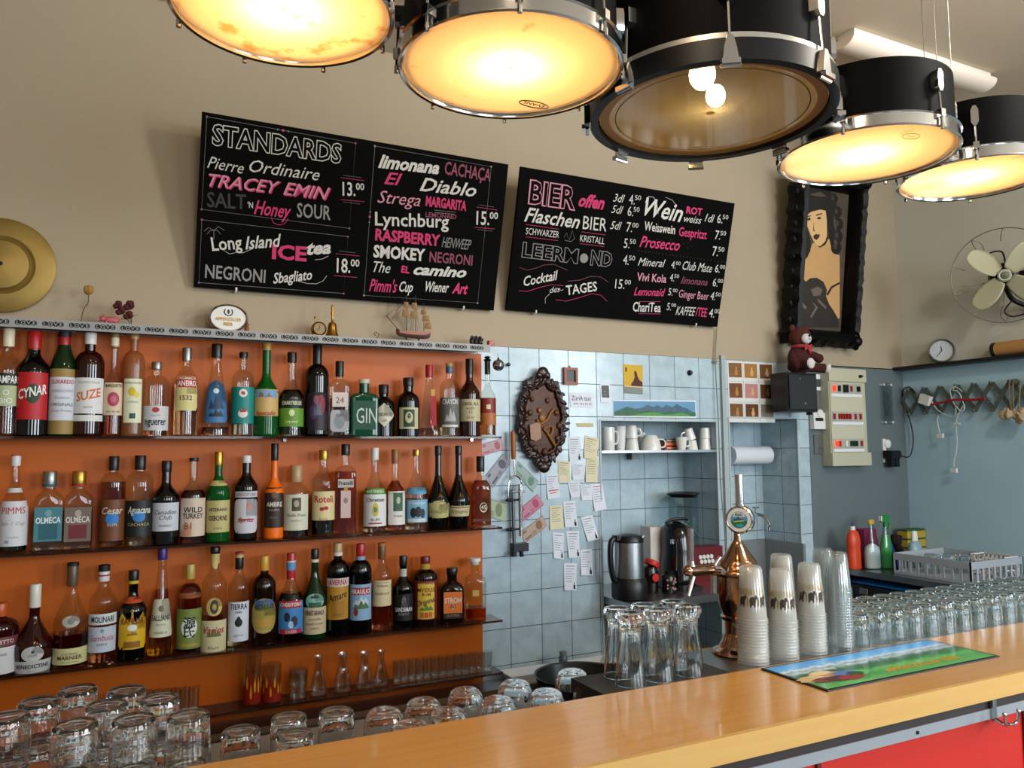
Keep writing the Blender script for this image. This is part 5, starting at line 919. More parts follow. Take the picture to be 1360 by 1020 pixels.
# bank notes
for i, (q, col, col2, lab) in enumerate(((((639, 590), (666, 582), (670, 597), (641, 606)), 'bca4a6', 'b06a78', 'red banknote, topmost, beside the shelf end'), (((644, 632), (668, 602), (679, 613), (655, 648)), 'a4a4ac', '64646e', 'blue grey banknote with portrait under the red one'), (((688, 612), (716, 640), (708, 654), (684, 628)), 'a0b0a8', '6a8a80', 'green banknote right of the lever corkscrew'), (((638, 658), (673, 668), (671, 694), (636, 682)), 'aab49a', '7a8a6c', 'yellow green banknote behind the cognac bottle'), (((690, 676), (714, 656), (723, 670), (696, 692)), 'bc8494', 'b05070', 'magenta banknote right of the corkscrew tube'), (((692, 706), (721, 684), (727, 698), (697, 722)), 'b09c8c', '8a6858', 'brown banknote beneath the magenta one'))):
    t, fn = sheet('banknote', lab, 'banknote', q, mat('note paper '+col, col, .8, var=.15, scale=120), 'banknotes on the tiled wall', 2.9984-i*.0001, .002)
    m2 = mat('note print '+col2, col2, .8); cx = .72
    b = MB(); vs = [fn(cx+.13*math.cos(a*PI/8), .52+.36*math.sin(a*PI/8))+Vector((0, -.0005, 0)) for a in range(16)]; b.poly(vs); b.build('printed_portrait', m2, t)
    mark(t, fn, .06, .34, .14, .30, m2, 'print'); mark(t, fn, .06, .2, .68, .86, m2, 'print'); mark(t, fn, .03, .97, .03, .06, m2, 'border'); mark(t, fn, .03, .97, .94, .97, m2, 'border')
    wtext(t, fn, '100' if i % 2 else '20', .38, .54, .1, .3, m2)
# lever corkscrew
f = lambda u, v, y_=2.965: PY(u, v, y_)
lc = thing('lever_corkscrew', 'wall mounted chrome lever corkscrew with long wooden handle', 'corkscrew', (f(687, 650).x, YB-.001, f(687, 650).z))
b = MB(); a, c = f(682, 610), f(681, 572); d = (c-a); T = Matrix.Translation(a) @ d.to_track_quat('Z', 'Y').to_matrix().to_4x4(); L_ = d.length
b.lathe([(.0085, 0), (.0105, L_*.08), (.0115, L_*.5), (.0115, L_*.85), (.009, L_*.96), (.003, L_)], 20, T); b.build('handle', mat('turned honey wood', '9a5a20', .4, var=.2), lc)
b = MB(); b.tube([f(683, 611), f(684, 630)], .0045, 10)
b.tube(smooth_path([f(675, 660), f(675.5, 645), f(678, 637), f(684, 632), f(690, 635), f(693, 642), f(693, 652)]), .004, 10); b.build('fork_lever', CHROME, lc)
b = MB(); b.cyl(f(690.5, 643, 2.962), f(692, 712, 2.962), .0085, seg=20); b.build('barrel', CHROME, lc)
b = MB(); b.cyl(f(681, 650, 2.975), f(683, 735, 2.975), .007, seg=12); b.build('guide_rod', mat('dull steel rod', '6c6e70', .3, 1.), lc)
b = MB(); b.box(f(676, 0).x, f(694, 0).x, 2.958, YB-.0012, f(684, 733).z, f(684, 722).z); b.build('bottle_clamp', mat('dark cast clamp', '2a2c2e', .35, .7), lc, bevel=.003)
b = MB(); b.cyl(f(682, 733, 2.96), f(682, 739, 2.96), .012); b.cyl(f(692, 731, 2.96), f(693, 739, 2.96), .009); b.build('rubber_jaw', BLACK, lc)
for v in (664, 703):
    b = MB(); q = f(683, v, 2.968); b.cyl(q+Vector((-.03, 0, 0)), q+Vector((.028, 0, 0)), .0045); b.sphere(q+Vector((-.032, 0, 0)), .0075, 10); b.sphere(q+Vector((-.016, 0, 0)), .008, 10); b.cyl(q, (q.x, YB-.0012, q.z), .006); b.build('wall_bracket', mat('dark cast clamp', '2a2c2e', .35, .7), lc)
b = MB(); q = f(688, 653, 2.96); b.cyl(q+Vector((-.03, 0, 0)), q+Vector((.024, 0, 0)), .0035); b.sphere(q+Vector((.026, 0, 0)), .005, 8); b.build('pivot_bolt', CHROME, lc)
# little frame, note, snapshot, poster, panorama
q = [PY(*p, 2.997) for p in ((747, 489), (766, 489), (766, 510), (748, 511))]; c = sum(q, Vector())/4; w_, h_ = .035, .038
t = thing('small_picture', 'tiny square orange wooden frame with dark picture', 'picture', (c.x, YB-.001, c.z))
b = MB()
for x0, x1, z0, z1 in ((-w_, w_, h_-.012, h_), (-w_, w_, -h_, -h_+.012), (-w_, -w_+.012, -h_+.012, h_-.012), (w_-.012, w_, -h_+.012, h_-.012)): b.box(c.x+x0, c.x+x1, 2.984, YB-.0012, c.z+z0, c.z+z1)
b.build('frame', mat('orange stained wood', '8a4a26', .45), t); b = MB(); b.box(c.x-w_+.011, c.x+w_-.011, 2.992, YB-.0012, c.z-h_+.011, c.z+h_-.011); b.build('image', mat('dark little picture', '2a2e30', .4, var=.6, scale=70), t)
b = MB(); b.cyl((c.x, 2.996, c.z+h_), (c.x, 2.996, c.z+h_+.008), .003); b.build('hanger', BLACK, t)
t, fn = sheet('handwritten_note', 'white note with black handwritten taxi number', 'note', ((756, 521), (787, 522), (788, 542), (758, 541)), PAPER, curl=.001)
wtext(t, fn, 'ZüriA taxi', .07, .9, .48, .32, INKD); wtext(t, fn, '044 333 55 55', .14, .93, .2, .13, INKD)
t, fn = sheet('instant_photo', 'small white bordered black and white snapshot on the tiles', 'photo', ((797, 510), (810, 510), (811, 535), (798, 534)), PAPER, curl=.001)
mark(t, fn, .12, .88, .26, .92, mat('dark photo', '14161a', .35, var=.9, scale=90), 'photo_image'); mark(t, fn, .25, .6, .4, .72, mat('grey photo figure', '9a9c9a', .4), 'photo_figure'); mark(t, fn, .45, .75, .3, .55, mat('grey photo figure', '9a9c9a', .4), 'photo_figure')
t, fn = sheet('yellow_poster', 'small yellow poster with seated figure in dark robe', 'poster', ((828, 484), (853.5, 485), (853.5, 524), (829, 522)), mat('yellow poster paper', 'c49c18', .6), curl=.001)
mark(t, fn, 0, 1, 0, .22, mat('grey poster foot', '7c807c', .7), 'poster_foot')
b = MB(); b.poly([fn(x, y)+Vector((0, -.0008, 0)) for x, y in ((.36, .27), (.98, .27), (.99, .4), (.8, .5), (.72, .62), (.68, .74), (.6, .78), (.54, .72), (.58, .6), (.5, .45), (.4, .36))]); b.build('printed_figure', mat('dark brown print', '4a2420', .7), t)
b = MB(); b.poly([fn(.60+.05*math.cos(a*PI/6), .76+.035*math.sin(a*PI/6))+Vector((0, -.001, 0)) for a in range(12)]); b.build('printed_head', INKD, t); wtext(t, fn, 'I', .09, .16, .75, .16, INKD); mark(t, fn, .03, .97, .235, .26, mat('pale poster band', 'c8c0b0', .7), 'poster_band')
t, fn = sheet('panorama_print', 'long narrow photo print of green hills and mountains', 'photo print', ((814, 531), (924, 532), (925, 555), (815, 554)), PAPER, curl=.0)
mark(t, fn, .005, .99, .08, .93, mat('printed blue sky', '5a8cae', .5, var=.12, scale=12), 'printed_sky')
def ridge(name, m, base, pts, e):
    b = MB()
    for (xa, ya), (xb, yb) in zip(pts, pts[1:]): b.poly([fn(xa, base)+Vector((0, -e, 0)), fn(xb, base)+Vector((0, -e, 0)), fn(xb, yb)+Vector((0, -e, 0)), fn(xa, ya)+Vector((0, -e, 0))])
    b.build(name, m, t)
ridge('printed_mountains', mat('print mountain blue', '3a5a70', .5, var=.5, scale=50), .1, [(.005, .3), (.1, .5), (.16, .62), (.25, .5), (.33, .55), (.4, .74), (.47, .6), (.52, .72), (.58, .58), (.63, .74), (.7, .6), (.76, .8), (.82, .62), (.88, .56), (.93, .4), (.99, .3)], .0009)
ridge('printed_hills', mat('print hill green', '2c5c3c', .5, var=.4, scale=40), .08, [(.005, .28), (.12, .48), (.2, .5), (.3, .38), (.42, .42), (.55, .3), (.7, .36), (.8, .3), (.9, .22), (.99, .3)], .0011)
ridge('printed_meadow', mat('print meadow green', '4c8c38', .5, var=.3, scale=50), .08, [(.2, .1), (.3, .2), (.42, .3), (.52, .28), (.6, .16), (.7, .2), (.82, .3), (.92, .14)], .0013)
c = PY(917, 495, 2.99); b = MB(); b.disc((c.x, YB-.001, c.z), (0, -1, 0), [(.0135, 0), (.0135, .006), (.011, .012), (.008, .010), (.007, .018), (.003, .020)], 20); tag(b.build('round_hook', BLACK, loc=(c.x, YB-.001, c.z)), 'small round black button hook on the tiles', 'hook')
# nine photographs
pcol = [('7a5230', .5), ('9a6c38', .4), ('6a4424', .5), ('6a4020', .5), ('b07a78', .2), ('5c3c20', .6), ('6c4822', .5), ('5a381c', .5), ('7c7068', .3)]
c0 = PY(965.5, 479, 2.998); c1 = PY(1026.5, 479, 2.998); c2 = PY(968, 561, 2.998)
dx, dz = (c1.x-c0.x)/3, (c0.z-c2.z)/3
for r in range(3):
    for q in range(3):
        x0, z1 = c0.x+q*dx+.001, c0.z-r*dz-.001; cx, cz = x0+dx/2, z1-dz/2; nm = ['top', 'middle', 'bottom'][r]+' row '+['left', 'centre', 'right'][q]
        t = thing('square_photo', 'white bordered brown square photo beside the cable duct, %s of the nine' % nm, 'photo', (cx, YB-.001, cz), 0, 'nine square photos'); lr = random.uniform(-.02, .02)
        R = Matrix.Translation((cx, 0, cz)) @ Matrix.Rotation(lr, 4, 'Y') @ Matrix.Translation((-cx, 0, -cz))
        b = MB(); b.box(x0, x0+dx-.002, YB-.0022, YB-.0012, z1-dz+.002, z1, R); b.build('paper', mat('photo white', 'cfcfcb', .5), t)
        b = MB(); b.box(x0+.008, x0+dx-.010, YB-.0026, YB-.0021, z1-dz+.022, z1-.008, R); col, vr = pcol[r*3+q]; b.build('image', mat('photo '+col, col, .35, var=vr, scale=28), t)
        b = MB(); b.sphere((cx+.006, YB-.0024, cz-.004), (.012, .0006, .017), 10); b.sphere((cx+.006, YB-.0024, cz+.017), (.007, .0006, .008), 10); b.build('photo_figure', mat('photo figure %d' % q, ['a8743c', 'c89a60', '9c8468'][q], .4), t)
# loose cord hanging down
pts = [PY(952, 436, 2.985), PY(951, 455, 2.985), PY(950, 480, 2.985), PY(954, 560, 2.975), PY(957, 640, 2.972), PY(962, 700, 2.972), PY(966, 762, 2.97)]
b = MB(); b.tube(smooth_path(pts), .0028, 8); q = PY(950, 480, 2.985); b.sphere(q, (.012, .008, .008), 8)
for k in range(6): a = k*1.05; b.tube([q, q+Vector((.018*math.cos(a), -.006, .018*math.sin(a)))], .0018, 5)
tag(b.build('hanging_cord', mat('grey green cord', '7a7a68', .7), loc=pts[0]), 'grey cord knotted at the tile edge, hanging down beside the duct', 'cord')
# ================================================================ RECESS WITH CUPS AND COFFEE MACHINE
PORC = mat('white porcelain', 'd6d6d2', .18, coat=.3)
zs = PY(870, 598, 3.03).z
t = thing('cup_shelf', 'grey shelf of white cups inside the tiled recess', 'shelf', (2.28, 3.13, zs-.006))
b = MB(); b.box(1.95, 2.615, YB-.006, 3.255, zs-.011, zs); b.build('board', STEEL, t)
b = MB(); b.box(2.27, 2.31, 3.215, 3.257, zs-.045, zs-.0115); b.build('bracket', mat('dull steel rod', '6c6e70', .3, 1.), t)
def cup(name, label, u, vb, vt, w, y=3.07, taper=.85, handle=None, inv=False, z=None, tilt=0., bowl=False, group='white cups on the recess shelf', cat='cup'):
    x = PY(u, vb, y).x; z0 = zs+.0004 if z is None else z; h = PY(u, vt, y).z-PY(u, vb, y).z; r = w/2*mpp(PY(u, vb, y))
    t = thing(name, label, cat, (x, y, z0), 0, group); f = 1-taper; R = Matrix.Rotation(tilt, 4, 'Y')
    if bowl: out = [(r*.55, 0), (r*.6, h*.03), (r*.82, h*.25), (r*.96, h*.6), (r, h)]; 
    else: out = [(r*taper*.92, 0), (r*taper, h*.04), (r*(taper+f*.5), h*.5), (r, h)]
    inn = [(q-.003, max(z_, .005)) for q, z_ in out[::-1]]; inn[-1] = (.002, .006)
    pr = out+inn
    if inv: pr = [(q, h-z_) for q, z_ in pr]
    b = MB(); b.lathe(pr, 32, R, True, False); b.build('cup_body', PORC, t, world=False)
    if handle is not None:
        a = handle; hz = h*.55; b = MB(); rr = r*.93; d = Vector((math.cos(a), math.sin(a), 0))
        P_ = [d*(rr-.002)+Vector((0, 0, hz+h*.27)), d*(rr+r*.45)+Vector((0, 0, hz+h*.24)), d*(rr+r*.6)+Vector((0, 0, hz)), d*(rr+r*.4)+Vector((0, 0, hz-h*.24)), d*(rr-.004)+Vector((0, 0, hz-h*.27))]
        if inv: P_ = [Vector((p.x, p.y, h-p.z)) for p in P_]
        b.tube(smooth_path([R @ p for p in P_], 5), .0042, 8); b.build('handle', PORC, t, world=False)
    return t, h
cup('tall_mug', 'tall straight white mug with its handle turned right, outermost in the recess', 808, 597, 566, 18, 3.06, .95, -.25, cat='mug')
cup('tall_mug', 'tall white mug tapering downward, without visible handle', 823.5, 597, 565, 18, 3.09, .72, 1.5, cat='mug')
c1_, h1_ = cup('coffee_cup', 'upturned small white cup with a faint sprig, under another cup', 840, 597, 581, 18, 3.06, .75, None, True)
b = MB(); b.sphere((.006, -.0165, .018), (.006, .002, .006), 8); b.build('painted_sprig', mat('brown sprig', '8a6a58', .4), c1_, world=False)
cup('coffee_cup', 'white cup balanced on the upturned cup with the sprig', 839, 580, 563, 16, 3.06, .8, -.6, True, z=zs+h1_+.001)
cup('coffee_cup', 'small white cup half hidden behind the large upturned bowl cup', 852, 584, 566, 14, 3.16, .8, -.4, True, z=zs+.001+.02)
t = thing('cup', 'x', 'cup', (PY(852, 590, 3.16).x, 3.16, zs), 0, 'white cups on the recess shelf'); t.name = 'coffee_cup'; t['label'] = 'lower small white cup hidden behind the large bowl cup'
b = MB(); b.lathe([(.022, 0), (.017, .019), (.001, .0195)], 24); b.build('cup_body', PORC, t, world=False)
cup('bowl_cup', 'large round white bowl cup lying upside down with handle', 864, 597, 577, 28, 3.06, .7, -.25, True, bowl=True)
x0, x1 = PY(878, 595, 3.12).x, PY(899, 595, 3.12).x
for i, (col, l, h) in enumerate((('8a1c14', 'dark red tea box at the foot of the little pile', .022), ('c8561c', 'orange tea box on top of the red one', .014), ('4a5c68', 'grey blue tea box on top of the orange one', .018))):
    zz_ = zs+.0005+[0, .0225, .037][i]; t = thing('tea_box', l, 'box', ((x0+x1)/2, 3.12, zz_), 0, 'tea boxes between the cups'); b = MB(); b.box(x0+i*.004, x1-i*.003, 3.09, 3.16, zz_, zz_+h); b.build('carton', mat('carton '+col, col, .6), t, bevel=.0015)
    b = MB(); b.box(x0+.012, x1-.012, 3.0895, 3.0899, zz_+h*.3, zz_+h*.6); b.build('printed_band', mat('carton band', 'c8a468', .6), t)
cup('coffee_cup', 'white espresso cup standing upright with its handle to the right', 905, 597, 580, 16, 3.05, .7, -.2)
c2_, h2_ = cup('coffee_cup', 'upturned white espresso cup carrying a tilted one', 919, 597, 584, 16, 3.05, .72, None, True)
cup('coffee_cup', 'tilted white cup perched on an upturned cup, handle to the left', 917, 584, 569, 15, 3.05, .72, 2.9, True, z=zs+h2_+.004, tilt=-.25)
c3_, h3_ = cup('coffee_cup', 'lower white cup of the stacked pair at the right end', 936, 597, 582, 16, 3.06, .85, None, True)
cup('coffee_cup', 'upper white cup of the stacked pair at the right end', 936, 582, 568, 15, 3.06, .85, None, True, z=zs+h3_+.0006)
# steel shelf with kettle and coffee machine
ZK = EYE-.648
t = thing('steel_shelf', 'stainless shelf in the recess carrying kettle and coffee machine', 'shelf', (2.27, 3.0, ZK))
b = MB(); b.box(1.952, 2.612, 2.80, 3.256, ZK-.032, ZK); b.build('top', STEEL, t, bevel=.002)
b = MB(); b.box(1.97, 2.25, 2.83, 3.2, ZK-.06, ZK-.033); b.build('drawer', mat('dark metal', '1a1a1c', .4, .6), t); b = MB(); b.box(2.2, 2.24, 2.9, 3.2, ZK-.26, ZK-.061); b.build('bracket', STEEL, t)
KY = 2.91; kx = PY(836, 760, KY).x; t = thing('electric_kettle', 'brushed steel electric kettle with black handle and base', 'kettle', (kx, KY, ZK)); k = mpp(PY(836, 760, KY))
zk = lambda v: PY(836, v, KY).z
b = MB(); b.lathe([(.076, ZK+.0005), (.080, ZK+.006), (.080, zk(775)), (.070, zk(767)), (.068, zk(766))], 40, Matrix.Translation((kx, KY, 0))); b.build('base', BLACK, t)
b = MB(); b.lathe([(.066, zk(766)), (.066, zk(764)), (.063, zk(740)), (.062, zk(719))], 40, Matrix.Translation((kx, KY, 0))); b.build('kettle_body', STEEL, t)
b = MB(); b.lathe([(.063, zk(719.5)), (.064, zk(716)), (.055, zk(711)), (.03, zk(709)), (.003, zk(708.5))], 40, Matrix.Translation((kx, KY, 0))); b.box(kx-.075, kx-.03, KY-.02, KY+.02, zk(716), zk(710)); b.build('lid', BLACK, t)
b = MB(); hp = [(kx-.058, KY, zk(714)), (kx-.088, KY, zk(716)), (kx-.098, KY, zk(728)), (kx-.096, KY, zk(750)), (kx-.082, KY, zk(768)), (kx-.068, KY, zk(770))]; b.tube(smooth_path(hp), .013, 10); b.build('handle', BLACK, t)
b = MB(); b.cyl((kx+.055, KY-.01, zk(716)), (kx+.072, KY-.012, zk(712)), .014, .008); b.build('spout', STEEL, t)
def at3(u, v, y): return PY(u, v, y)
x0, x1 = at3(861, 740, 3.10).x, at3(880, 740, 3.10).x
t = thing('filter_paper_box', 'tall white paper box standing behind the kettle', 'box', ((x0+x1)/2, 3.11, ZK)); b = MB(); b.box(x0, x1, 3.08, 3.16, ZK+.0005, at3(870, 700, 3.08).z); b.build('carton', mat('pale paper carton', 'cfc8c0', .7), t, bevel=.002)
jx = at3(864, 760, 2.98).x; t = thing('red_lidded_jar', 'dark jar with tilted red lid beside the kettle', 'jar', (jx, 2.98, ZK))
b = MB(); b.lathe([(.030, ZK+.0005), (.034, ZK+.01), (.034, ZK+.095), (.028, ZK+.115)], 28, Matrix.Translation((jx, 2.98, 0))); b.build('jar_body', mat('dark brown glass jar', '1a0e0c', .12), t)
b = MB(); T = Matrix.Translation((jx+.006, 2.98, ZK+.124)) @ Matrix.Rotation(.5, 4, 'Y'); b.lathe([(.034, -.006), (.036, .0), (.036, .014), (.032, .018)], 28, T); b.build('lid', mat('red plastic lid', 'b8241c', .35), t)
b = MB(); b.cyl((jx+.0, 2.944, ZK+.07), (jx+.0, 2.941, ZK+.07), .018, seg=18); b.build('sticker', mat('red plastic lid', 'b8241c', .35), t)
jx = at3(888, 770, 2.93).x; t = thing('flowered_tin', 'small dark tin painted with flowers in front of the coffee machine', 'tin', (jx, 2.93, ZK))
b = MB(); b.lathe([(.029, ZK+.0005), (.031, ZK+.004), (.031, ZK+.072), (.027, ZK+.080), (.020, ZK+.085), (.020, ZK+.098), (.004, ZK+.102)], 28, Matrix.Translation((jx, 2.93, 0))); b.build('tin_body', mat('black lacquered tin', '131512', .2), t)
b = MB(); rr = random.Random(5)
for i in range(14): a = -PI/2-.8+1.7*rr.random(); p = Vector((jx+.0312*math.cos(a), 2.93+.0312*math.sin(a), ZK+.012+.055*rr.random())); b.sphere(p, (.005, .0015, .005), 8)
b.build('painted_flowers', mat('painted petals', 'b07a70', .4, var=.5, scale=90), t)
cx = at3(897, 750, 3.03).x; CY_ = 3.03; zc_ = lambda v: at3(897, v, CY_).z
t = thing('coffee_machine', 'black domed capsule coffee machine with chrome lever handle', 'coffee machine', (cx, CY_, ZK))
b = MB(); b.loft([[Vector((cx+r*math.cos(a*PI/16)*sx_, CY_+r*1.25*math.sin(a*PI/16), z)) for a in range(32)] for r, sx_, z in ((.085, 1, ZK+.0005), (.088, 1, ZK+.01), (.082, .9, zc_(765)), (.072, .8, zc_(730)), (.070, .85, zc_(715)), (.062, .9, zc_(703)), (.042, 1, zc_(695)), (.015, 1, zc_(691.5)))]); b.build('machine_body', mat('glossy black plastic', '0b0b0d', .15, coat=.4), t)
b = MB(); b.box(cx-.02, cx+.05, CY_-.13, CY_-.06, ZK+.0005, ZK+.02); b.build('drip_tray', BLACK, t, bevel=.004)
b = MB(); b.tube(smooth_path([at3(884, 695, 2.98), at3(893, 690, 2.97), at3(906, 689, 2.96), at3(913, 690, 2.96)]), .007, 10); b.tube(smooth_path([at3(884, 694, 2.98), at3(889, 699, 2.98)]), .006, 8); b.build('lever', BLACK, t)
b = MB(); b.tube(smooth_path([at3(905, 694, 2.965), at3(914, 698, 2.96), at3(922, 706, 2.96), at3(927, 712, 2.96)]), .003, 8); b.build('chrome_bow', CHROME, t)
b = MB(); b.cyl(at3(893, 722, 2.94), at3(893, 716, 2.94), .010); b.build('outlet', CHROME, t)
x0, x1 = at3(922, 740, 2.94).x, at3(960, 740, 2.94).x
t = thing('capsule_box', 'dark red box of white coffee capsules beside the coffee machine', 'box', ((x0+x1)/2, 2.97, ZK)); zt0, zt1 = ZK+.0005, at3(930, 727, 2.94).z
b = MB(); b.box(x0, x1, 2.94, 3.02, zt0, zt1); b.build('carton', mat('dark red carton', '5a1016', .35), t, bevel=.003)
b = MB()
for i in range(4):
    for j in range(2): q = Vector((x0+.035+i*.022+j*.006, 2.9395, zt1-.045-j*.022)); b.disc(q, (0, -1, 0), [(.0105, 0), (.0095, .004), (.004, .005)], 14)
b.build('printed_capsules', mat('pale capsule print', 'c8ccc4', .4), t)
lx = at3(908, 680, 3.13).x; t = thing('lidded_container', 'tall clear container with flat black lid behind the coffee machine', 'container', (lx, 3.13, ZK)); zl1 = at3(908, 659, 3.13).z
T = Matrix.Translation((lx, 3.13, 0)) @ Matrix.Rotation(PI/4, 4, 'Z'); HW = .068
def sq(hw, z, r=.8): return [T @ Vector((hw*math.copysign(abs(math.cos(a*PI/16))**.35, math.cos(a*PI/16)), hw*math.copysign(abs(math.sin(a*PI/16))**.35, math.sin(a*PI/16)), z)) for a in range(32)]
b = MB(); b.loft([sq(HW*.8, ZK+.0005), sq(HW, ZK+.02), sq(HW, zl1)], True, False); b.build('clear_body', thin('clear plastic', 'e4ecec', 1.2, .05), t)
b = MB(); b.loft([sq(HW*.9, zl1-.004), sq(HW*1.05, zl1+.008), sq(HW*1.12, zl1+.012), sq(HW*1.12, zl1+.016), sq(HW*.6, zl1+.022)]); b.build('lid', BLACK, t)
# second recess: kitchen roll, little tap, steel basin
a, c = at3(966, 605, 3.20), at3(1012, 605, 3.20); t = thing('kitchen_roll', 'white kitchen paper roll on the wall of the narrow recess', 'paper roll', (a.x, 3.19, a.z))
b = MB(); b.cyl((a.x+.01, 3.19, a.z), (c.x+.03, 3.19, a.z), .048, seg=36); b.build('paper_roll', mat('white kitchen paper', 'd4d8dc', .85, bump=.1, bscale=80), t)
b = MB(); b.cyl((a.x-.004, 3.19, a.z), (c.x+.045, 3.19, a.z), .010); b.box(a.x-.004, a.x+.004, 3.19, 3.258, a.z-.012, a.z+.012); b.box(c.x+.038, c.x+.044, 3.19, 3.258, a.z-.012, a.z+.012); b.build('holder', CHROME, t)
q = at3(1004, 680, 3.2); t = thing('water_tap', 'small chrome wall tap with cross handle in the narrow recess', 'tap', (q.x, 3.255, q.z))
b = MB(); b.tube(smooth_path([(q.x-.005, 3.258, q.z-.012), (q.x-.002, 3.20, q.z-.012), (q.x+.012, 3.16, q.z-.02), (q.x+.026, 3.14, q.z-.05), (q.x+.027, 3.138, q.z-.075)]), .009, 10); b.cyl((q.x+.027, 3.138, q.z-.075), (q.x+.027, 3.138, q.z-.10), .011); b.build('spout', CHROME, t)
b = MB(); b.cyl((q.x-.002, 3.20, q.z-.012), (q.x-.002, 3.20, q.z+.022), .007); b.cyl((q.x-.024, 3.20, q.z+.024), (q.x+.020, 3.20, q.z+.024), .0045); b.cyl((q.x-.002, 3.18, q.z+.024), (q.x-.002, 3.22, q.z+.024), .0045); b.build('cross_handle', CHROME, t)
zb_ = at3(1030, 716, 3.2).z; t = thing('steel_basin', 'dark stainless basin with raised back in the narrow recess', 'basin', (2.95, 3.1, zb_))
b = MB(); b.box(2.705, 3.157, 3.235, 3.256, .72, zb_); b.box(3.14, 3.157, 2.97, 3.2345, .72, zb_); b.box(2.705, 3.139, 2.7, 3.234, .75, .80); b.build('basin_body', mat('dark stainless', '8a9092', .35, .4), t)
# things on the back worktop
ZW = EYE-.93+.0005; ZK2 = ZSK+.0005
a = PZ(672, 900, ZW); t = thing('white_tray', 'long white tray at the foot of the tiled wall', 'tray', (1.75, 2.9, ZW))
b = MB(); b.loft([[Vector(p) for p in ((x0, y0, z), (x1, y0, z), (x1, y1, z), (x0, y1, z))] for x0, x1, y0, y1, z in ((1.44, 1.91, 2.872, 2.974, ZW), (1.42, 1.93, 2.862, 2.978, ZW+.035), (1.427, 1.923, 2.868, 2.974, ZW+.035), (1.45, 1.90, 2.878, 2.968, ZW+.006))]); b.build('tray_body', mat('white tray plastic', 'c8ccd0', .4), t)
q = PY(748, 880, 2.92); t = thing('spice_shaker', 'little glass shaker with red label in the white tray', 'shaker', (q.x, 2.92, ZW+.0065))
T = Matrix.Translation((q.x, 2.92, ZW+.0065)); b = MB(); b.lathe([(.017, 0), (.018, .004), (.018, .062), (.013, .07)], 24, T); b.build('shaker_body', mat('grey shaker', '5a6068', .2), t)
b = MB(); b.lathe([(.0187, .008), (.0187, .042)], 24, T, False, False); b.build('label', mat('red shaker label', '8a1c20', .5), t); b = MB(); b.lathe([(.015, .069), (.016, .085), (.006, .088)], 24, T); b.build('cap', mat('grey blue cap', '6a7c88', .4), t)
q = PZ(738, 912, ZW); t = thing('black_bowl', 'wide black bowl on the worktop behind the counter', 'bowl', (1.58, 2.60, ZK2)); T = Matrix.Translation((1.58, 2.60, ZK2))
b = MB(); b.lathe([(.10, 0), (.15, .03), (.17, .11), (.175, .113), (.166, .11), (.14, .034), (.005, .012)], 40, T); b.build('bowl_body', BLACK, t)
q = PZ(946, 871, .76); t = thing('yellow_cloth', 'folded yellow cleaning cloth behind the beer tower', 'cloth', (q.x, q.y, ZW))
b = MB(); rr = random.Random(2)
b.loft([[Vector((q.x-.22+.5*i/7, q.y+math.cos(a*PI/8)*.09*(1+.15*math.sin(i)), ZK2+.0455+math.sin(a*PI/8)*.04*(1+.12*math.sin(i*1.7+a)))) for a in range(16)] for i in range(8)]); b.build('folded_cloth', mat('yellow cloth', 'c4981c', .85, var=.1, bump=.3, bscale=200), t)

# ================================================================ BEER TOWER
tp = PZ(981, 872, ZB); tx, ty = tp.x, 1.672; tx = PY(982, 800, ty).x
COP = mat('polished copper', 'a8866e', .12, 1., var=.12, scale=14); zt2 = lambda v: PY(982, v, ty).z; k = mpp((tx, ty, 1.3))
t = thing('beer_tower', 'polished copper beer tower with domed top and round badge', 'beer tap', (tx, ty, ZB)); T = Matrix.Translation((tx, ty, 0))
b = MB(); b.lathe([(35*k, ZB), (37*k, ZB+.004), (36*k, ZB+.010), (28*k, ZB+.018), (27*k, ZB+.026), (24*k, ZB+.034), (23*k, ZB+.045), (20*k, ZB+.055)], 48, T); b.build('base_flange', COP, t)
b = MB(); b.lathe([(20*k, ZB+.05), (20*k, zt2(824)), (24*k, zt2(822)), (25*k, zt2(818)), (22*k, zt2(816)), (23*k, zt2(812)), (28*k, zt2(800)), (29.5*k, zt2(785)), (29.5*k, zt2(763))], 48, T); b.build('column', COP, t)
b = MB(); b.lathe([(29.5*k, zt2(764)), (32*k, zt2(761)), (31*k, zt2(757)), (29*k, zt2(755)), (25*k, zt2(748)), (24*k, zt2(744)), (22*k, zt2(742)), (14*k, zt2(731)), (9*k, zt2(723)), (5*k, zt2(717)), (4*k, zt2(700))], 48, T); b.build('domed_top', COP, t)
bc = PY(983, 690, ty-.01); fd = (Vector((0, 0, EYE))-bc); fd.z = 0; fd.normalize(); fd = (fd+Vector((-.35, 0, 0))).normalized()
b = MB(); b.disc(bc-fd*.018, fd, [(16*k, 0), (18.5*k, .004), (18.5*k, .026), (16.5*k, .031), (14*k, .029), (13*k, .0285)], 40); b.build('badge_housing', CHROME, t)
ex = Vector((0, 0, 1)).cross(fd).normalized(); ez = Vector((0, 0, 1))
bf = lambda x, z, e=0: bc+fd*(.0125+e)+ex*x+ez*z
b = MB(); b.poly([bf(15.5*k*math.cos(i*PI/16), 15.5*k*math.sin(i*PI/16), .001) for i in range(32)]); b.build('badge_face', mat('white badge face', 'd2d4d2', .3), t)
def seg(name, col, pts, e): b = MB(); b.poly([bf(x*k, z*k, e) for x, z in pts]); b.build(name, mat('badge '+col, col, .4), t)
seg('badge_sky', '4a94b4', [(11*math.cos(i*PI/14), 11*math.sin(i*PI/14)) for i in range(28)], .0016)
seg('badge_banner', 'c8ccc8', [(-8, 4), (8, 4), (7, 8.5), (0, 10.5), (-7, 8.5)], .002)
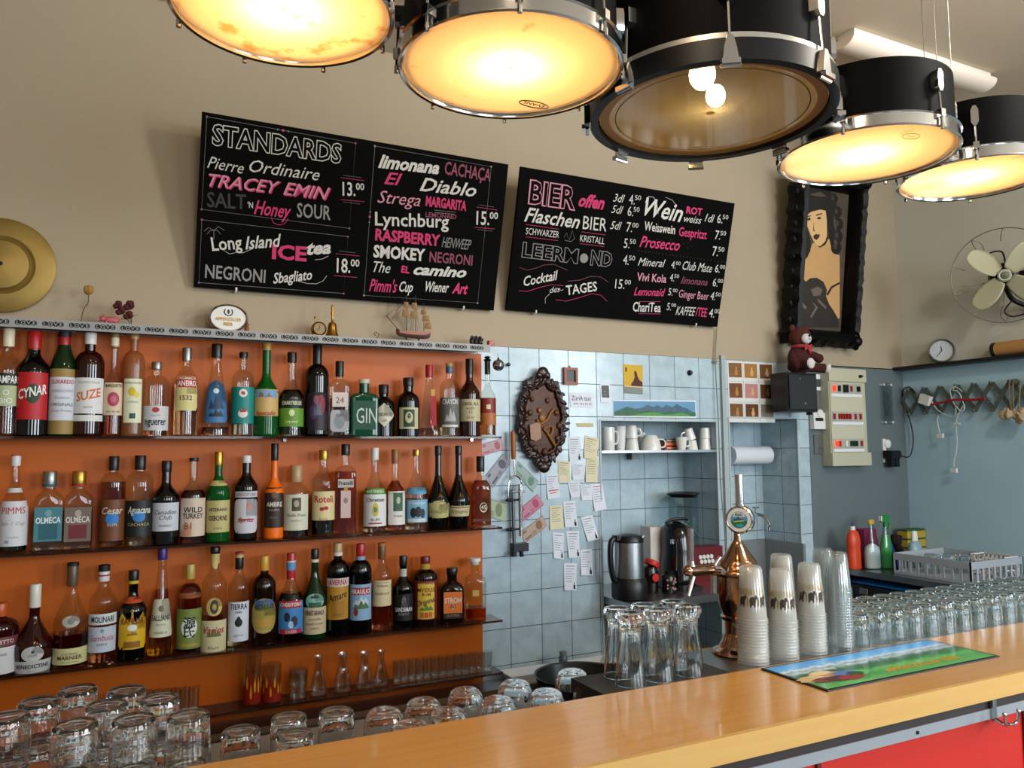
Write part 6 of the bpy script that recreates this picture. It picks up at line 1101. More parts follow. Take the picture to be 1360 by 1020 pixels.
seg('badge_mountain', '2a5a78', [(-9, -2), (9, -2), (5, 2), (2, 1), (-1, 5), (-4, 1), (-6, 2)], .0022)
seg('badge_meadow', '2c6a3c', [(-10.5, -2), (-4, -1), (2, -3), (10.5, -1), (9, -6), (5, -9.5), (0, -11), (-5, -9.5), (-9, -6)], .0025)
seg('badge_lake', '2a9aa8', [(-4, -6), (3, -5), (7, -7), (2, -9.5), (-3, -9)], .0028); seg('badge_ribbon', 'c4b43c', [(-7, -3.2), (7, -1.2), (7, .2), (-7, -1.8)], .003)
b = MB(); b.text('BIER', lambda x, z: bf(x, 5.6*k+z, .0026), w=10*k, h=2.6*k, align='c', bold=.02); b.build('lettering', INKD, t, smooth=0)
b = MB(); b.cyl((bc.x, bc.y, zt2(672)), (bc.x, bc.y, zt2(631)), 5.2*k, seg=24); b.cyl((bc.x, bc.y, zt2(672)), (bc.x, bc.y, zt2(668)), 6*k, seg=24); b.cyl((bc.x, bc.y, zt2(631.5)), (bc.x, bc.y, zt2(630)), 5.5*k, seg=24); b.build('top_tube', CHROME, t)
# tap arm reaching left
a, c = PY(958, 757, ty), PY(914, 758, ty-.02)
b = MB(); b.cyl(a, c, 6.5*k, 7*k, 20); b.sphere(c, 7.2*k, 14); b.build('tap_arm', COP, t)
b = MB(); b.cyl(a+(c-a)*.12, a+(c-a)*.3, 8*k, seg=20); q = a+(c-a)*.22; b.cyl(q+Vector((0, -.01, 0)), q+Vector((0, -.035, 0)), 4*k); b.cyl(q+Vector((0, 0, .01)), q+Vector((.018, -.004, .034)), 2.6*k); b.cyl(q+Vector((0, 0, -.01)), q+Vector((0, 0, -.06)), 5*k); b.build('valve', CHROME, t)
b = MB(); h0, h1 = PY(918, 752, ty-.02), PY(917, 702, ty-.02); b.cyl(h0, h0+(h1-h0)*.14, 5.5*k, 3.6*k); b.cyl(h0+(h1-h0)*.14, h1, 3.6*k, 3.9*k, 16); b.build('tap_handle', CHROME, t)
b = MB(); b.cyl(PY(921, 766, ty-.025), PY(914, 792, ty-.035), 2.8*k, 2.4*k, 14); b.build('spout', STEEL, t)
# upturned beer glasses left of the tower
pil = []; H_ = .205
out = [(.037, 0), (.0365, .003), (.035, .03), (.031, .075), (.0255, .12), (.0235, .145), (.025, .165), (.031, .176), (.0345, .184), (.035, .195), (.032, .204), (.016, .2045)]
out = [(q, z*.8) for q, z in out]
inn = [(.010, .163), (.019, .160), (.0215, .145), (.0235, .12), (.029, .075), (.033, .03), (.0345, 0)]
inn = [(q, z*.8) for q, z in inn]
proto['pilsner'] = tumbler('beer_glass', 'x', 'glass', 'upturned beer glasses beside the beer tower', H_*.8, .037, .02, 14, pts=(out, inn))
for u, v, dy, l in ((838, 914, 0, 'upturned fluted beer glass, first in the front row beside the counter edge'), (876, 908, 0, 'upturned fluted beer glass in the middle of the front row'), (915, 900, .004, 'upturned fluted beer glass nearest the copper tower'), (822, 905, .066, 'upturned fluted beer glass behind the first one'), (858, 898, .066, 'upturned fluted beer glass behind the middle one'), (896, 893, .066, 'upturned fluted beer glass behind the one nearest the tower')):
    p = PZ(u, v, ZB); p.y = YC1+.042+dy; p.x = PY(u, v, p.y).x
    put('pilsner', (p.x, p.y, ZB), random.random()*6, l)

# ================================================================ PLASTIC CUPS
PC = thin('milky plastic cup', 'f4f4f2', 1.0, .12, .30, 'f0f0ec'); PC2 = thin('clear plastic cup', 'f6f8f8', 1.3, .06, .10, 'f0f4f4')
def plastic(h, rt, rb, mt):
    b = MB(); b.lathe([(rt+.0015, 0), (rt+.002, .0015), (rt+.0015, .003), (rt-.001, .004), (rt-.0015, .012), (rb+.001, h-.006), (rb-.003, h), (.002, h)], 28, None, False, True); return b.build('plastic_cup', mt, None, world=False)
cupA = plastic(.135, .0385, .0275, PC); cupB = plastic(.10, .0345, .0255, PC2); used = set()
def stack(src, x, y, n, step, label, grp, printed=None):
    for i in range(n):
        if src.name not in used: o = src; used.add(src.name)
        else: o = src.copy(); C.objects.link(o)
        o.location = (x+random.uniform(-.0006, .0006), y+random.uniform(-.0006, .0006), ZB+.0005+i*step); o.rotation_euler = (0, 0, random.random()*6)
        tag(o, label if i < n-1 else label.replace('clear plastic cup in', 'topmost plastic cup of').replace('milky plastic cup in', 'topmost milky cup of'), 'plastic cup', grp)
        if printed and i == n-1:
            b = MB(); r = lambda z: .0372-(.0385-.0275)*z/.135+.0012; p0 = Vector((0, 0, 0)); a0 = math.atan2(-y, -x)
            band = lambda z0, z1, a, w_, nm, m_: _cb(o, r, z0, z1, a, w_, nm, m_)
            al = a0-o.rotation_euler.z
            band(.066, .082, al, 1.25, 'gold_print', mat('gold cup print', '86701a', .5, var=.3, scale=300)); 
            for da in (-.72, .08, .88):
                for z0_, z1_, dd, ww in ((.040, .062, 0, .24), (.034, .050, -.15, .07), (.034, .050, .14, .07), (.054, .066, .24, .11)): band(z0_, z1_, al+da+dd, ww, 'bear_print', mat('dark bear print', '2c2418', .6))
                band(.036, .062, al+da+.42, .07, 'bear_print', mat('brown bear print', '7a6a3c', .6))
def _cb(o, r, z0, z1, a, w_, nm, m_):
    wd = (lambda j: w_*max(.06, math.sqrt(max(0, 1-(2*j-1)**2)))) if 'bear' in nm else (lambda j: w_)
    b = MB(); b.grid(lambda i, j: Vector((r(z0+(z1-z0)*j)*math.cos(a+(i*2-1)*wd(j)), r(z0+(z1-z0)*j)*math.sin(a+(i*2-1)*wd(j)), z0+(z1-z0)*j)), 12, 8); k_ = b.build(nm, m_, None, world=False, smooth=0); k_.parent = o
def cupx(u, v, dy=0): p = PZ(u, v, ZB); y_ = YC1+.045+dy; return PY(u, v, y_).x, y_
x, y = cupx(1001, 884); stack(cupA, x, y, 15, .0078, 'milky plastic cup in the printed stack beside the beer tower', 'cups stacked beside the beer tower', True)
x, y = cupx(1041, 878); stack(cupA, x, y, 13, .0078, 'milky plastic cup in the second printed stack from the tower', 'cups in the second printed stack', True)
x, y = cupx(1079, 872, .004); stack(cupA, x, y, 14, .0078, 'milky plastic cup in the third printed stack from the tower', 'cups in the third printed stack', True)
x, y = cupx(1042, 868, .088); stack(cupA, x, y, 16, .0078, 'milky plastic cup in the plain stack behind the printed ones', 'cups in the stack behind')
x, y = cupx(1098, 866, .085); stack(cupB, x, y, 22, .0076, 'clear plastic cup in the tall rear stack of clear ribbed cups', 'cups in the tall rear stack')
x, y = cupx(1117, 866, .0); stack(cupB, x, y, 22, .0076, 'clear plastic cup in the tall front stack beside the tumbler rows', 'cups in the tall front stack')
# ================================================================ SMALL GLASSES ON THE LOWEST SHELF
ZS4 = SH[3]+.0003; YG = 2.915
SG = thin('thin clear drinking glass', 'fafcfa', 3.0, .015)
def shelfglass(name, u, w, top, label, grp, prof, cat='glass', m=None):
    p = PY(u, 900, YG); h = PY(u, top, YG).z-ZS4; r = w/2*mpp(p)
    pr = [(q*r, z*h) for q, z in prof]; inn = [(max(.001, q-.0022), max(.008, z)) for q, z in pr[::-1]]
    b = MB(); b.lathe(pr+inn, 28, None, True, True); o = b.build(name, m or SG, None, world=False); o.location = (p.x, YG, ZS4); tag(o, label, cat, grp); return o, r, h
TALL = [(.8, 0), (.86, .02), (.9, .3), (1, 1)]; CARAFE = [(.85, 0), (1, .04), (.98, .25), (.6, .6), (.42, .8), (.5, .93), (.58, 1)]; SHOT = [(.8, 0), (.85, .03), (.84, .3), (1, 1)]
for u, w_, tp_, l in ((335, 24, 868, 'tall glass painted with red and yellow flames'), (361, 25, 881, 'shorter flame painted glass beside the tall one')):
    o, r, h = shelfglass('painted_glass', u, w_, tp_, l, 'glasses painted with flames', TALL)
    rr = random.Random(u)
    b = MB(); c_ = MB()
    for i in range(9):
        a = -PI/2+.35+(i-4)*.42-.2; hz = h*(.45+.35*rr.random())
        for mb, rad, wd, z0, z1 in ((b, .0012, .26, .04*h, hz), (c_, .0018, .11, h*(.15+.3*rr.random()), 0)):
            if mb is c_: z1 = z0+h*.28
            rads = r*.95
            mb.grid(lambda i_, j_: Vector(((rads+rad)*math.cos(a+(i_*2-1)*wd*math.sin(PI*min(.97, j_*.8+.22))), (rads+rad)*math.sin(a+(i_*2-1)*wd*math.sin(PI*min(.97, j_*.8+.22))), z0+(z1-z0)*j_)), 4, 8)
    for mb, nm, m_ in ((b, 'red_flames', mat('red flame paint', '8a1c0c', .3)), (c_, 'yellow_flames', mat('yellow flame paint', 'c8901c', .3))):
        k_ = mb.build(nm, m_, None, world=False); k_.parent = o
shelfglass('highball_glass', 396, 25, 887, 'lower one of two nested clear glasses on the lowest shelf', 'nested clear glasses', TALL)
o, r, h = shelfglass('highball_glass', 396, 25, 893, 'upper one of two nested clear glasses on the lowest shelf', 'nested clear glasses', TALL); o.location.z += h*.45; o.scale = (1.06, 1.06, .62)
for i, (u, w_, tp_) in enumerate(((423, 22, 871), (455, 24, 867), (484, 23, 866), (506, 20, 864))): shelfglass('carafe', u, w_, tp_, ['small clear carafe next to the nested glasses', 'second small clear carafe, widest of the four', 'third small clear carafe on the lowest shelf', 'last small clear carafe, beside the shot glasses'][i], 'small carafes on the lowest shelf', CARAFE, 'carafe')
for i in range(13):
    u = 527+i*10.1; shelfglass('shot_glass', u, 13, 877-i*1.05, 'small clear shot glass in the row along the lowest shelf', 'shot glasses on the lowest shelf', SHOT)
for i in range(10):
    u = 150+i*12; shelfglass('shot_glass', u, 15, 921-i*1.0, 'small clear glass behind the stacked tumblers on the lowest shelf', 'small glasses behind the tumblers', SHOT)
# ================================================================ RIGHT-HAND CORNER
# portrait in black carved frame (leans forward at the top)
PF = Vector((0, -.11, .86)).normalized(); FO = Vector((3.045, 2.985, EYE+.545)); FN = Vector((1, 0, 0)).cross(PF); FWD, FHT = .515, .90
t = thing('framed_portrait', 'tall portrait of a dark haired woman in a heavy black carved frame', 'picture', (FO.x, FO.y, FO.z)); fp = lambda x, z, e=0: FO+Vector((1, 0, 0))*x+PF*z+FN*e
FR = mat('black carved frame', '030303', .45, spec=.2, bump=.5, bscale=45)
b = MB(); ex_ = lambda q: .008*math.sin(q*38)+.006*math.sin(q*71+1)
prof = [(0, 0), (.0, .05), (.025, .085), (.045, .07), (.065, .078), (.078, .05), (.082, .003)]
def rect(ins, e, wob):
    pts = []
    for i in range(24): s = i/24; pts.append((ins+(FWD-2*ins)*s, ins-(wob*ex_(s*1.1) if wob else 0)))
    for i in range(36): s = i/36; pts.append((FWD-ins+(wob*ex_(s*1.7+2) if wob else 0), ins+(FHT-2*ins)*s))
    for i in range(24): s = i/24; pts.append((FWD-ins-(FWD-2*ins)*s, FHT-ins+(wob*ex_(s) if wob else 0)))
    for i in range(36): s = i/36; pts.append((ins-(wob*ex_(s*1.4+4) if wob else 0), FHT-ins-(FHT-2*ins)*s))
    return [fp(x, z, e) for x, z in pts]
b.loft([rect(i, e, 1.0 if i < .02 else (.5 if i < .05 else 0)) for i, e in prof], False, False); b.build('carved_frame', FR, t)
for (x, z) in [(FWD-.03, .03), (.03, FHT-.03), (FWD-.03, FHT-.03)]:
    b = MB(); b.sphere(fp(x, z, .07), (.03, .03, .03), 12)
    b.lathe([(.03, -.03), (.042, -.01), (.036, .01), (.02, .024)], 20, Matrix.Translation(fp(x, z, .06)) @ FN.to_track_quat('Z', 'Y').to_matrix().to_4x4(), mod=lambda a, z_: 1+.22*math.cos(5*a)); b.build('corner_ornament', FR, t)
for i in range(9):
    for x in (FWD-.008, .008): b = MB(); b.sphere(fp(x, .12+i*.082, .05), (.014, .014, .024), 10); b.build('carved_bead', FR, t)
b = MB(); b.poly([fp(.07, .07, .005), fp(FWD-.07, .07, .005), fp(FWD-.07, FHT-.07, .005), fp(.07, FHT-.07, .005)]); b.build('picture_ground', mat('picture dark ground', '4a3e32', .5, var=.5, scale=14), t)
o_, n_ = fp(0, 0, .007), FN
def art(name, col, pts, e, var=0.):
    b = MB(); b.poly([PP(960+x/3.4, 220+y/3.4, fp(0, 0, .006+e), n_) for x, y in pts]); b.build(name, mat('picture '+col, col, .5, var=var, scale=20), t, smooth=0)
art('drawn_shoulders', 'bd9460', [(345, 440), (385, 405), (405, 350), (480, 330), (497, 395), (528, 405), (528, 690), (345, 690)], .0006, .12)
art('drawn_hair', '17120f', [(345, 145), (365, 110), (400, 95), (450, 95), (490, 120), (512, 170), (525, 240), (530, 320), (526, 385), (508, 402), (495, 380), (480, 330), (470, 250), (440, 205), (385, 220), (382, 280), (398, 345), (396, 385), (372, 425), (352, 428), (344, 400), (344, 250)], .0012)
for i, pts in enumerate(([(350, 330), (368, 320), (372, 350), (356, 362)], [(500, 220), (515, 260), (512, 300), (500, 270)], [(502, 330), (518, 340), (514, 375), (503, 365)], [(352, 385), (370, 372), (372, 398), (356, 408)], [(390, 130), (440, 118), (470, 140), (430, 140)])): art('hair_shine', '4c4038', pts, .0016)
for cu_, cv_, rr_ in ((352, 250, 20), (356, 300, 22), (360, 350, 22), (366, 395, 22), (516, 210, 22), (520, 265, 24), (518, 320, 24), (512, 370, 24), (360, 180, 18), (500, 150, 20)):
    art('hair_curl', '17120f', [(cu_+rr_*math.cos(a_*PI/8), cv_+rr_*1.25*math.sin(a_*PI/8)) for a_ in range(16)], .0013); art('hair_shine', '3c322c', [(cu_-4+rr_*.35*math.cos(a_*PI/6), cv_-5+rr_*.6*math.sin(a_*PI/6)) for a_ in range(12)], .0017)
art('drawn_face', 'cfa873', [(374, 222), (400, 206), (440, 196), (464, 196), (470, 250), (470, 318), (462, 340), (440, 362), (428, 362), (412, 345), (396, 312), (382, 275)], .0020)
art('hair_fringe', '17120f', [(368, 170), (420, 140), (466, 160), (472, 205), (440, 198), (400, 208), (374, 228)], .0026)
art('drawn_mouth', '3a1e1a', [(408, 318), (420, 308), (428, 311), (438, 309), (436, 322), (424, 336), (412, 330)], .0026)
art('drawn_eye', '1c1614', [(380, 240), (394, 234), (398, 244), (386, 248)], .0026); art('drawn_eye', '1c1614', [(424, 236), (440, 230), (444, 240), (430, 243)], .0026)
art('drawn_eyebrow', '1c1614', [(378, 228), (398, 224), (398, 228), (380, 233)], .0026); art('drawn_eyebrow', '1c1614', [(420, 222), (446, 214), (452, 222), (446, 219), (422, 227)], .0026)
art('drawn_nose', '5a4028', [(410, 250), (412, 290), (418, 296), (408, 295)], .0026); art('drawn_chin_line', '1c1614', [(428, 362), (442, 364), (464, 342), (472, 318), (476, 330), (464, 356), (440, 370)], .0026)
art('drawn_dress', '2a2420', [(343, 512), (358, 506), (376, 524), (395, 508), (425, 506), (455, 525), (470, 560), (466, 590), (480, 625), (500, 655), (520, 690), (526, 730), (343, 730)], .0020, .4)
for pts in ([(398, 560), (430, 545), (450, 560), (440, 585), (410, 590)], [(345, 600), (380, 640), (372, 650), (345, 620)], [(400, 610), (430, 640), (400, 690), (395, 680), (418, 640)], [(430, 600), (470, 640), (464, 648), (428, 612)]): art('dress_shine', '645850', pts, .0026)
art('drawn_strap', '1c1614', [(468, 580), (490, 545), (528, 525), (528, 534), (495, 552), (474, 588)], .0026)
# loudspeaker and teddy bear
SY = 2.84; sp0, sp1 = PY(1045, 494, SY), PY(1085, 547, SY); sw = sp1.x-sp0.x; szb, szt = sp1.z, PY(1060, 495, SY).z
t = thing('loudspeaker', 'black loudspeaker mounted on the wall under the teddy bear', 'loudspeaker', (sp0.x+sw/2, 2.95, szb)); xm = sp0.x+sw/2
b = MB(); b.box(sp0.x-.005, sp1.x+.005, SY, YB-.055, szb, szt); b.build('cabinet', BLACK, t, bevel=.014)
b = MB(); b.box(sp0.x+.006, sp1.x-.006, SY-.008, SY-.0005, szb+.012, szt-.012); b.build('grille', mat('dark blue grey grille', '1c2226', .7, bump=.5, bscale=500), t, bevel=.003)
b = MB(); b.disc((xm+.01, SY-.008, szb+.04), (0, -1, 0), [(.007, 0), (.006, .003)], 16); b.disc((xm-.02, SY-.008, szt-.03), (0, -1, 0), [(.004, 0), (.004, .003)], 12); b.build('badge', STEEL, t)
b = MB(); b.box(xm-.02, xm+.02, YB-.056, YB-.005, szb+.06, szb+.11); b.build('wall_bracket', BLACK, t); b = MB(); b.box(sp1.x-.02, sp1.x+.002, SY+.03, SY+.05, szb-.014, szb+.001); b.build('hinge', DARK, t)
FUR = mat('dark maroon plush', '3a1210', .95, var=.3, scale=90, bump=.6, bscale=260); FUR2 = mat('white plush', 'c4c0c0', .9, bump=.4, bscale=260); FUR3 = mat('brown plush', '4a1c10', .95, var=.3, scale=90, bump=.6, bscale=260)
tz = szt+.001; tx_ = PY(1058, 470, SY+.05).x; ty_ = SY+.022; tq_ = lambda u, v, y_: PY(u, v, y_)
t = thing('teddy_bear', 'maroon plush teddy bear with white muzzle sitting on the loudspeaker', 'teddy bear', (tx_, ty_, tz))
b = MB(); b.sphere((tx_-.002, ty_, tz+.062), (.052, .045, .066), 18); b.sphere((tx_, ty_, tz+.03), (.056, .048, .034), 16)
b.tube(smooth_path([(tx_+.03, ty_-.01, tz+.088), (tx_+.055, ty_-.025, tz+.078), (tx_+.078, ty_-.035, tz+.066)], 4), [.019]*8+[.017], 12); b.sphere((tx_+.080, ty_-.036, tz+.065), .021, 12)
b.tube(smooth_path([(tx_-.035, ty_, tz+.085), (tx_-.05, ty_-.012, tz+.06), (tx_-.046, ty_-.03, tz+.035)], 4), [.019]*9, 12); b.sphere((tx_-.046, ty_-.03, tz+.033), .019, 12)
b.tube([(tx_+.02, ty_-.01, tz+.026), (tx_+.06, ty_-.03, tz+.024), (tx_+.098, ty_-.05, tz+.020)], .021, 12); b.tube([(tx_-.015, ty_-.01, tz+.026), (tx_-.022, ty_-.05, tz+.028), (tx_-.024, ty_-.075, tz+.03)], .021, 12)
b.build('body', FUR, t)
b = MB(); hc = Vector((tx_-.003, ty_-.012, tz+.158)); b.sphere(hc, (.050, .045, .046), 18)
for s in (-1, 1): b.sphere(hc+Vector((s*.038, .004, .037)), (.017, .010, .017), 12)
b.build('head', FUR3, t)
b = MB(); b.sphere(hc+Vector((-.006, -.042, -.012)), (.026, .018, .023), 14); b.build('muzzle', FUR2, t)
b = MB(); b.sphere(hc+Vector((-.005, -.060, -.001)), (.007, .004, .005), 8); b.sphere(hc+Vector((-.022, -.040, .012)), .004, 8); b.sphere(hc+Vector((.012, -.044, .012)), .004, 8); b.tube([hc+Vector((-.005, -.060, -.004)), hc+Vector((-.005, -.0605, -.014))], .001, 5); b.tube(smooth_path([hc+Vector((-.014, -.059, -.019)), hc+Vector((-.005, -.0612, -.015)), hc+Vector((.004, -.058, -.019))], 3), .001, 5); b.build('face_features', BLACK, t)
b = MB(); b.sphere((tx_-.024, ty_-.088, tz+.034), (.021, .012, .024), 14); b.build('sole', FUR2, t); b = MB(); b.sphere((tx_+.108, ty_-.054, tz+.021), (.014, .020, .023), 14, Matrix.Rotation(.4, 3, 'Y')); b.build('sole', FUR2, t)
b = MB(); b.tube([(tx_+.032*math.cos(a*PI/8)-.002, ty_-.010+.034*math.sin(a*PI/8), tz+.116) for a in range(16)], .008, 8, True)
for s in (-1, 1): b.loft([[Vector((tx_+.006+s*q, ty_-.046-.004*(q > .01), tz+.110+k*hh)) for k in (-1, 1)] for q, hh in ((0, .003), (.012, .012), (.022, .015))], False, False, False)
b.tube([(tx_+.008, ty_-.047, tz+.108), (tx_+.02, ty_-.048, tz+.085)], .006, 6); b.build('neckerchief', mat('red checked ribbon', '9a2a30', .8, var=.4, scale=120), t)
t.scale = (1.16, 1.1, 1.14); t.location.x -= .012
# fuse box
p0, p1 = PY(1101, 489, 2.93), PY(1152, 617, 2.93); x0, x1 = p0.x, PY(1150, 500, 2.93).x; z1_, z0_ = p0.z, PY(1130, 618, 2.93).z; CRM = mat('cream enamel', 'b4b29a', .45)
t = thing('fuse_box', 'tall cream fuse box with rows of red and black switches', 'fuse box', ((x0+x1)/2, YB-.005, z0_)); hz = z1_-z0_
b = MB(); b.box(x0, x1, 2.94, YB-.0051, z0_, z1_); b.build('housing', CRM, t, bevel=.004)
b = MB(); b.box(x0-.003, x1+.012, 2.928, YB-.0055, z0_-.002, z0_+hz*.13); b.build('lower_cover', CRM, t, bevel=.003)
b = MB(); b.box(x0-.002, x1+.002, 2.930, 2.9395, z1_-hz*.13, z1_+.002); b.build('upper_cover', CRM, t, bevel=.003)
b = MB(); b.box(x0+.005, x1-.028, 2.934, 2.9397, z0_+hz*.14, z1_-hz*.15); b.build('door_panel', mat('pale cream panel', 'bcbaa4', .4), t, bevel=.002)
b = MB(); b.cyl((x1-.05, 2.93, z1_-hz*.07), (x1-.05, 2.918, z1_-hz*.07), .008); b.box(x1-.052, x1-.034, 2.917, 2.924, z1_-hz*.075, z1_-hz*.062); b.build('key_knob', BLACK, t)
RED = mat('red switch', '9a1c18', .4); LITR = mat('lit red switch', 'c02010', .4, emis='ff2a10', es=2.2); SWB = mat('black switch', '101214', .35); GRN = mat('dark green switch', '123026', .4)
wI = x1-.028-x0-.01
for row, zf, items in ((0, .795, [(.08, 'l'), (.25, 'k'), (.47, 'K'), (.66, 'r'), (.9, 'o')]), (1, .505, [(.05, 'r'), (.22, 'r'), (.31, 'r'), (.40, 'r'), (.49, 'r'), (.58, 'r'), (.76, 'r'), (.93, 'r')]), (2, .225, [(.10, 'l'), (.20, 'r'), (.40, 'w'), (.58, 'g'), (.67, 'g'), (.76, 'g'), (.93, 'r')])):
    zc = z0_+hz*zf; b = MB(); b.box(x0+.012, x1-.035, 2.9315, 2.9338, zc-.026, zc+.026); b.build('switch_strip', mat('grey switch strip', 'a4a498', .45), t)
    b = MB(); b.box(x0+.012, x1-.035, 2.9310, 2.9314, zc-.043, zc-.028); b.build('paper_label', PAPER, t)
    for fx, kd in items:
        xx = x0+.012+wI*fx*.93; w_, h_, m_ = {'r': (.005, .014, RED), 'l': (.009, .014, LITR), 'k': (.007, .015, SWB), 'K': (.017, .020, SWB), 'o': (.010, .014, SWB), 'w': (.008, .014, WHITE), 'g': (.006, .014, GRN)}[kd]
        b = MB(); b.box(xx-w_, xx+w_, 2.923, 2.9313, zc-h_, zc+h_); b.build('switch', m_, t, bevel=.002)
q = PY(1086, 515, YB); t = thing('pinned_card', 'white framed small pictures half hidden behind the loudspeaker', 'card', (q.x, YB-.006, q.z))
a, c = PY(1079, 497, 2.994), PY(1101, 519, 2.994); b = MB(); b.box(a.x-.02, c.x, 2.9905, YB-.0052, c.z, a.z); b.build('card', PAPER, t)
b = MB(); b.box(a.x+.02, c.x-.028, 2.9895, 2.9902, c.z+.018, c.z+.06); b.build('image', mat('dark grey image', '44484a', .4), t)
a, c = PY(1080, 545, 2.97), PY(1097, 570, 2.97); t = thing('thermostat', 'white thermostat with small display on the grey wall', 'thermostat', ((a.x+c.x)/2, YB-.005, c.z))
b = MB(); b.box(a.x, c.x, 2.968, YB-.0051, c.z, a.z-.012); b.build('housing', WHITE, t, bevel=.004); b = MB(); b.box(a.x+.012, c.x-.02, 2.9665, 2.9679, (a.z+c.z)/2-.006, (a.z+c.z)/2+.010); b.build('display', SWB, t)
b = MB(); b.disc(((a.x+c.x)/2+.004, 2.99, a.z-.016), (0, -1, 0), [(.022, 0), (.022, .024), (.018, .028)], 20); b.build('dial', WHITE, t)
a, c = PY(1081, 577, 2.99), PY(1095, 603, 2.99); t = thing('light_switch', 'grey metal switch plate below the thermostat', 'switch', ((a.x+c.x)/2, YB-.005, c.z))
b = MB(); b.box(a.x, c.x, 2.988, YB-.0051, c.z, a.z); b.build('plate', STEEL, t, bevel=.002); b = MB(); b.cyl(((a.x+c.x)/2, 2.988, c.z+.035), ((a.x+c.x)/2, 2.972, c.z+.031), .004); b.build('toggle', CHROME, t)
# clear holder with four studs
a, c = PY(1172, 511, 2.98), PY(1184, 561, 2.98); t = thing('acrylic_holder', 'clear acrylic sign holder on four bright studs near the corner', 'holder', ((a.x+c.x)/2, 2.98, c.z))
b = MB(); b.box(a.x-.008, c.x+.008, 2.972, 2.975, c.z-.008, a.z+.008); b.build('clear_plate', thin('clear acrylic', 'e4eaea', 1.4, .03), t)
for x in (a.x, c.x):
    for z in (a.z, c.z): b = MB(); b.cyl((x, YB-.0045, z), (x, 2.968, z), .006); b.build('stud', WHITE, t)
# socket with black adapter and its lead
q = PY(1178, 590, 2.985); t = thing('wall_socket', 'white wall socket with round flap near the corner', 'socket', (q.x, YB-.005, q.z))
b = MB(); b.box(q.x-.03, q.x-.006, 2.986, YB-.0051, q.z-.10, q.z+.03); b.build('plate', WHITE, t, bevel=.002); b = MB(); b.disc((q.x+.004, YB-.006, q.z+.002), (0, -1, 0), [(.024, 0), (.024, .014), (.018, .018)], 20); b.build('flap', WHITE, t)
q = PY(1187, 606, 2.95); t = thing('plug_adapter', 'black plug adapter with two prongs hanging from the wall socket', 'adapter', (q.x, 2.95, q.z))
b = MB(); b.box(q.x-.04, q.x+.03, 2.93, 2.9855, q.z-.012, q.z+.032); b.build('adapter_body', BLACK, t, bevel=.006)
for dx in (-.018, .018): b = MB(); b.box(q.x+dx-.015, q.x+dx+.015, 2.94, 2.97, q.z-.058, q.z-.0125); b.build('prong_block', BLACK, t, bevel=.003)
b = MB(); b.box(q.x+.0305, q.x+.05, 2.94, 2.97, q.z-.005, q.z+.022); b.build('plug', BLACK, t, bevel=.004)
pts = [(q.x+.05, 2.955, q.z+.008), (3.93, 2.93, q.z-.002), PX(1213, 585, 3.97), PX(1209, 560, 3.975), PX(1202, 540, 3.975), PX(1199, 520, 3.97), PX(1207, 514, 3.965), PX(1216, 522, 3.965)]
b = MB(); b.tube(smooth_path(pts), .0035, 8); b.build('lead', BLACK, t)
# expanding coat rack on the right wall
GRW = mat('grey green painted wood', '525c52', .5, var=.1); XK = 3.965
q = PX(1262, 530, XK); t = thing('expanding_rack', 'grey green zigzag expanding coat rack on the grey right wall', 'coat rack', (XK, q.y, q.z))
y0, dy_ = PX(1207, 514, XK).y, (PX(1317, 512, XK).y-PX(1207, 514, XK).y)/5; zT, zL = PX(1270, 512, XK).z, PX(1270, 547, XK).z; zM = (zT+zL)/2
for i in range(-1, 8):
    for s in (0, 1):
        a = Vector((XK+.010*s-.004, y0+dy_*i, zT if s else zL)); c = Vector((a.x, y0+dy_*(i+1), zL if s else zT)); d = c-a; n2 = Vector((0, -d.z, d.y)).normalized()*.0095
        if i < 0: a = (a+c)/2
        if a.y > 2.99 or c.y > 2.99: continue
        b = MB(); b.prism([a+n2, c+n2, c-n2, a-n2], (.007, 0, 0)); b.build('slat', GRW, t, smooth=0)
for i in range(0, 8):
    for z in (zT, zL): b = MB(); b.cyl((XK-.008, y0+dy_*i, z), (XK+(.034 if i in (0, 3, 6) and z == zT else .012), y0+dy_*i, z), .005, seg=10); b.sphere((XK-.012, y0+dy_*i, z), .008, 10); b.build('peg', GRW, t)
xc = XK-.022; w_ = lambda *p: smooth_path([PX(u, v, xc) for u, v in p])
b = MB(); b.tube(w_((1236, 538), (1250, 534.5), (1268, 531), (1290, 531), (1308, 530)), .0065, 8); o = b.build('red_strap', mat('red strap', 'a01418', .5), loc=PX(1270, 532, xc)); tag(o, 'red strap threaded through the zigzag rack', 'strap')
b = MB(); q = PX(1312, 531, xc); b.tube([q+Vector((0, .016*math.cos(i*PI/8), .010*math.sin(i*PI/8))) for i in range(16)], .0018, 6, True); k_ = b.build('metal_ring', CHROME, o)
WH = mat('white cable', 'c8ccc8', .5)
def cable(label, pts, plug):
    t = thing('white_cable', label, 'cable', PX(*pts[0], xc)); b = MB(); b.tube(w_(*pts), .0024, 6); b.build('cable', WH, t)
    if plug: q = PX(*plug, xc); b = MB(); b.box(q.x-.008, q.x+.008, q.y-.016, q.y+.016, q.z-.010, q.z+.012); b.build('plug', WHITE, t, bevel=.003)
cable('short white cable ending in a white plug, hanging under the rack', [(1246, 552), (1245, 560), (1247, 570), (1249, 577)], (1249, 579))
cable('long white cable hanging lowest under the rack', [(1269, 513), (1262, 518), (1266, 534), (1274, 544), (1280, 545), (1280, 538), (1272, 552), (1270, 565), (1271, 585), (1270, 600), (1267, 612), (1267, 620)], (1267, 625))
cable('white looped cable tangled round the middle of the rack', [(1236, 530), (1244, 543), (1256, 551), (1268, 553), (1270, 540), (1275, 546), (1281, 542), (1274, 522), (1266, 518), (1270, 514), (1278, 520)], None)
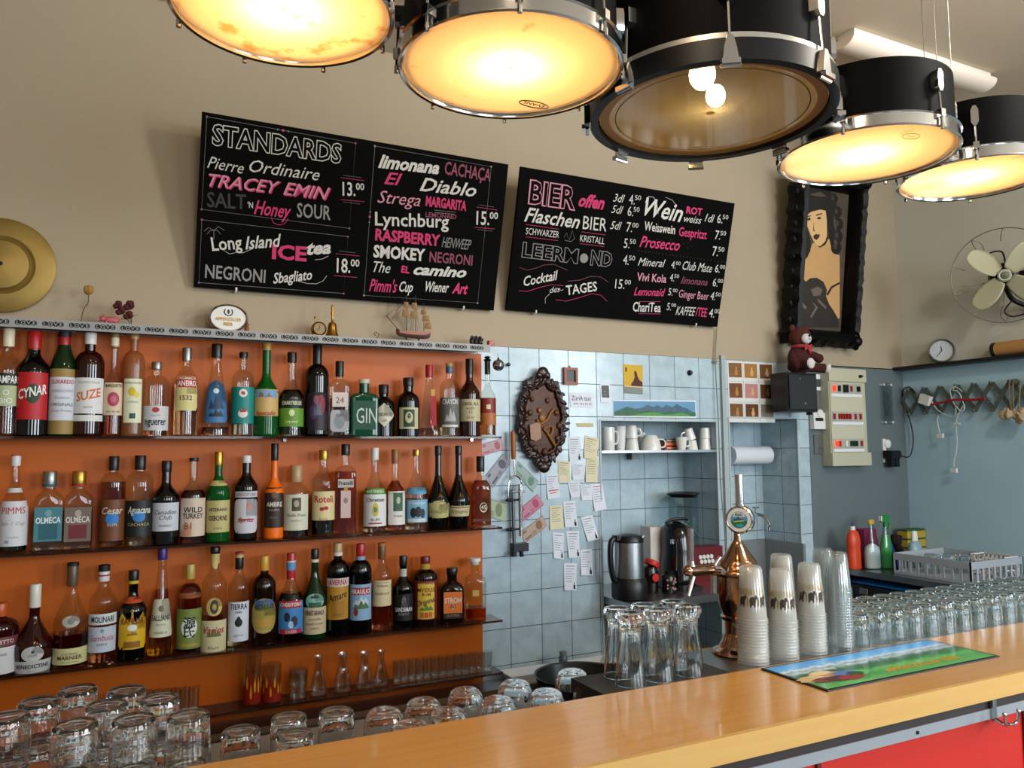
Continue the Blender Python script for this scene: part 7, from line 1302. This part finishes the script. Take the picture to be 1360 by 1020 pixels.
q = PX(1229, 531, xc-.01); t = thing('charger_block', 'white charger block hanging at the left of the rack', 'charger', q); b = MB(); b.box(-.014, .014, -.03, .03, -.026, .026, Matrix.Translation(q) @ Matrix.Rotation(.35, 4, 'X')); b.build('charger_body', WHITE, t, bevel=.005)
q = PX(1271, 562.5, xc-.004); b = MB(); b.box(q.x-.005, q.x+.005, q.y-.016, q.y+.016, q.z-.005, q.z+.005); tag(b.build('cable_clip', WHITE, loc=q), 'tiny white clip on the long white cable', 'clip')
q = PX(1348, 552, 3.93); t = thing('garlic_bunch', 'bunch of pale dried garlic bulbs hanging at the rack end', 'garlic', q); rr = random.Random(4)
for i in range(9): b = MB(); p = q+Vector((rr.uniform(-.03, .02), rr.uniform(-.055, .055), rr.uniform(-.03, .022))); b.lathe([(.002, -.019), (.016, -.016), (.022, -.004), (.018, .010), (.006, .020), (.003, .034)], 12, Matrix.Translation(p) @ Matrix.Rotation(rr.uniform(-.8, .8), 4, 'X') @ Matrix.Rotation(rr.uniform(-.6, .6), 4, 'Y'), mod=lambda a, z: 1+.07*math.cos(6*a)); b.build('garlic_bulb', mat('dry garlic skin', 'b09a7c', .8, var=.2, scale=60), t)
b = MB()
for u in (1341, 1346, 1355): b.tube(smooth_path([PX(u, 505, 3.94), PX(u-1, 525, 3.935), PX(u+(1348-u)*.4, 545, 3.93)]), .004, 6)
b.build('dry_stalks', mat('dry straw', '7a6a50', .9), t)
b = MB(); q2 = PX(1348, 508, 3.955); b.sphere(q2, (.02, .03, .018), 10); b.build('knot', mat('grey green knot', '4c564e', .6), t)
# wall fan
fc = PX(1334, 366, 3.80); ax = Vector((-.83, -.55, -.12)).normalized(); fx = Vector((0, 0, 1)).cross(ax).normalized(); fy = ax.cross(fx)
t = thing('wall_fan', 'old wall fan with four greenish blades and thin ring guard', 'fan', (XR-.006, fc.y, fc.z)); FM = mat('dark fan iron', '14110e', .45, .5); RING = mat('dull fan wire', '6a6450', .45, .8)
P3 = lambda r, a, e=0: fc+fx*(r*math.cos(a))+fy*(r*math.sin(a))+ax*e
b = MB(); b.tube([P3(.226, i*PI/32, .02) for i in range(64)], .0022, 6, True); b.build('ring_guard', RING, t)
b = MB()
for i in range(10):
    a = i*2*PI/10+.3; b.tube([P3(.226, a, .02), P3(.20, a+.04, .01), P3(.17, a+.06, -.02)], .0018, 5)
    if i % 2: b.tube(smooth_path([P3(.226, a, .02), P3(.19, a-.12, .0), P3(.13, a-.05, -.04), P3(.06, a, -.06)], 4), .0016, 5)
b.build('guard_hook', RING, t)
for i in range(4):
    a = PI/4+i*PI/2+.06; u_ = fx*math.cos(a)+fy*math.sin(a); v_ = -fx*math.sin(a)+fy*math.cos(a)
    def bl(s, w): # s along, w across
        hw = .016+.034*math.sin(PI*min(1, max(0, s*.82+.08)))**.8; 
        if s > .8: hw *= math.sqrt(max(.02, 1-((s-.8)/.2)**2))
        x = .03+.165*s; return fc+u_*x+v_*(w*hw)+ax*(.005+w*hw*.45*(1-.3*s))
    b = MB(); b.grid(lambda i_, j_: bl(j_, i_*2-1), 8, 14); o = b.build('blade', mat('greenish cream blade', 'a29e82', .4, .1), t); sm = o.modifiers.new('thickness', 'SOLIDIFY'); sm.thickness = .0016
b = MB(); b.disc(fc-ax*.002, ax, [(.030, 0), (.030, .014), (.024, .022), (.021, .020)], 32); b.build('hub', mat('cream hub', 'b0b0a0', .35), t)
b = MB(); b.disc(fc+ax*.017, ax, [(.020, 0), (.017, .003), (.003, .004)], 24); b.build('badge', mat('worn brass badge', '6a6a58', .3, .8, var=.6, scale=120), t)
b = MB(); b.disc(fc-ax*.11, ax, [(.02, 0), (.062, .02), (.068, .05), (.06, .085), (.02, .105)], 28)
for a in (.1, 2.2, 4.2): b.tube([P3(.04, a, -.08), P3(.10, a, -.07)], .014, 8)
b.build('motor', FM, t)
b = MB(); m0 = fc-ax*.07; b.tube(smooth_path([m0, m0+Vector((.03, .0, -.08)), m0+Vector((.07, -.01, -.12)), Vector((XR-.006, fc.y-.02, fc.z-.15))]), .012, 8); b.disc((XR-.0045, fc.y-.02, fc.z-.15), (-1, 0, 0), [(.045, 0), (.045, .008), (.02, .016)], 20); b.build('wall_bracket', FM, t)
b = MB(); b.tube(smooth_path([m0, P3(.09, 1.9, -.06), P3(.13, 2.0, -.05), P3(.12, 1.6, -.05), P3(.06, 1.4, -.06)]), .004, 6); b.tube(smooth_path([P3(.12, -1.3, -.06), P3(.17, -1.6, -.05), P3(.20, -1.45, -.05), P3(.205, -1.2, -.05)]), .004, 6); b.build('cord', BLACK, t)
# alarm clock and wooden drum on the ledge
ZLG = EYE+.4505; q = PX(1250, 466, XR-.045); t = thing('alarm_clock', 'round steel alarm clock with pale dial on the black ledge', 'clock', (q.x, q.y, ZLG)); R_ = .064; cc = Vector((XR-.05, q.y, ZLG+R_)); a_ = Vector((-.72, -.69, -.05)).normalized(); e1 = Vector((0, 0, 1)).cross(a_).normalized(); e2 = a_.cross(e1)
b = MB(); b.disc(cc-a_*.035, a_, [(.045, 0), (R_*.95, .012), (R_, .03), (R_, .075), (R_*.93, .083), (R_*.84, .080), (R_*.82, .070)], 40); b.build('case', STEEL, t)
b = MB(); b.disc(cc+a_*.0365, a_, [(R_*.83, 0), (R_*.83, .001)], 40); b.build('dial', mat('pale grey dial', 'a4a8a8', .4), t)
hd = lambda a, l, w_: (lambda b: b.build('hand', BLACK, t))(MB().cyl(cc+a_*.040, cc+a_*.040+(e1*math.sin(a)+e2*math.cos(a))*l, w_, w_*.6, 8))
hd(-.15, .026, .0022); hd(-2.45, .042, .0018)
b = MB()
for i in range(12): a = i*PI/6; b.cyl(cc+a_*.0375+(e1*math.sin(a)+e2*math.cos(a))*.043, cc+a_*.0385+(e1*math.sin(a)+e2*math.cos(a))*.043, .0018, seg=8)
b.build('hour_marks', BLACK, t)
a, c = PX(1319, 465, XR-.05), PX(1385, 460, XR-.05); t = thing('wooden_box', 'pale wooden round box with dark end on the black ledge', 'box', (XR-.045, (a.y+c.y)/2, ZLG)); r_ = .036
b = MB(); b.cyl((XR-.046, a.y-.02, ZLG+r_), (XR-.046, c.y, ZLG+r_), r_, seg=32); b.build('wooden_body', mat('pale wood', 'b0804a', .5, var=.2, scale=14), t); b = MB(); b.cyl((XR-.046, a.y, ZLG+r_), (XR-.046, a.y-.0195, ZLG+r_), r_*1.02, seg=32); b.build('dark_end', mat('dark wood end', '1a1614', .5), t)
# stainless table in the corner
ZT2 = EYE-.617; TX0, TY0 = 3.372, 2.08
t = thing('steel_table', 'stainless draining table in the corner carrying the grey rack', 'table', (3.7, 2.5, ZT2))
b = MB(); b.box(TX0, XR-.006, TY0, YB-.006, ZT2-.03, ZT2); b.build('table_top', mat('dark reflective steel', '868a8c', .2, .9), t, bevel=.003)
b = MB(); b.box(TX0+.3, XR-.02, TY0+.2, YB-.02, .1, ZT2-.031); b.build('support', mat('dark bar cabinet', '2c2c2e', .5), t)
t = thing('glass_washer', 'dark glass washer with coloured push buttons under the steel table', 'dishwasher', (3.5, 2.6, ZT2-.1)); wz = EYE-.685
b = MB(); b.box(TX0+.02, TX0+.29, TY0+.25, YB-.02, .1, wz); b.build('housing', mat('black washer enamel', '101114', .25), t)
b = MB(); b.box(TX0-.005, TX0+.0195, TY0+.25, YB-.02, wz-.06, wz-.005); b.build('control_panel', mat('dark blue black panel', '0c1018', .3), t)
for i, (y_, col) in enumerate(((2.80, '6a6c70'), (2.62, '1c5a3c'), (2.52, '24408a'), (2.44, '7a8088'))):
    b = MB(); b.box(TX0-.014, TX0-.0055, y_-.022, y_+.022, wz-.045, wz-.018); b.build('button', mat('button '+col, col, .4), t, bevel=.003)
t = thing('blue_cloth', 'bright blue plastic bag tucked on the washer under the table', 'bag', (TX0+.12, 2.72, wz+.001))
b = MB(); b.grid(lambda i, j: Vector((TX0+.0+.26*i, 2.45+.5*j, wz+.003+.026*math.sin(PI*i)*math.sin(PI*j)*(1+.3*math.sin(9*j+3*i)))), 10, 14); b.build('plastic_sheet', mat('blue plastic film', '1c6ab0', .3), t)
# grey glass rack
k0, k1, k2 = PZ(1193, 765, ZT2), PZ(1283, 776, ZT2), PZ(1356, 770, ZT2)
RXA, RXB = 3.43, 3.82; RYA, RYB = 2.28, 2.68; RH = .10
RG = mat('grey rack plastic', '9aa2ac', .45); t = thing('glass_rack', 'light grey plastic glass rack with slotted sides on the steel table', 'rack', ((RXA+RXB)/2, (RYA+RYB)/2, ZT2))
z0, z1 = ZT2+.0008, ZT2+RH
b = MB(); b.box(RXA+.004, RXB-.004, RYA+.004, RYB-.004, z0, z0+.006); b.build('rack_floor', RG, t)
for nm, (xa, xb, ya, yb) in {'front': (RXA, RXA+.006, RYA, RYB), 'end': (RXA, RXB, RYA, RYA+.006), 'rear': (RXB-.006, RXB, RYA, RYB), 'far_end': (RXA, RXB, RYB-.006, RYB)}.items():
    b = MB(); b.box(xa, xb, ya, yb, z1-.032, z1); b.box(xa, xb, ya, yb, z0, z0+.012); n = 9
    for i in range(n+1):
        if xb-xa < .01: y_ = ya+(yb-ya-.012)*i/n; b.box(xa, xb, y_, y_+.012, z0+.012, z1-.032)
        else: x_ = xa+(xb-xa-.012)*i/n; b.box(x_, x_+.012, ya, yb, z0+.012, z1-.032)
    b.build('rack_side', RG, t)
for i in range(3): o = proto['row'].copy(); C.objects.link(o); o.location = (3.55+i*.08, 2.56-i*.04, z0+.0065); o['label'] = ['tumbler standing in the grey rack, nearest its slotted long side', 'tumbler standing in the middle of the grey rack', 'tumbler standing in the grey rack, nearest the right wall'][i]; o['group'] = 'glasses in the grey rack'
q = Vector((3.75, 2.375, z0+.0065)); t = thing('cutlery_basket', 'small white cutlery basket inside the grey rack', 'basket', q); b = MB()
for i in range(9):
    for xx in (-.055, .055): b.box(q.x+xx-.002, q.x+xx+.002, q.y-.08+i*.02-.004, q.y-.08+i*.02+.004, q.z, q.z+.095)
for zz in (0, .03, .06, .09):
    b.box(q.x-.057, q.x-.053, q.y-.084, q.y+.084, q.z+zz, q.z+zz+.006); b.box(q.x+.053, q.x+.057, q.y-.084, q.y+.084, q.z+zz, q.z+zz+.006); b.box(q.x-.057, q.x+.057, q.y-.084, q.y-.08, q.z+zz, q.z+zz+.006); b.box(q.x-.057, q.x+.057, q.y+.08, q.y+.084, q.z+zz, q.z+zz+.006)
b.build('basket_wire', WHITE, t)
# cleaning things at the far end of the table
def cl(name, label, cat, u, y, w, top, prof, m, cap=None, extra=None):
    p = PY(u, 745, y); k = mpp(p); h = PY(u, top, y).z-ZT2; r = w/2*k; t = thing(name, label, cat, (p.x, y, ZT2), 0, 'cleaning things on the table')
    T = Matrix.Translation((p.x, y, ZT2+.0005)) @ Matrix.Scale(.7, 4, (0, 1, 0)) if name != 'x' else None
    b = MB(); b.lathe([(q*r, z*h) for q, z in prof], 28, T); b.build('bottle_body', m, t)
    if cap: b = MB(); b.lathe([(q*r, z*h) for q, z in cap[0]], 20, T); b.build('cap', cap[1], t)
    return t, p, r, h
t, p, r, h = cl('detergent_bottle', 'orange detergent bottle with white and blue cap', 'bottle', 1134.5, 2.86, 21, 694, [(.85, 0), (1, .02), (1, .34), (.93, .45), (1, .52), (.98, .66), (.7, .80), (.36, .84)], mat('orange plastic bottle', 'c8401c', .35), ([(.36, .835), (.38, .84), (.34, .92), (.16, .925)], WHITE))
b = MB(); b.lathe([(.15*r, h*.925), (.17*r, h*.95), (.10*r, h)], 14, Matrix.Translation((p.x, 2.86, ZT2))); b.build('nozzle', mat('blue nozzle', '1c2a7a', .4), t)
b = MB(); b.box(p.x+.006, p.x+.022, 2.86-.0215, 2.86-.019, ZT2+h*.58, ZT2+h*.66); b.build('label', WHITE, t); b = MB(); b.sphere((p.x+.014, 2.86-.016, ZT2+h*.25), (.012, .004, .022), 10); b.build('label_emblem', mat('dark blue print', '20224a', .5), t)
t, p, r, h = cl('vinegar_bottle', 'clear bottle half full of white powder with yellow cap', 'bottle', 1159, 2.83, 25, 690, [(.9, 0), (1, .03), (1, .35), (.8, .5), (.45, .75), (.36, .92)], thin('clear plastic', 'e4ecec', 1.2, .05), ([(.40, .91), (.42, .93), (.40, .995), (.2, 1)], mat('yellow cap', 'b8a020', .4)))
b = MB(); b.lathe([(r*.86, .003), (r*.95, h*.03), (r*.95, h*.34), (r*.80, h*.44), (r*.3, h*.5)], 28, Matrix.Translation((p.x, 2.83, ZT2+.0005)) @ Matrix.Scale(.7, 4, (0, 1, 0))); b.build('white_powder', mat('white powder', 'd8dcdc', .8), t)
t, p, r, h = cl('spray_bottle', 'green cleaner spray bottle with green trigger head', 'spray bottle', 1178, 2.80, 18, 683, [(.9, 0), (1, .03), (1.02, .3), (.95, .45), (.5, .7), (.4, .78)], thin('clear plastic', 'e4ecec', 1.2, .05))
b = MB(); b.lathe([(r*.86, .003), (r*.96, h*.03), (r*.97, h*.3), (r*.9, h*.45), (r*.6, h*.62)], 28, Matrix.Translation((p.x, 2.80, ZT2+.0005)) @ Matrix.Scale(.7, 4, (0, 1, 0))); b.build('green_liquid', mat('green cleaner', '3c9a4c', .3), t)
b = MB(); GH = mat('green trigger plastic', '127a38', .4); b.cyl((p.x, 2.80, ZT2+h*.76), (p.x, 2.80, ZT2+h*.86), .011); b.box(p.x-.03, p.x+.022, 2.79, 2.81, ZT2+h*.86, ZT2+h*.99); b.tube(smooth_path([(p.x+.018, 2.80, ZT2+h*.88), (p.x+.028, 2.80, ZT2+h*.80), (p.x+.026, 2.80, ZT2+h*.72)]), .004, 8); b.build('trigger_head', GH, t, bevel=.002); b = MB(); b.box(p.x-.038, p.x-.0305, 2.792, 2.808, ZT2+h*.88, ZT2+h*.98); b.build('nozzle', WHITE, t)
q = PY(1153, 720, 2.93); t = thing('pink_box', 'dark pink carton behind the bottles on the table', 'box', (q.x, 2.94, ZT2)); b = MB(); b.box(q.x-.04, q.x+.055, 2.92, 2.98, ZT2+.0005, PY(1153, 703, 2.92).z); b.build('carton', mat('dark pink carton', '8a1c4c', .5), t, bevel=.002)
q = PY(1206, 700, 2.93); t = thing('sponge_pack', 'pack of yellow sponges with green scouring side', 'sponges', (q.x+.03, 2.93, ZT2)); b = MB(); 
for i in range(3): z_ = ZT2+.03+i*.047; b = MB(); b.box(q.x-.05, q.x+.10, 2.90, 2.96, z_, z_+.036); b.build('sponge', mat('yellow sponge', 'b09430', .9, var=.15, scale=200, bump=.5, bscale=300), t, bevel=.004); b = MB(); b.box(q.x-.05, q.x+.10, 2.90, 2.96, z_+.0365, z_+.046); b.build('scourer', mat('green scourer', '2c5a34', .95), t)
b = MB(); b.box(q.x-.048, q.x+.098, 2.902, 2.958, ZT2+.0005, ZT2+.0295); b.build('tray', mat('green scourer', '2c5a34', .95), t)
q = PY(1192, 715, 2.86); t = thing('dark_brush', 'dark brown scrubbing brush standing before the sponges', 'brush', (q.x, 2.86, ZT2)); b = MB(); b.tube(smooth_path([(q.x+.03, 2.86, ZT2+.005), (q.x+.015, 2.86, ZT2+.06), (q.x-.005, 2.865, ZT2+.11), (q.x+.006, 2.87, ZT2+.15)]), [.016]*6+[.022]*6+[.028]*7, 10); b.build('bristle_head', mat('dark bristle', '1c1210', .9), t)
q = PY(1186, 722, 2.80); t = thing('blue_scraper', 'blue plastic scraper leaning beside the green spray bottle', 'scraper', (q.x, 2.81, ZT2)); b = MB(); b.prism([(q.x-.012, 2.81, ZT2+.13), (q.x+.002, 2.81, ZT2+.13), (q.x+.045, 2.79, ZT2+.001), (q.x+.018, 2.79, ZT2+.001)], (0, .006, 0)); b.build('blade', mat('blue scraper plastic', '1c2c8a', .4), t)
t, p, r, h = cl('soap_bottle', 'small squat bottle of pale blue soap with white cap', 'bottle', 1216, 2.72, 22, 705, [(.95, 0), (1, .04), (1, .5), (.85, .66), (.42, .74)], mat('pale blue soap', '7a9aa4', .2), ([(.42, .73), (.46, .75), (.42, .97), (.2, 1)], WHITE))
